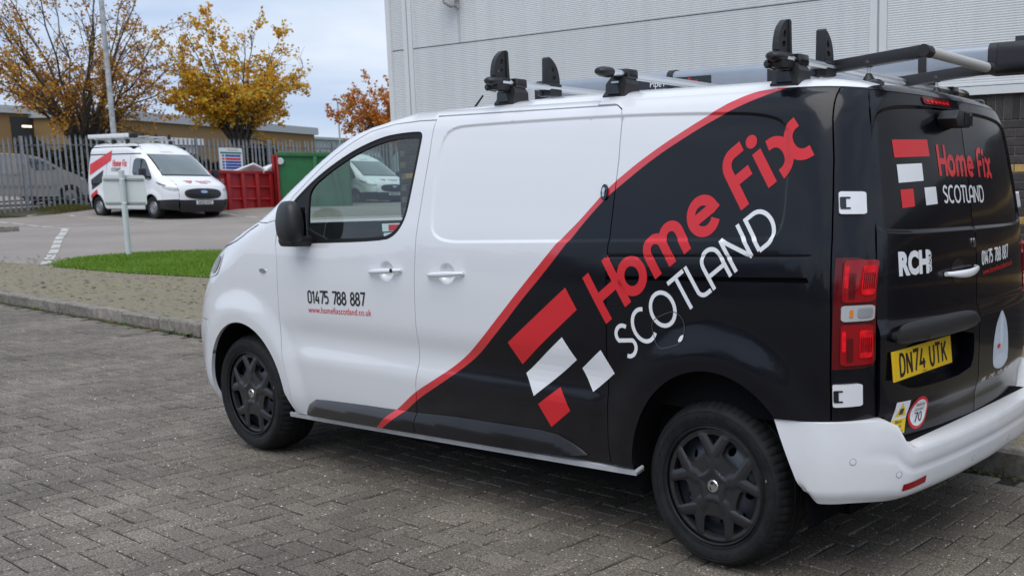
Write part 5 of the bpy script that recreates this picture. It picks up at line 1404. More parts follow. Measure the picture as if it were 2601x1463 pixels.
# brick plinth: soldier course on top, stretcher bond, two buff bands
plinth = whm(MB().box((-7.5, WY - .11, -.2), (9.26, WY - .0165, ZC - .003)), 'brick_plinth', M_mort)
def brick_mesh(L, H, D=.09):
    c = .004; hx, hz = L / 2, H / 2; j = lambda: random.uniform(-.0018, .0018)
    fr = [(sx * (hx - c) + j(), .0 + j() * .5, sz * (hz - c) + j()) for sx, sz in ((-1,-1),(1,-1),(1,1),(-1,1))]
    md = [(sx * hx, -c, sz * hz) for sx, sz in ((-1,-1),(1,-1),(1,1),(-1,1))]; bk = [(x, -D, z) for x, _, z in md]
    F = [(3,2,1,0)] + [(i, (i+1)%4, 4+(i+1)%4, 4+i) for i in range(4)] + [(4+i, 4+(i+1)%4, 8+(i+1)%4, 8+i) for i in range(4)]
    return fr + md + bk, F
items = []
soldier_top = ZC - .004
x = -7.4
while x < 9.2: items.append((x + .0325, soldier_top - .1075, .065, .215, 0)); x += .075
z = soldier_top - .215 - .010 - .0325; row = 0
while z > .10:
    yel = row in (5, 11, 17)
    x = -7.4 - (.1125 if row % 2 else 0)
    while x < 9.2:
        if x + .2 < 9.25 and x > -7.45: items.append((x + .1075, z, .215, .065, 1 if yel else 0))
        x += .225
    z -= .075; row += 1
I = np.array(items); u, v, q = cam_px(np.column_stack([I[:, 0], np.full(len(I), WY), I[:, 1]]))
vis = (u > 2480) & (u < 2680) & (v > 200) & (v < 1000)
idx = np.where(vis)[0]; idx = idx[np.argsort(q[idx])][:290]; nearb = set(idx.tolist())
bp = {}
for s in range(5):
    for (L, H) in ((.215, .065), (.065, .215)):
        for mi, mm in ((0, M_bdark), (1, M_byel)):
            V, F = brick_mesh(L, H); me = bpy.data.meshes.new('brick'); me.from_pydata(V, [], F); me.materials.append(mm); bp[(s, L, mi)] = (me, V, F)
fields = {0: MB(), 1: MB()}
for k, (x, z, L, H, mi) in enumerate(items):
    me, V, F = bp[(random.randrange(5), L, mi)]; dy = random.gauss(0, .0012)
    if k in nearb:
        ob = bpy.data.objects.new('brick', me); COL.objects.link(ob); ob.parent = plinth; ob.location = (x - 1, -.008 + dy, z)
    else: fields[mi].add([(a + x - 1, b_ - .008 + dy, c + z) for a, b_, c in V], F)
for mi, mm in ((0, M_bdark), (1, M_byel)):
    o = fields[mi].build('brick_field', mm, plinth); o['kind'] = 'stuff'
whm(MB().prism([(7.915, 3.28), (7.945, 3.28), (7.955, 3.66), (7.905, 3.66)], WY + .0045, WY + .0055, 1), 'rust_streak', mat('streak_stain', (.50, .505, .49), .6, col2=(.62, .635, .635), vscale=14))
# CCTV on the wall
cc = empty('wall_camera', (7.93, WY + .012, 3.735)); cc.scale = (.6, .6, .6); tag(cc, 'grey security camera on bracket high on the cladding wall', 'camera')
M_cctv = mat('weathered_grey_housing', (.36, .37, .36), .5, var=.3, vscale=9)
MB().box((-.05, 0, -.10), (.05, .03, .14), ch=.006).build('wall_plate', M_cctv, cc)
MB().tube([(0, .02, -.04), (.03, .14, -.08), (.06, .28, -.02), (.07, .30, .10)], [.035, .028, .026, .022], 10).build('bracket_arm', M_cctv, cc, 40)
MB().box((-.10, .17, .10), (.34, .33, .24), ch=.02).build('camera_body', M_cctv, cc, 40)
MB().box((-.16, .15, .243), (.36, .35, .256), ch=.003).build('sun_hood', M_cctv, cc)
MB().lathe([(0, .40), (.045, .40), (.055, .34)], 20, axis=0, c=(0, .25, .17)).build('lens', M_plastg, cc, 40)
# ================================================================== roof rack, load stops, pipe tube
RK = empty('roof_rack', (0, 0, 1.86)); tag(RK, 'three-bar aluminium roof rack with black feet and rear roller on the van', 'roof rack')
def rk(mb, name, m, par=None, sm=None):
    mb.v = [(x, y, z - 1.86) for x, y, z in mb.v]; return mb.build(name, m, par or RK, sm)
def foot_poly(): return [(.62,1.842),(.80,1.842),(.812,1.862),(.788,1.885),(.775,1.905),(.745,1.930),(.70,1.930),(.655,1.905),(.635,1.875)]
for bx in (1.262, .600, -.237):
    bar = rk(MB().prism([(bx - .026, 1.938), (bx + .026, 1.938), (bx + .034, 1.953), (bx + .018, 1.966), (bx - .018, 1.966), (bx - .034, 1.953)], -.86, .80, 1, ch=.003), 'crossbar', M_alu, None, 30)
    for yy in (.83, -.89):
        s = 1 if yy > 0 else -1
        e0, e1 = (.80, .862) if s > 0 else (-.922, -.86)
        Vb = MB().lathe([(.0, .062), (.016, .060), (.027, .048), (.033, .030), (.035, .0), (.035, -.004), (0, -.004)], 20, axis=1)
        Vb.v = [(x * 1.05 + bx, e0 + (y if s > 0 else .062 - y), z * .62 + 1.952) for x, y, z in Vb.v]
        rk(Vb, 'bar_end_cap', M_plast, bar, 40)
        ft = MB()
        y0 = .715 if s > 0 else -.715
        # pyramidal foot
        V = []
        for (dx, ya, yb_, z) in ((.060, .765, .655, 1.838), (.062, .768, .655, 1.862), (.054, .758, .665, 1.880), (.058, .752, .670, 1.910), (.040, .740, .675, 1.938)):
            V += [(bx - dx, s * ya, z), (bx + dx, s * ya, z), (bx + dx * .95, s * yb_, z), (bx - dx * .95, s * yb_, z)]
        F = []
        for k in range(4):
            for t in range(4): F.append((k*4+t, k*4+(t+1)%4, (k+1)*4+(t+1)%4, (k+1)*4+t))
        F += [(0,1,2,3), (16,17,18,19)]
        ft.add(V, F); f_ = rk(ft, 'rack_foot', M_plast, None, 25)
        rk(MB().prism([(bx - .035, 1.868), (bx + .035, 1.868), (bx + .022, 1.905), (bx - .022, 1.905)], s * .752, s * .772, 1), 'foot_window', M_plastg, f_)
        rk(MB().box((bx - .048, s * .70 - .035, 1.930), (bx + .048, s * .70 + .035, 1.972), ch=.01), 'clamp_band', M_plastg, f_, 40)
        rk(MB().box((bx - .020, s * .757 - .002, 1.912), (bx + .020, s * .757 + .002, 1.920)), 'maker_label', M_alu, f_)
def load_stop(bx, y, s, lab):
    r = empty('load_stop', (bx, y, 1.95)); tag(r, lab, 'load stop', 'load stops on the roof rack')
    MB().box((-.030, -.040, -.036), (.030, .040, .022), ch=.010).build('clamp', M_plast, r, 40)
    fin = [(-.05 * s, .015), (.045 * s, .015), (.040 * s, .13), (.030 * s, .140), (.010 * s, .136), (-.028 * s, .105), (-.046 * s, .06)]
    # fin seen edge-on with a window in it
    hol = smooth_poly([(-.018 * s, .04), (.010 * s, .04), (.012 * s, .062), (-.016 * s, .06)], 1); hol2 = smooth_poly([(-.012 * s, .074), (.012 * s, .072), (.014 * s, .104), (-.002 * s, .098)], 1)
    V2, F = triangulate(smooth_poly(fin, 1), [hol, hol2], .012)
    for side in (0, 1):
        pass
    n = len(V2); V = [(-.013, a * .85, b_) for a, b_ in V2] + [(.013, a * .85, b_) for a, b_ in V2]
    FF = [tuple(f[::-1]) for f in F] + [tuple(i + n for i in f) for f in F]
    cnt = set()
    for f in F:
        for i in range(3): cnt.add((int(f[i]), int(f[(i + 1) % 3])))
    FF += [(a, b_, b_ + n, a + n) for a, b_ in cnt if (b_, a) not in cnt]
    mesh_obj('fin', V, FF, M_plast, r)
    MB().prism([(.026 * s, .012), (.042 * s, .012), (.038 * s, .134), (.028 * s, .142)], -.021, .021, 0, ch=.003).build('pad', M_plast, r, 30)
    MB().lathe([(0, .05), (.010, .05), (.016, .044), (.018, .0)], 12, axis=1, c=(.034, 0, -.022)).build('tightening_knob', M_plastg, r, 40)
load_stop(1.262, .785, -1, 'black load stop at the near end of front crossbar')
load_stop(1.262, .47, 1, 'black load stop further along the front crossbar')
load_stop(-.237, .785, -1, 'black load stop at the near end of rear crossbar')
load_stop(-.237, .47, 1, 'black load stop further along the rear crossbar, behind roller arm')
# rear roller
for y in (.415, -.215):
    arm = rk(MB().prism([(-.16, 1.952), (-.20, 1.975), (-.62, 2.010), (-.665, 2.002), (-.672, 1.980), (-.64, 1.966), (-.20, 1.930)], y - .022, y + .022, 1, ch=.006), 'roller_arm', M_plast, None, 35)
    rk(MB().tube([(-.40, y, 1.975), (-.40, y, 1.905)], .006, 8), 'support_rod', M_alu, arm, 40)
    rk(MB().lathe([(0, .0), (.022, 0), (.026, -.012), (.014, -.028), (0, -.028)], 16, axis=2, c=(-.40, y, 1.972)), 'rod_socket', M_plast, arm, 40)
    rk(MB().lathe([(0, .03), (.010, .028), (.022, .010), (.025, -.006)], 16, axis=2, c=(-.40, y, 1.893)), 'rod_foot', M_plast, arm, 40)
    for k in range(2): rk(MB().lathe([(0, .024), (.005, .024), (.006, .021)], 10, axis=1, c=(-.235 - .03 * k, y, 1.962)), 'bolt', M_plastg, arm)
rk(MB().tube([(-.640, .392, 1.988), (-.640, -.19, 1.988)], .0205, 20), 'roller', mat('roller_sleeve', (.50, .49, .47), .5), None, 40)
for y0, y1 in ((.44, .385), (-.185, -.24)): rk(MB().tube([(-.640, y0, 1.988), (-.640, y1, 1.988)], .0235, 16), 'roller_end', M_plast, None, 40)
# pipe tube lying along the far side
PT = empty('pipe_tube', (.8, -.47, 2.055)); tag(PT, 'long grey aluminium pipe tube with black end caps on roof rack', 'pipe tube')
def octo(r, n=12): return [(r * math.cos(2 * math.pi * (k + .5) / n), r * math.sin(2 * math.pi * (k + .5) / n)) for k in range(n)]
rp = rrect(-.068, -.062, .068, .062, .035, 5)
MB().prism(rp, -1.36, 1.42, 0).build('tube_body', M_alu2, PT, 40)
MB().prism([(a * 1.10, b_ * 1.12) for a, b_ in rp], -1.70, -1.40, 0, ch=.006).prism([(a * 1.10, b_ * 1.12) for a, b_ in rp if b_ > -.2], -1.401, -1.36, 0).build('rear_cap', M_plast, PT, 40)
MB().prism([(a * 1.10, b_ * 1.12) for a, b_ in rp], 1.40, 1.50, 0, ch=.008).build('front_cap', M_plast, PT, 40)
MB().box((-1.52, -.012, .068), (-1.46, .012, .095), ch=.004).build('hasp', M_plastg, PT)
lb = MB().box((.18, .0692, -.030), (.72, .0712, .022)).build('maker_label', M_plastg, PT)
def lab_chart(a, b_): return np.stack([np.asarray(a), 0 * np.asarray(a) + .0716, np.asarray(b_)], -1)
decal('label_lettering', font_parts('PipeTube', .050, lambda u, v: (.60 - u, -.020 + v)), lab_chart, M_wvin, lb, off=.0002, flip=True)
decal('label_lettering', font_parts('Pro', .050, lambda u, v: (.335 - u, -.020 + v)), lab_chart, M_red, lb, off=.0002, flip=True)
for x in (.46, -.20, -1.04): MB().prism([(a * 1.06, b_ * 1.08) for a, b_ in rp], x - .02, x + .02, 0).box((x - .02, -.055, -.105), (x + .02, .055, -.060)).build('saddle_strap', M_plast, PT, 40)
# ================================================================== parked panel vans with high roof
TV = Surf()
TV.Wz = pchip([.15,.30,.55,.85,1.05,1.25,1.5,1.75,1.95,2.08,2.18,2.26,2.30],[.90,.955,.985,.99,.985,.965,.93,.895,.865,.845,.80,.72,.66])
TV.Fz = pchip([.15,.30,.50,.70,.85,.97,1.08,1.18,1.30,1.50,1.75,1.90,2.05,2.18,2.26,2.30],[3.86,3.92,3.97,3.97,3.95,3.90,3.76,3.55,3.28,3.05,2.74,2.52,2.28,2.02,1.82,1.70])
TV.FCz = pchip([.15,.5,.85,1.0,1.18,1.30,1.5,1.75,1.95,2.1,2.30],[3.20,3.32,3.30,3.22,2.92,2.72,2.45,2.13,1.85,1.60,1.2])
TV.FN = 3.0
TV.Rz = pchip([.2,1.0,1.5,2.0,2.30],[-.64,-.64,-.62,-.57,-.50])
TV.Rxo = pchip([0,.5,.8,.92,.98,1.0], [0,.006,.025,.06,.12,.22]); TV.Ryn = pchip([0,.006,.025,.06,.12,.22], [0,.5,.8,.92,.98,1.0]); TV.RL = .22
TV.bow = lambda x: 1 - .008 * ((np.clip(x, -.7, 4) - 1.5) / 2.3) ** 2
TA_F = (2.933, .34, .385, .40); TA_R = (0, .34, .385, .40)
def tv_side(sg):
    def f(x, z):
        x = np.asarray(x, float); z = np.asarray(z, float); d = np.zeros(np.shape(x))
        for (cx, cz, rx, rz) in (TA_F, TA_R):
            q = np.hypot((x - cx) / (rx + .15), (z - cz) / (rz + .15)); d = d + .022 * sstep(1.05, .82, q)
        d = d - .012 * sstep(.95, 1.0, z) * sstep(1.05, 1.0, z)
        return np.stack([x, sg * (surf_Y(TV, x, z) + d), z], -1)
    return f
def tv_front(y, z): return np.stack([surf_XF(TV, np.asarray(y, float), np.asarray(z, float)), np.asarray(y, float), np.asarray(z, float)], -1)
def tv_rear(y, z): return np.stack([surf_XR(TV, np.asarray(y, float), np.asarray(z, float)), np.asarray(y, float), np.asarray(z, float)], -1)
M_tw = mat('parked_van_white', (.80, .81, .83), .3, coat=.6, var=.02, vscale=2)
M_tglass = mat('dark_van_glass', (.035, .045, .048), .06, coat=1.0)
M_wsg = mat('windscreen_glass', (.14, .17, .17), .06, coat=1.0)
M_lampg = mat('headlamp_glass', (.45, .47, .48), .15, coat=1.0, var=.5, vscale=9)
M_algae = mat('algae_stained_roof', (.62, .62, .56), .7, col2=(.30, .31, .17), vscale=4)
tup = lambda u, z: float(TV.FCz(z) + u * (TV.Fz(z) - TV.FCz(z)))
def typ(u, z): x = tup(u, z); return float(surf_Y(TV, np.array(x), np.array(z)))
def tv_arc(A, a0, a1, n=20): return [(A[0] + A[2] * math.cos(R(a0 + (a1 - a0) * i / n)), A[1] + A[3] * math.sin(R(a0 + (a1 - a0) * i / n))) for i in range(n + 1)]
def make_transit():
    root = empty('parked_van')
    for sg in (1, -1):
        ch = tv_side(sg); fl = sg > 0
        rear = [(float(TV.Rz(z)) + .03, z) for z in (.32, .8, 1.3, 1.8, 2.1, 2.298)]
        pil = [(tup(.80, z), z) for z in (2.298, 2.2, 2.05, 1.9, 1.75, 1.6, 1.45, 1.32)]
        nose = [(tup(.86, z), z) for z in (1.20, 1.08, .97, .80, .58)]
        poly = rear + pil + nose + [(3.40, .56)] + tv_arc(TA_F, 32, 184) + [(.40, .30)] + tv_arc(TA_R, 0, 184) + [(-.50, .32)]
        win = smooth_poly([(2.00,1.82),(2.38,1.82),(2.52,1.75),(2.80,1.45),(3.06,1.14),(2.66,1.17),(1.97,1.30),(1.94,1.42)], 2)
        bs = panel('body_side', poly, ch, M_tw, root, holes=[win], sp=.07, gap=0, thick=.02, flip=fl)
        wg = panel('side_window', win, ch, M_tglass, bs, sp=.08, gap=-.004, thick=0, off=-.012, flip=fl)
        panel('window_pillar', [(2.35,1.82),(2.39,1.82),(2.42,1.22),(2.38,1.23)], ch, M_rub, bs, sp=.05, gap=0, thick=0, off=-.006, flip=fl)
        panel('roof_rail_channel', rrect(-.48,1.945,2.22,1.975,.012), ch, M_rub, bs, sp=.08, gap=0, thick=0, off=.006, flip=fl)
        for xg, z0, z1 in ((1.84, .38, 1.90), (.55, .38, 1.90)): panel('door_gap', rrect(xg - .005, z0, xg + .005, z1, .002, 2), ch, M_rub, bs, sp=.1, gap=0, thick=0, off=.0035, flip=fl)
        panel('sill_trim', [(.42,.27),(2.50,.27),(2.50,.36),(.42,.36)], ch, M_tw, bs, sp=.1, gap=0, thick=.03, off=-.01, flip=fl)
        panel('rear_corner_trim', [(-.60,.30),(-.40,.30),(-.38,.50),(-.60,.70)], ch, M_plast, bs, sp=.05, gap=0, thick=.02, off=.008, flip=fl)
        panel('front_bumper_side', [(3.34,.30),(tup(.86,.25),.25),(tup(.86,.55),.55),(3.36,.56)], ch, M_plast, bs, sp=.05, gap=0, thick=.02, off=.004, flip=fl)
        # livery shapes
        panel('livery_red_band', [(-.40,1.66),(.80,2.08),(.78,1.77),(-.38,1.32)], ch, M_red, bs, sp=.08, gap=0, thick=0, off=.009, flip=fl)
        panel('livery_black_band', [(-.30,1.18),(.38,1.48),(.32,1.10),(-.26,.86)], ch, M_bvin, bs, sp=.08, gap=0, thick=0, off=.006, flip=fl)
        panel('livery_red_band', [(-.33,.70),(.04,.89),(.10,.77),(-.31,.60)], ch, M_red, bs, sp=.08, gap=0, thick=0, off=.006, flip=fl)
        panel('livery_black_band', [(1.50,.50),(2.27,.50),(2.31,.43),(1.90,.45)], ch, M_bvin, bs, sp=.08, gap=0, thick=0, off=.006, flip=fl)
        sgn = 1 if sg < 0 else -1; ox = .88 if sg < 0 else 1.76
        pr, L = lettering('Home Fix', .21, .036, lambda u, v: (ox + sgn * u, 1.58 + v), .04, .66); letters('livery_letter', pr, ch, M_red, bs, off=.006, flip=fl)
        pr, L = lettering('SCOTLAND', .11, .014, lambda u, v: (ox - .06 * sgn + sgn * u, 1.43 + v), .04, .80); letters('livery_letter', pr, ch, M_bvin, bs, off=.006, flip=fl)
        # headlamp
        hp_ = smooth_poly([(tup(.10, 1.12), 1.14), (tup(.55, 1.06), 1.03), (tup(.88, .95), .93), (tup(.90, .86), .83), (tup(.55, .88), .86), (tup(.30, .98), .98)], 2)
        hl_ = panel('headlamp', hp_, ch, M_lampg, root, sp=.03, gap=0, thick=.01, off=.006, flip=fl)
        panel('headlamp_bezel', smooth_poly([(tup(.14, 1.10), 1.11), (tup(.5, 1.04), 1.02), (tup(.62, .98), .975), (tup(.35, 1.0), 1.0)], 1), ch, M_plast, hl_, sp=.03, gap=0, thick=0, off=.0085, flip=fl)
        # mirror
        MB().box((2.76, sg * 1.13 - .09, 1.26), (2.90, sg * 1.13 + .09, 1.50), ch=.04).box((2.80, min(sg * .92, sg * 1.08), 1.22), (2.88, max(sg * .92, sg * 1.08), 1.28), ch=.01).build('door_mirror', M_plast, root, 40)
        for A in (TA_F, TA_R):
            Vl = []; Fl = []
            for i in range(21):
                a = R(-8 + 196 * i / 20); px, pz = A[0] + A[2] * math.cos(a), A[1] + A[3] * math.sin(a)
                Vl += [(px, sg * .96, pz), (px, sg * .6, pz)]
            for i in range(20): Fl.append((2*i, 2*i+1, 2*i+3, 2*i+2))
            mesh_obj('arch_liner', Vl, Fl, M_dark, root, 40)
            w = empty('wheel', (A[0], sg * .955, .34)); w.parent = root
            if sg < 0: w.rotation_euler = (0, 0, math.pi)
            MB().lathe([(.20,.0),(.215,.012),(.27,.016),(.315,.006),(.335,-.03),(.340,-.08),(.340,-.14),(.335,-.18),(.30,-.20),(.2,-.2)], 40).build('tyre', M_tyre, w, 40)
            rim = MB().lathe([(0,.004),(.055,.004),(.070,-.006),(.10,-.012),(.125,.004),(.150,.006),(.170,-.02),(.19,-.03),(.205,.004)], 40).build('rim', mat('silver_steel_rim', (.30, .31, .32), .4, metal=.6), w, 40)
            nb = MB()
            for k in range(10):
                a = 2 * math.pi * k / 10; nb.lathe([(0, .0), (.018, .0)], 10, axis=1, c=(.142 * math.cos(a), .0068, .142 * math.sin(a)))
            nb.build('rim_hole', M_dark, rim)
    zz = [1.32, 1.45, 1.6, 1.75, 1.88, 1.95]
    ws = panel('windscreen', [(-typ(.80, z) + .03, z) for z in zz] + [(typ(.80, z) - .03, z) for z in zz[::-1]], tv_front, M_wsg, root, sp=.1, gap=0, thick=.01, off=.004)
    panel('windscreen_scuttle', [(-typ(.80, 1.30), 1.285), (typ(.80, 1.30), 1.285), (typ(.80, 1.32), 1.325), (-typ(.80, 1.32), 1.325)], tv_front, M_plast, root, sp=.1, gap=0, thick=.01, off=.006)
    zz = [1.955, 2.05, 2.18, 2.298]
    panel('roof_front', [(-typ(.80, z), z) for z in zz] + [(typ(.80, z), z) for z in zz[::-1]], tv_front, M_tw, root, sp=.09, gap=0, thick=.01)
    zz = [.975, 1.05, 1.12, 1.20, 1.285]
    bn = panel('bonnet', [(-typ(.86, z), z) for z in zz] + [(typ(.86, z), z) for z in zz[::-1]], tv_front, M_tw, root, sp=.07, gap=.003)
    zz = [.56, .70, .85, .975]
    fp_ = panel('front_panel', [(-typ(.86, z), z) for z in zz] + [(typ(.86, z), z) for z in zz[::-1]], tv_front, M_tw, root, sp=.08, gap=.002)
    zz = [.20, .32, .45, .555]
    fb_ = panel('front_bumper', [(-typ(.86, z), z) for z in zz] + [(typ(.86, z), z) for z in zz[::-1]], tv_front, M_plast, root, sp=.08, gap=0, off=.012)
    gp_ = smooth_poly([(-.60,.75),(-.46,.905),(.46,.905),(.60,.75),(.44,.58),(-.44,.58)], 2)
    g_ = panel('grille', gp_, tv_front, M_plast, root, sp=.06, gap=0, thick=.02, off=.012)
    for k in range(4): panel('grille_bar', rrect(-.46 + .03 * abs(k - 2), .635 + .062 * k, .46 - .03 * abs(k - 2), .655 + .062 * k, .005), tv_front, M_plastg, g_, sp=.08, gap=0, thick=.012, off=.026)
    panel('grille_badge', ellip(0, .80, .105, .042, 28), tv_front, mat('badge_blue_chrome', (.35, .42, .58), .2, metal=.5), g_, sp=.03, gap=0, thick=.01, off=.040)
    pt_ = panel('number_plate', rrect(-.26, .43, .26, .54, .008), tv_front, mat('white_number_plate', (.72, .72, .70), .4), root, sp=.1, gap=0, thick=.008, off=.024)
    decal('plate_characters', [(np.stack([p[:, 0], p[:, 1] + .485], -1), f, l) for p, f, l in plate_text('SN20 KKZ')], tv_front, M_bvin, pt_, off=.0265)
    fy = lambda o: (lambda u, v: (o[0] + u, o[1] + v))
    for k, (w_, m_) in enumerate(((.27, M_red), (.20, M_bvin), (.10, M_red))): panel('bonnet_logo', [(-.42 + .04 * k, 1.135 - .032 * k), (-.42 + .04 * k + w_, 1.140 - .032 * k), (-.42 + .04 * k + w_ - .015, 1.122 - .032 * k), (-.41 + .04 * k, 1.118 - .032 * k)], tv_front, m_, bn, sp=.08, gap=0, thick=0, off=.004)
    pr, L = lettering('Home Fix', .062, .014, fy((-.06, 1.085)), .04, 1.35); letters('bonnet_letter', pr, tv_front, M_red, bn, off=.004)
    pr, L = lettering('SCOTLAND', .030, .006, fy((.02, 1.045)), .04, 1.4); letters('bonnet_letter', pr, tv_front, M_bvin, bn, off=.004)
    pr, L = lettering('Home Fix', .06, .010, fy((-.25, 2.0)), .04, 1.1); letters('header_letter', pr, tv_front, mat('faded_pink_vinyl', (.70, .40, .38), .5), root, off=.004)
    zz = [.32, .8, 1.3, 1.8, 2.1, 2.298]
    panel('rear_doors', [(-.955 * float(TV.Wz(z)), z) for z in zz] + [(.955 * float(TV.Wz(z)), z) for z in zz[::-1]], tv_rear, M_tw, root, sp=.12, gap=0, flip=True)
    # roof skin
    V = []; F = []; xs_ = np.linspace(float(TV.Rz(2.298)), 1.70, 14); ny = 13
    for x_ in xs_:
        w0 = float(surf_Y(TV, np.array(min(x_, tup(.8, 2.298))), np.array(2.298)))
        for j in range(ny):
            y_ = w0 * (1 - 2 * j / (ny - 1)); V.append((x_, y_, 2.298 + .045 * (1 - (y_ / max(w0, .01)) ** 2) * float(sstep(1.75, 1.3, x_)) + .004 * (j % 3 == 1)))
    for i in range(13):
        for j in range(ny - 1): F.append((i*ny+j, i*ny+j+1, (i+1)*ny+j+1, (i+1)*ny+j))
    mesh_obj('roof', V, F, M_algae, root, 60)
    MB().box((-.55, -.85, .25), (3.4, .85, .9)).box((-.55, -.80, .9), (1.9, .80, 2.2)).build('inner_lining', M_dark, root)
    return root
T1 = make_transit()
def place_van(root, fx, fy_, yaw, z):
    root.location = (fx - 2.933 * math.cos(yaw), fy_ - 2.933 * math.sin(yaw), z); root.rotation_euler = (0, 0, yaw)
place_van(T1, 30.344, -12.098, 3.225, .632)
tag(T1, 'white high-roof van with red and black livery parked beside red skip', 'van', 'parked white vans')
T2 = copy_tree(T1); place_van(T2, 32.4, -20.35, 3.18, .93); T2.scale = (1, 1, .86)
tag(T2, 'white van seen through the cab windows, right of green skip', 'van', 'parked white vans')
# rack and pipe box on the first parked van
RB = empty('roof_ladder_rack', (0, 0, 0)); RB.location = T1.location; RB.rotation_euler = T1.rotation_euler; tag(RB, 'roof rack carrying a white pipe box on the parked high-roof van', 'roof rack')
for x_ in (-.2, .6, 1.35):
    b_ = MB().box((x_ - .03, -.80, 2.42), (x_ + .03, .80, 2.46)).build('crossbar', M_alu, RB)
    for y_ in (-.66, .66): MB().box((x_ - .04, y_ - .05, 2.28), (x_ + .04, y_ + .05, 2.42), ch=.01).build('rack_foot', M_plast, RB)
MB().box((-.75, -.72, 2.465), (1.55, -.55, 2.60), ch=.02).build('pipe_box', M_tw, RB, 40)
MB().box((1.55, -.74, 2.455), (1.72, -.53, 2.61), ch=.04).build('pipe_box_cap', M_plast, RB, 40)
for k in range(2): MB().tube([(-.7, -.30 + .5 * k, 2.50), (1.9, -.30 + .5 * k, 2.50)], .03, 8).build('ladder_stile', M_alu, RB, 40)
for k in range(8): MB().tube([(-.6 + .33 * k, -.30, 2.50), (-.6 + .33 * k, .20, 2.50)], .016, 6).build('ladder_rung', M_alu, RB, 40)
for y_ in (-.62, -.2, .2, .62): MB().prism([(y_ - .05, 2.46), (y_ + .05, 2.46), (y_ + .04, 2.62), (y_ - .02, 2.62)], 1.33, 1.37, 0).build('load_stop', M_plast, RB)
# ================================================================== skips
M_sred = mat('red_skip_paint', (.36, .008, .014), .5, col2=(.24, .012, .012), vscale=3.5, bump=.1, bscale=12)
M_sgrn = mat('green_skip_paint', (.016, .155, .045), .45, col2=(.020, .115, .040), vscale=2.5, bump=.08, bscale=10)
def zt(x, y): return terz(x, y)
SKR = empty('red_skip', (31.0, -13.30, .66)); tag(SKR, 'red ribbed steel roll-off skip full of rubble behind the parked van', 'skip')
LS = 2.12
MB().box((.06, -LS, .20), (.10, 0, 1.40)).box((.06, -LS, .16), (2.3, 0, .20)).box((2.26, -LS, .2), (2.30, 0, 1.40)).box((.06, -.04, .2), (2.3, 0, 1.40)).build('skip_shell', M_sred, SKR)
MB().box((-.02, -LS - .02, 1.36), (.12, .02, 1.47), ch=.015).build('top_rail', M_sred, SKR, 30)
for k in range(4): MB().prism([(-.05, .02), (.07, -.04), (.07, 1.36), (-.03, 1.36)], -.62 - .48 * k, -.50 - .48 * k, 1, ch=.01).build('rib', M_sred, SKR, 30)
for k in range(4):
    for z in (.52, .92): MB().prism([(.0, z), (.062, z + .06), (.062, z - .03)], -.50 - .48 * k if k else -.50, -.14 - .48 * k if k else -.10, 1).build('pressed_bead', M_sred, SKR)
MB().box((-.05, -LS - .13, .0), (.10, -LS - .0, 2.02), ch=.012).build('end_post', M_sred, SKR, 30)
def skch(a, b_): return np.stack([0 * np.asarray(a) - .0 + .058, np.asarray(a), np.asarray(b_)], -1)
for k, t in enumerate(('OUS', 'RE', 'NT')): decal('skip_lettering', font_parts(t, .20, lambda u, v, k=k: (-.10 - u - .10 * (k > 0), 1.06 - .26 * k + v), .9), skch, mat('faded_white_letter', (.55, .42, .42), .7), SKR, off=.002, flip=True)
for k in range(3): MB().box((.3 + .5 * k, -1.6, .0), (.5 + .5 * k, -.3, .16)).build('skid', M_dark, SKR)
def rubble(loc, s, seed, lab, m):
    r = random.Random(seed); bm = bmesh.new(); bmesh.ops.create_icosphere(bm, subdivisions=1, radius=1.0)
    for v_ in bm.verts: v_.co = Vector((v_.co.x * s[0] * r.uniform(.7, 1.2), v_.co.y * s[1] * r.uniform(.7, 1.2), v_.co.z * s[2] * r.uniform(.6, 1.2)))
    mb = MB(); mb._bm(bm, 0); o = mb.build('rubble_chunk', m); o.location = loc; tag(o, lab, 'rubble', 'waste heaped in the red skip')
M_rub1 = mat('pale_waste', (.60, .52, .46), .9, var=.25, vscale=6); M_rub2 = mat('white_waste_board', (.72, .73, .75), .6)
rubble((31.7, -13.75, 2.0), (.5, .35, .22), 1, 'pale rubble lump at the left end of red skip', M_rub1)
rubble((31.6, -14.35, 2.0), (.5, .38, .20), 2, 'pinkish rubble lump in red skip below the notice', M_rub1)
rubble((31.8, -14.75, 2.0), (.4, .30, .22), 3, 'rubble lump in red skip between notice and white boards', M_rub1)
for k, (yy, zz_, ry, lab) in enumerate(((-15.0, 2.10, .45, 'white door panel leaning out of the red skip'), (-15.25, 2.12, -.5, 'white board propped against red skip end post'))):
    wb = MB().box((-.5, -.36, -.03), (.5, .36, .03), ch=.008).build('waste_board', M_rub2, None, 30); wb.location = (31.55, yy, zz_); wb.rotation_euler = (ry, .25, .2); tag(wb, lab, 'waste board')
SKG = empty('green_skip', (30.60, -15.30, .66), -.56); tag(SKG, 'tall green steel roll-off skip with braced end beside the red skip', 'skip')
MB().box((.04, -2.3, .1), (.09, 0, 2.05)).box((.04, -2.3, .1), (5.5, -2.25, 2.05)).box((.04, -.05, .1), (5.5, 0, 2.05)).box((.04, -2.3, .08), (5.5, 0, .12)).build('skip_shell', M_sgrn, SKG)
MB().box((-.04, -2.32, 1.96), (.12, .02, 2.10), ch=.015).build('top_rail', M_sgrn, SKG, 30)
for p0_, p1_ in (((-1.10, .2), (-1.20, 1.96)), ((-1.95, .2), (-1.72, 1.96))): MB().prism([(p0_[0] - .06, p0_[1]), (p0_[0] + .06, p0_[1]), (p1_[0] + .06, p1_[1]), (p1_[0] - .06, p1_[1])], -.08, .05, 0, ch=.01).build('brace', M_sgrn, SKG, 30)
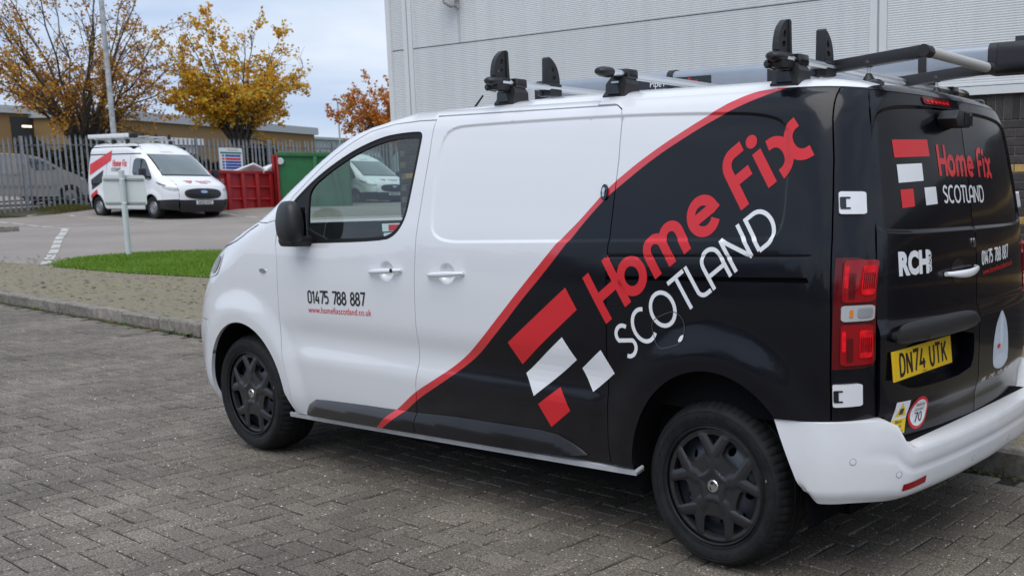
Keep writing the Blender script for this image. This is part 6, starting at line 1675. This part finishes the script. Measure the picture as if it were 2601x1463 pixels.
MB().box((-.06, -1.8, 1.45), (.05, -1.15, 1.53), ch=.01).box((-.05, -2.2, .15), (.05, -.9, .25)).build('cross_brace', M_sgrn, SKG, 30)
MB().lathe([(0, -.03), (.06, -.035), (.11, -.03), (.12, .02)], 20, axis=0, c=(-.02, -.12, 1.80)).build('end_roller', mat('worn_white_roller', (.55, .56, .56), .5), SKG, 40)
MB().box((-.06, -.06, .06), (.03, .0, 2.06), ch=.008).build('corner_post', M_sred, SKG, 30)
# ================================================================== palisade fence
M_galv = mat('galvanised_steel', (.25, .27, .29), .5, metal=.35, var=.2, vscale=5)
FX = 36.3
FE = empty('palisade_fence', (FX, -16, 0)); tag(FE, 'grey galvanised steel palisade fence along the back of the car park', 'fence')
def pale_mesh():
    w = .033; d = .012; prof = [(-w, 0), (-w * .5, d), (0, .002), (w * .5, d), (w, 0)]; V = []; H = 2.42
    for z, k in ((.02, 1), (H - .10, 1)):
        for a, b_ in prof: V.append((-b_, a * k, z))
    tops = [(-w, H - .09), (-w * .55, H), (0, H - .10), (w * .55, H), (w, H - .09)]
    F = [(i, i + 1, i + 6, i + 5) for i in range(4)]
    V += [(-d * .6, -w * .5, H + .02), (-d * .6, w * .5, H + .02)]
    F += [(5, 6, 10), (6, 7, 10), (7, 8, 11), (8, 9, 11), (6 + 0, 7, 10)]
    o = len(V); V += [(x + .003, y, z) for x, y, z in V[:12]]; F += [tuple(i + o for i in f[::-1]) for f in F[:8]]
    return V, F
pvV, pvF = pale_mesh(); pme = bpy.data.meshes.new('pale'); pme.from_pydata(pvV, [], pvF); pme.materials.append(M_galv)
y = -7.4; k = 0; step = .158
while y > -27:
    ob = bpy.data.objects.new('pale', pme); COL.objects.link(ob); ob.parent = FE
    ob.location = (random.gauss(0, .004), y + 16 + random.gauss(0, .004), terz(FX, y) - .02 + random.gauss(0, .008)); ob.rotation_euler = (random.gauss(0, .006), random.gauss(0, .006), random.gauss(0, .08)); y -= step; k += 1
posts = [-7.33 - 2.75 * i for i in range(8)]
for yy in posts:
    z0 = terz(FX, yy); MB().box((.02, -.04, 0), (.03, .04, 2.5)).box((.03, -.004, 0), (.10, .004, 2.5)).box((.10, -.04, 0), (.11, .04, 2.5)).build('fence_post', M_galv, FE).location = (-.11, yy + 16, z0 - .1)
for i in range(7):
    ya, yb_ = posts[i], posts[i + 1]; za, zb_ = terz(FX, ya), terz(FX, yb_)
    for dz in (.32, 2.08):
        V = []
        for yy, zz in ((ya, za), (yb_, zb_)):
            for a, b_ in ((.005, 0), (.05, 0), (.05, .008), (.012, .008), (.012, .05), (.005, .05)): V.append((a, yy + 16, zz + dz + b_))
        mesh_obj('fence_rail', V, [(j, (j + 1) % 6, 6 + (j + 1) % 6, 6 + j) for j in range(6)], M_dark if False else mat('dark_rail', (.10, .105, .11), .6) if i == 0 and dz < 1 else bpy.data.materials['dark_rail'], FE)
# notice on the fence
NB = empty('safety_notice', (36.10, -16.75, 2.65)); tag(NB, 'white safety notice with green, blue and red bars on the fence', 'sign')
bdn = MB().prism(rrect(-.44, -.42, .44, .42, .05), -.01, .01, 0).build('board', mat('white_sign_board', (.75, .76, .77), .4), NB)
M_nb = mat('sign_blue', (.03, .08, .42), .4); M_ng = mat('sign_green', (.02, .20, .10), .4)
def bar(name, y0, y1, z0, z1, m): MB().box((-.014, y0, z0), (-.011, y1, z1)).build(name, m, NB)
bar('green_bar', -.40, .40, .20, .265, M_ng)
for z0, m in ((.085, M_nb), (-.035, M_red), (-.15, M_nb), (-.26, M_nb), (-.37, M_nb)): bar('instruction_bar', -.36, .22, z0, z0 + .082, m); bar('pictogram', .26, .34, z0 + .005, z0 + .078, m)
nch = lambda a, b_: np.stack([0 * np.asarray(a) - .0112, np.asarray(a), np.asarray(b_)], -1)
decal('notice_lettering', font_parts('Home Fix', .10, lambda u, v: (.12 - u, .31 + v), 1.0), nch, M_red, NB, off=.001, flip=True)
pl2 = MB().box((-.01, -.22, -.14), (.01, .22, .14)).build('fence_plate', mat('pale_plate', (.66, .68, .68), .5), None); pl2.location = (36.15, -14.35, 2.95); tag(pl2, 'small blank pale plate fixed to the fence above parked van', 'sign')
# ================================================================== sign seen from behind
SG_ = empty('post_sign', (18.06, -4.998, terz(18.06, -4.998))); SG_.rotation_euler = (0, 0, CAM_YAW + .12); tag(SG_, 'blank back of grey sign board on round post in the grass', 'sign')
M_sgrey = mat('grey_sign_back', (.66, .69, .69), .45, metal=.0, var=.05, vscale=3); M_post = mat('grey_post', (.60, .64, .65), .45, metal=.1, var=.06, vscale=4)
MB().tube([(0, 0, -.05), (0, 0, 1.56)], .048, 20).build('post', M_post, SG_, 40)
MB().lathe([(0, .012), (.03, .010), (.049, 0)], 20, axis=2, c=(0, 0, 1.56)).build('post_cap', M_post, SG_, 40)
MB().prism(rrect(-.37, .92, .37, 1.475, .05), .058, .063, 0).build('sign_board', M_sgrey, SG_)
for z in (1.40, .965): MB().box((.036, -.345, z - .02), (.057, .345, z + .02), ch=.003).build('sign_rail', mat('dull_alu_rail', (.36, .39, .38), .5, metal=.4), SG_)
for z in (1.40, .965): MB().tube([(.05, -.052, z), (-.03, -.052, z), (-.054, 0, z), (-.03, .052, z), (.05, .052, z)], .006, 6).build('post_clip', M_alu, SG_, 40)
# ================================================================== lighting columns
def column(x, y, h, r0, r1, lab, arm):
    z = terz(x, y); c = empty('lamp_column', (x, y, z)); tag(c, lab, 'lamp post')
    MB().tube([(0, 0, -.2), (0, 0, 1.2), (0, 0, 1.25), (0, 0, h)], [r0, r0, r0 * .8, r1], 16).build('column', mat('weathered_column', (.33, .35, .36), .6, var=.35, vscale=6), c, 40)
    MB().tube([(0, 0, h), (arm * .3, -arm * .2, h + .05), (arm, -arm * .8, h + .1)], r1 * .7, 8).build('arm', M_galv, c, 40)
    MB().box((arm - .3, -arm * .8 - .15, h + .04), (arm + .3, -arm * .8 + .12, h + .14), ch=.03).build('lantern', M_galv, c, 40)
column(37.24, -13.27, 9.5, .11, .075, 'tall weathered grey lamp column in front of left tree', .8)
column(79.7, -50.0, 7.4, .10, .06, 'slim distant street lamp between the yellow and red trees', -1.6)
# ================================================================== car behind the fence
CR = empty('small_van', (39.6, -12.95, terz(39.5, -12) + .02)); tag(CR, 'beige grey small van behind the palisade fence at left', 'van')
M_beige = mat('beige_metallic_paint', (.36, .33, .30), .3, metal=.35, coat=.7)
prof = [(-4.3,.30),(-4.35,.9),(-4.32,1.5),(-4.2,1.72),(-2.6,1.76),(-1.75,1.73),(-1.35,1.62),(-.80,1.25),(-.25,1.02),(-.06,.82),(0,.55),(-.03,.25)]
def car_side(pol): return [(-a, b_) for a, b_ in pol]
pp = smooth_poly([(a, b_) for a, b_ in prof], 1)
wheelx = (-.62, -3.30)
arches = []
pol = []
body = MB()
ysec = [(-.0, .0, 1.0)]
V = []; F = []; n = len(pp)
for s_, (xo, sc, zf) in enumerate(((-.86, .965, .975), (-.80, .99, .995), (0, 1, 1.0), (.80, .99, .995), (.86, .965, .975))):
    for a, b_ in pp:
        V.append((xo * (1 - .10 * max(0, b_ - .95) / .8), a * sc - .02 * (1 - sc), b_ * zf if b_ > .5 else b_))
for s_ in range(4):
    for k in range(n): F.append((s_*n+k, s_*n+(k+1)%n, (s_+1)*n+(k+1)%n, (s_+1)*n+k))
F += [tuple(range(n))[::-1], tuple(4*n+k for k in range(n))]
cb_ = mesh_obj('body', [(x_, -y_ - 0, z_) for x_, y_, z_ in [(p[0], p[1], p[2]) for p in V]], F, M_beige, CR, 50)
def side_patch(name, poly, m, d=.004, par=CR):
    mb = MB(); Vp = []
    for a, b_ in poly: Vp.append((-(.86 + d) * (1 - .10 * max(0, b_ - .95) / .8) - .002, a, b_))
    k = len(Vp); mb.add(Vp + [(x_ + .01, y_, z_) for x_, y_, z_ in Vp], [tuple(range(k)), tuple(range(k, 2*k))[::-1]] + [(i, (i+1)%k, k+(i+1)%k, k+i) for i in range(k)]); return mb.build(name, m, par)
CR.rotation_euler = (0, 0, 0); CR.scale = (1, 1, 1)
flipy = lambda pol: [(-a, b_) for a, b_ in pol]
side_patch('side_window', flipy([(-1.78,1.60),(-1.45,1.55),(-.92,1.22),(-1.62,1.18),(-1.74,1.28)]), M_tglass)
side_patch('rubbing_strip', flipy([(-4.2,.66),(-1.15,.66),(-.95,.74),(-1.10,.60),(-4.2,.60)]), M_beige, .02)
side_patch('panel_swage', flipy([(-4.2,1.06),(-2.25,1.06),(-2.05,1.16),(-2.10,1.05),(-2.3,1.02),(-4.2,1.02)]), M_beige, .012)
side_patch('headlamp', flipy([(-.30,.98),(-.10,.90),(-.07,.78),(-.25,.86)]), M_lensw, .012)
for wx in wheelx:
    w = empty('wheel', (-.86, -wx, .32)); w.parent = CR
    MB().lathe([(.20,-.01),(.30,-.012),(.318,.03),(.318,.15),(.2,.2)], 32, axis=0).build('tyre', M_tyre, w, 40)
    MB().lathe([(0,-.012),(.06,-.012),(.08,.01),(.17,.012),(.20,-.012)], 32, axis=0).build('rim', mat('grey_alloy', (.20, .20, .20), .4, metal=.5), w, 40)
    ar = MB().lathe([(.318, -.022), (.37, -.022)], 40, axis=0); ar.build('wheel_arch', M_dark, w)
    for k in range(5):
        a = k * 2 * math.pi / 5; MB().prism([(.07 * math.cos(a) - .02, .07 * math.sin(a)), (.07 * math.cos(a) + .02, .07 * math.sin(a)), (.18 * math.cos(a) + .015, .18 * math.sin(a)), (.18 * math.cos(a) - .015, .18 * math.sin(a))], -.02, -.005, 0).build('spoke', M_alu2, w)
# ================================================================== buildings beyond the fence
M_buff = brick_mat('buff_brick_wall', [(0, (.25, .155, .062)), (1, (.25, .155, .062))])
def far_block(name, lab, x, y, w, d, h, wallm, roofm, fascia=.5, rot=0.0, wins=()):
    z = terz(min(x, 60), y); b_ = empty(name, (x, y, z - .5)); b_.rotation_euler = (0, 0, rot); tag(b_, lab, 'building')
    MB().box((0, -w, 0), (d, 0, h)).build('wall', wallm, b_)
    MB().box((-.25, -w - .2, h), (d, .2, h + fascia)).build('roof_fascia', roofm, b_)
    for (a, e, z0, z1, m) in wins:
        f_ = MB().box((-.06, -e, z0), (.02, -a, z1)).build('window', m, b_)
    return b_
M_fas = mat('grey_roof_fascia', (.40, .42, .43), .5); M_dw = mat('dark_glazing', (.012, .013, .014), .3); M_wr = mat('white_cabin_wall', (.66, .67, .68), .5)
lb_ = far_block('brick_unit', 'buff brick industrial unit at left edge behind the tree', 70, -19.0, 15, 20, 5.3, M_buff, M_fas, .45, 0, ((2.9, 5.6, 0, 5.1, M_dw), (8.6, 14.5, 2.6, 4.6, M_dw)))
M_lit = bpy.data.materials.new('lit_strip_lamp'); M_lit.use_nodes = True; M_lit.node_tree.nodes['Principled BSDF'].inputs['Emission Color'].default_value = (1, .78, .42, 1); M_lit.node_tree.nodes['Principled BSDF'].inputs['Emission Strength'].default_value = 1.6
for a in (3.5, 4.4): MB().box((-.09, -a - .45, 4.50), (-.061, -a + .05, 4.62)).build('strip_lamp', M_lit, lb_)
far_block('brick_unit', 'long buff brick unit with sloping grey fascia between the trees', 66, -24.5, 20, 18, 5.0, M_buff, M_fas, .55, .35, ((1.0, 6.2, 2.6, 3.2, M_wr),))
far_block('site_cabin', 'white flat-roofed cabin behind the fence, right of lamp column', 50, -18.4, 4.2, 3, 3.0, M_wr, mat('white_roof_edge', (.70, .71, .71), .5), .35)
far_block('green_shed', 'distant grey green shed near the slim street lamp', 110, -66, 12, 20, 6.2, mat('grey_green_cladding', (.30, .36, .34), .6), mat('shed_roof', (.33, .38, .36), .6), .3)
far_block('grey_shed', 'low grey shed roof beyond the fence by the green shed', 85, -46, 14, 12, 3.6, mat('grey_shed_wall', (.42, .43, .43), .6), mat('pale_shed_roof', (.48, .49, .49), .6), .4, .1)
bn_ = MB().box((-.03, -1.6, 0), (.03, 1.6, 1.1)).build('hoarding_board', mat('pale_hoarding', (.62, .55, .55), .6), None); bn_.location = (44, -24.6, 2.2); tag(bn_, 'pale hoarding with red lettering behind fence above the green skip', 'hoarding')
for k, t in enumerate(('CHAR', 'FAST')): decal('hoarding_lettering', font_parts(t, .62, lambda u, v, k=k: (1.3 - u, .55 - .45 * k + v), 1.1), lambda a, b_: np.stack([0 * np.asarray(a) - .031, np.asarray(a), np.asarray(b_)], -1), M_red, bn_, off=.002, flip=True)
# clipped hedge behind the fence
hv = MB(); NL = 22000
hy = rng.uniform(-26, -11.8, NL); hx = 40.8 + rng.normal(0, .35, NL); hz = rng.uniform(.0, 1.0, NL) ** .8 * np.where(hy > -16.5, 2.9, 2.2)
hz = hz * (0.75 + .3 * np.sin(hy * 1.3) * np.sin(hy * .7)); bz = ter(hx, hy); s_ = rng.uniform(.05, .11, NL); Rn = rng.normal(0, 1, (NL, 3, 3)) * s_[:, None, None]
HVt = np.column_stack([hx, hy, bz + hz])[:, None, :] + Rn
hd_ = mesh_obj('hedge', HVt.reshape(-1, 3), np.arange(3 * NL).reshape(NL, 3), leaf_mat('hedge_leaf', [(0, (.012, .018, .008)), (.6, (.03, .035, .014)), (1, (.10, .06, .02))], .1))
tag(hd_, 'dark scrubby hedge running behind the palisade fence', 'hedge')
# ================================================================== trees
def tree(x, y, lab, fork, zc, rh_, rv, seed, nleaf, leafm, leaf_s=.13, limbs=15, bare=0.3, subs=8, top=.75, off=(0, 0)):
    """crown grown inside an egg-shaped envelope: limbs, side branches, twigs, then leaves on the twigs"""
    r = random.Random(seed); z = terz(min(x, 60), y); root = empty('maple_tree', (x, y, z)); tag(root, lab, 'tree', 'autumn trees beyond the fence')
    C0 = np.array([off[0], off[1], zc]); mb = MB(); tw = []; wts = []
    def env(d, k=1.0):
        d = np.array(d, float); d /= np.linalg.norm(d); taper = 1 - (1 - top) * max(0, d[2])
        return C0 + d * np.array([rh_ * taper, rh_ * taper, rv]) * k
    def bez(p, c, q, n):
        return [tuple((1 - t) ** 2 * p + 2 * t * (1 - t) * c + t * t * q) for t in np.linspace(0, 1, n)]
    F0 = np.array([0, 0, fork])
    for k in range(limbs):
        g = (k + .5) / limbs; el = -.35 + 1.30 * g; a = k * 2.39996 + r.uniform(-.3, .3)
        d = (math.cos(a) * math.cos(el), math.sin(a) * math.cos(el), math.sin(el)); q = env(d, r.uniform(.80, 1.02))
        p = F0 + np.array([0, 0, r.uniform(-.25, .35)]); c = p + (q - p) * .35 + np.array([0, 0, r.uniform(.5, 1.2) * (1.1 - max(0, el))])
        pts = bez(p, c, q, 9); pts = [pts[0]] + [tuple(np.array(t_) + np.array([r.gauss(0, .05), r.gauss(0, .05), r.gauss(0, .05)])) for t_ in pts[1:]]
        rr_ = [.085 * (1 - .86 * (j / 8) ** .7) for j in range(9)]
        mb.tube(pts, rr_, 6, caps=False)
        for s in range(subs):
            j = min(8, 2 + int(6.5 * (s + r.random()) / subs)); st = np.array(pts[j]); dr = np.array(pts[min(j + 1, 8)]) - np.array(pts[j - 1]); dr /= np.linalg.norm(dr)
            rv_ = np.array([r.gauss(0, 1), r.gauss(0, 1), r.gauss(.25, .7)]); rv_ /= np.linalg.norm(rv_); dd = dr * .75 + rv_ * .8; dd /= np.linalg.norm(dd)
            L = r.uniform(.28, .48) * rh_ * (1.1 - .5 * j / 8); en = st + dd * L
            e = (en - C0) / np.array([rh_, rh_, rv]); ne = np.linalg.norm(e)
            if ne > 1.06: en = C0 + (en - C0) / ne * 1.06
            sp_ = bez(st, (st + en) / 2 + np.array([r.gauss(0, .1), r.gauss(0, .1), .12]), en, 5)
            mb.tube(sp_, [rr_[j] * .6, rr_[j] * .45, .013, .010, .006], 4, caps=False)
            dens = max(.03, min(1.0, .55 + .55 * math.sin(st[0] * 1.3 + seed) * math.sin(st[1] * 1.5 + 2) + .35 * math.sin(st[2] * 1.1 + seed) + r.gauss(0, .15))) * (1 - bare * max(0, min(1, (en[2] - zc) / rv + .25)))
            for t_ in range(6):
                w = sp_[1 + t_ % 4]; w = np.array(w); v_ = np.array([r.gauss(0, 1), r.gauss(0, 1), r.gauss(.3, .7)]); v_ /= np.linalg.norm(v_); e2 = w + (v_ * .7 + dd * .6) * r.uniform(.25, .55)
                mb.tube([tuple(w), tuple((w + e2) / 2 + np.array([0, 0, .03])), tuple(e2)], [.007, .005, .003], 3, caps=False)
                for f in (.35, .6, .8, 1.0, 1.05): tw.append(w + (e2 - w) * f); wts.append(max(dens, .02) * (.4 + f))
    bark = mat('tree_bark', (.075, .064, .052), .9, var=.4, vscale=9) if 'tree_bark' not in bpy.data.materials else bpy.data.materials['tree_bark']
    t_o = MB().tube([(0, 0, -.3), (.02, 0, fork * .5), (0, .02, fork + .1)], [.20, .155, .14], 10).build('trunk', bark, root, 40); mb.build('limbs', bark, t_o, 40)
    tp = np.array(tw); wgt = np.array(wts); g = np.random.default_rng(seed)
    ii = g.choice(len(tp), nleaf, p=wgt / wgt.sum()); c = tp[ii] + g.normal(0, .075, (nleaf, 3))
    s_ = g.uniform(.55, 1.3, nleaf) * leaf_s; a_ = g.normal(0, 1, (nleaf, 3)); a_ /= np.linalg.norm(a_, axis=1)[:, None]; b_ = g.normal(0, 1, (nleaf, 3)); b_ = np.cross(a_, b_); b_ /= np.linalg.norm(b_, axis=1)[:, None]
    LV = np.empty((nleaf, 4, 3)); LV[:, 0] = c - a_ * s_[:, None] * .5; LV[:, 1] = c + b_ * s_[:, None] * .42; LV[:, 2] = c + a_ * s_[:, None] * .5; LV[:, 3] = c - b_ * s_[:, None] * .42
    mesh_obj('crown', LV.reshape(-1, 3), np.arange(4 * nleaf).reshape(nleaf, 4), leafm, root); return root
L_or = leaf_mat('autumn_leaf_orange', [(0, (.32, .11, .022)), (.35, (.54, .23, .035)), (.65, (.66, .36, .05)), (.85, (.40, .26, .04)), (1, (.22, .17, .04))], .35)
L_ye = leaf_mat('autumn_leaf_yellow', [(0, (.46, .19, .022)), (.3, (.74, .37, .03)), (.6, (.84, .52, .05)), (.85, (.58, .46, .05)), (1, (.30, .30, .04))], .35)
L_re = leaf_mat('autumn_leaf_red', [(0, (.42, .09, .022)), (.4, (.60, .19, .03)), (.75, (.64, .30, .035)), (1, (.38, .29, .045))], .35)
tree(41.5, -14.1, 'large half-bare tree with brown orange leaves behind the lamp column', 1.7, 5.5, 4.2, 4.7, 11, 14000, L_or, .10, 26, .4, 12, .9)
tree(39.6, -19.1, 'rounded yellow orange maple standing behind the safety notice', 1.8, 4.75, 3.15, 3.1, 5, 17000, L_ye, .13, 20, .25, 10, .6)
tree(43.6, -28.9, 'red and orange maple partly hidden by the warehouse corner', 1.5, 3.8, 2.5, 2.5, 9, 10000, L_re, .13, 14, .2, 9, .7)
tree(52.0, -11.6, 'thin bare tree at the left edge above the brick unit', 2.2, 5.0, 2.6, 2.8, 21, 700, L_or, .10, 12, .5, 7, .8)
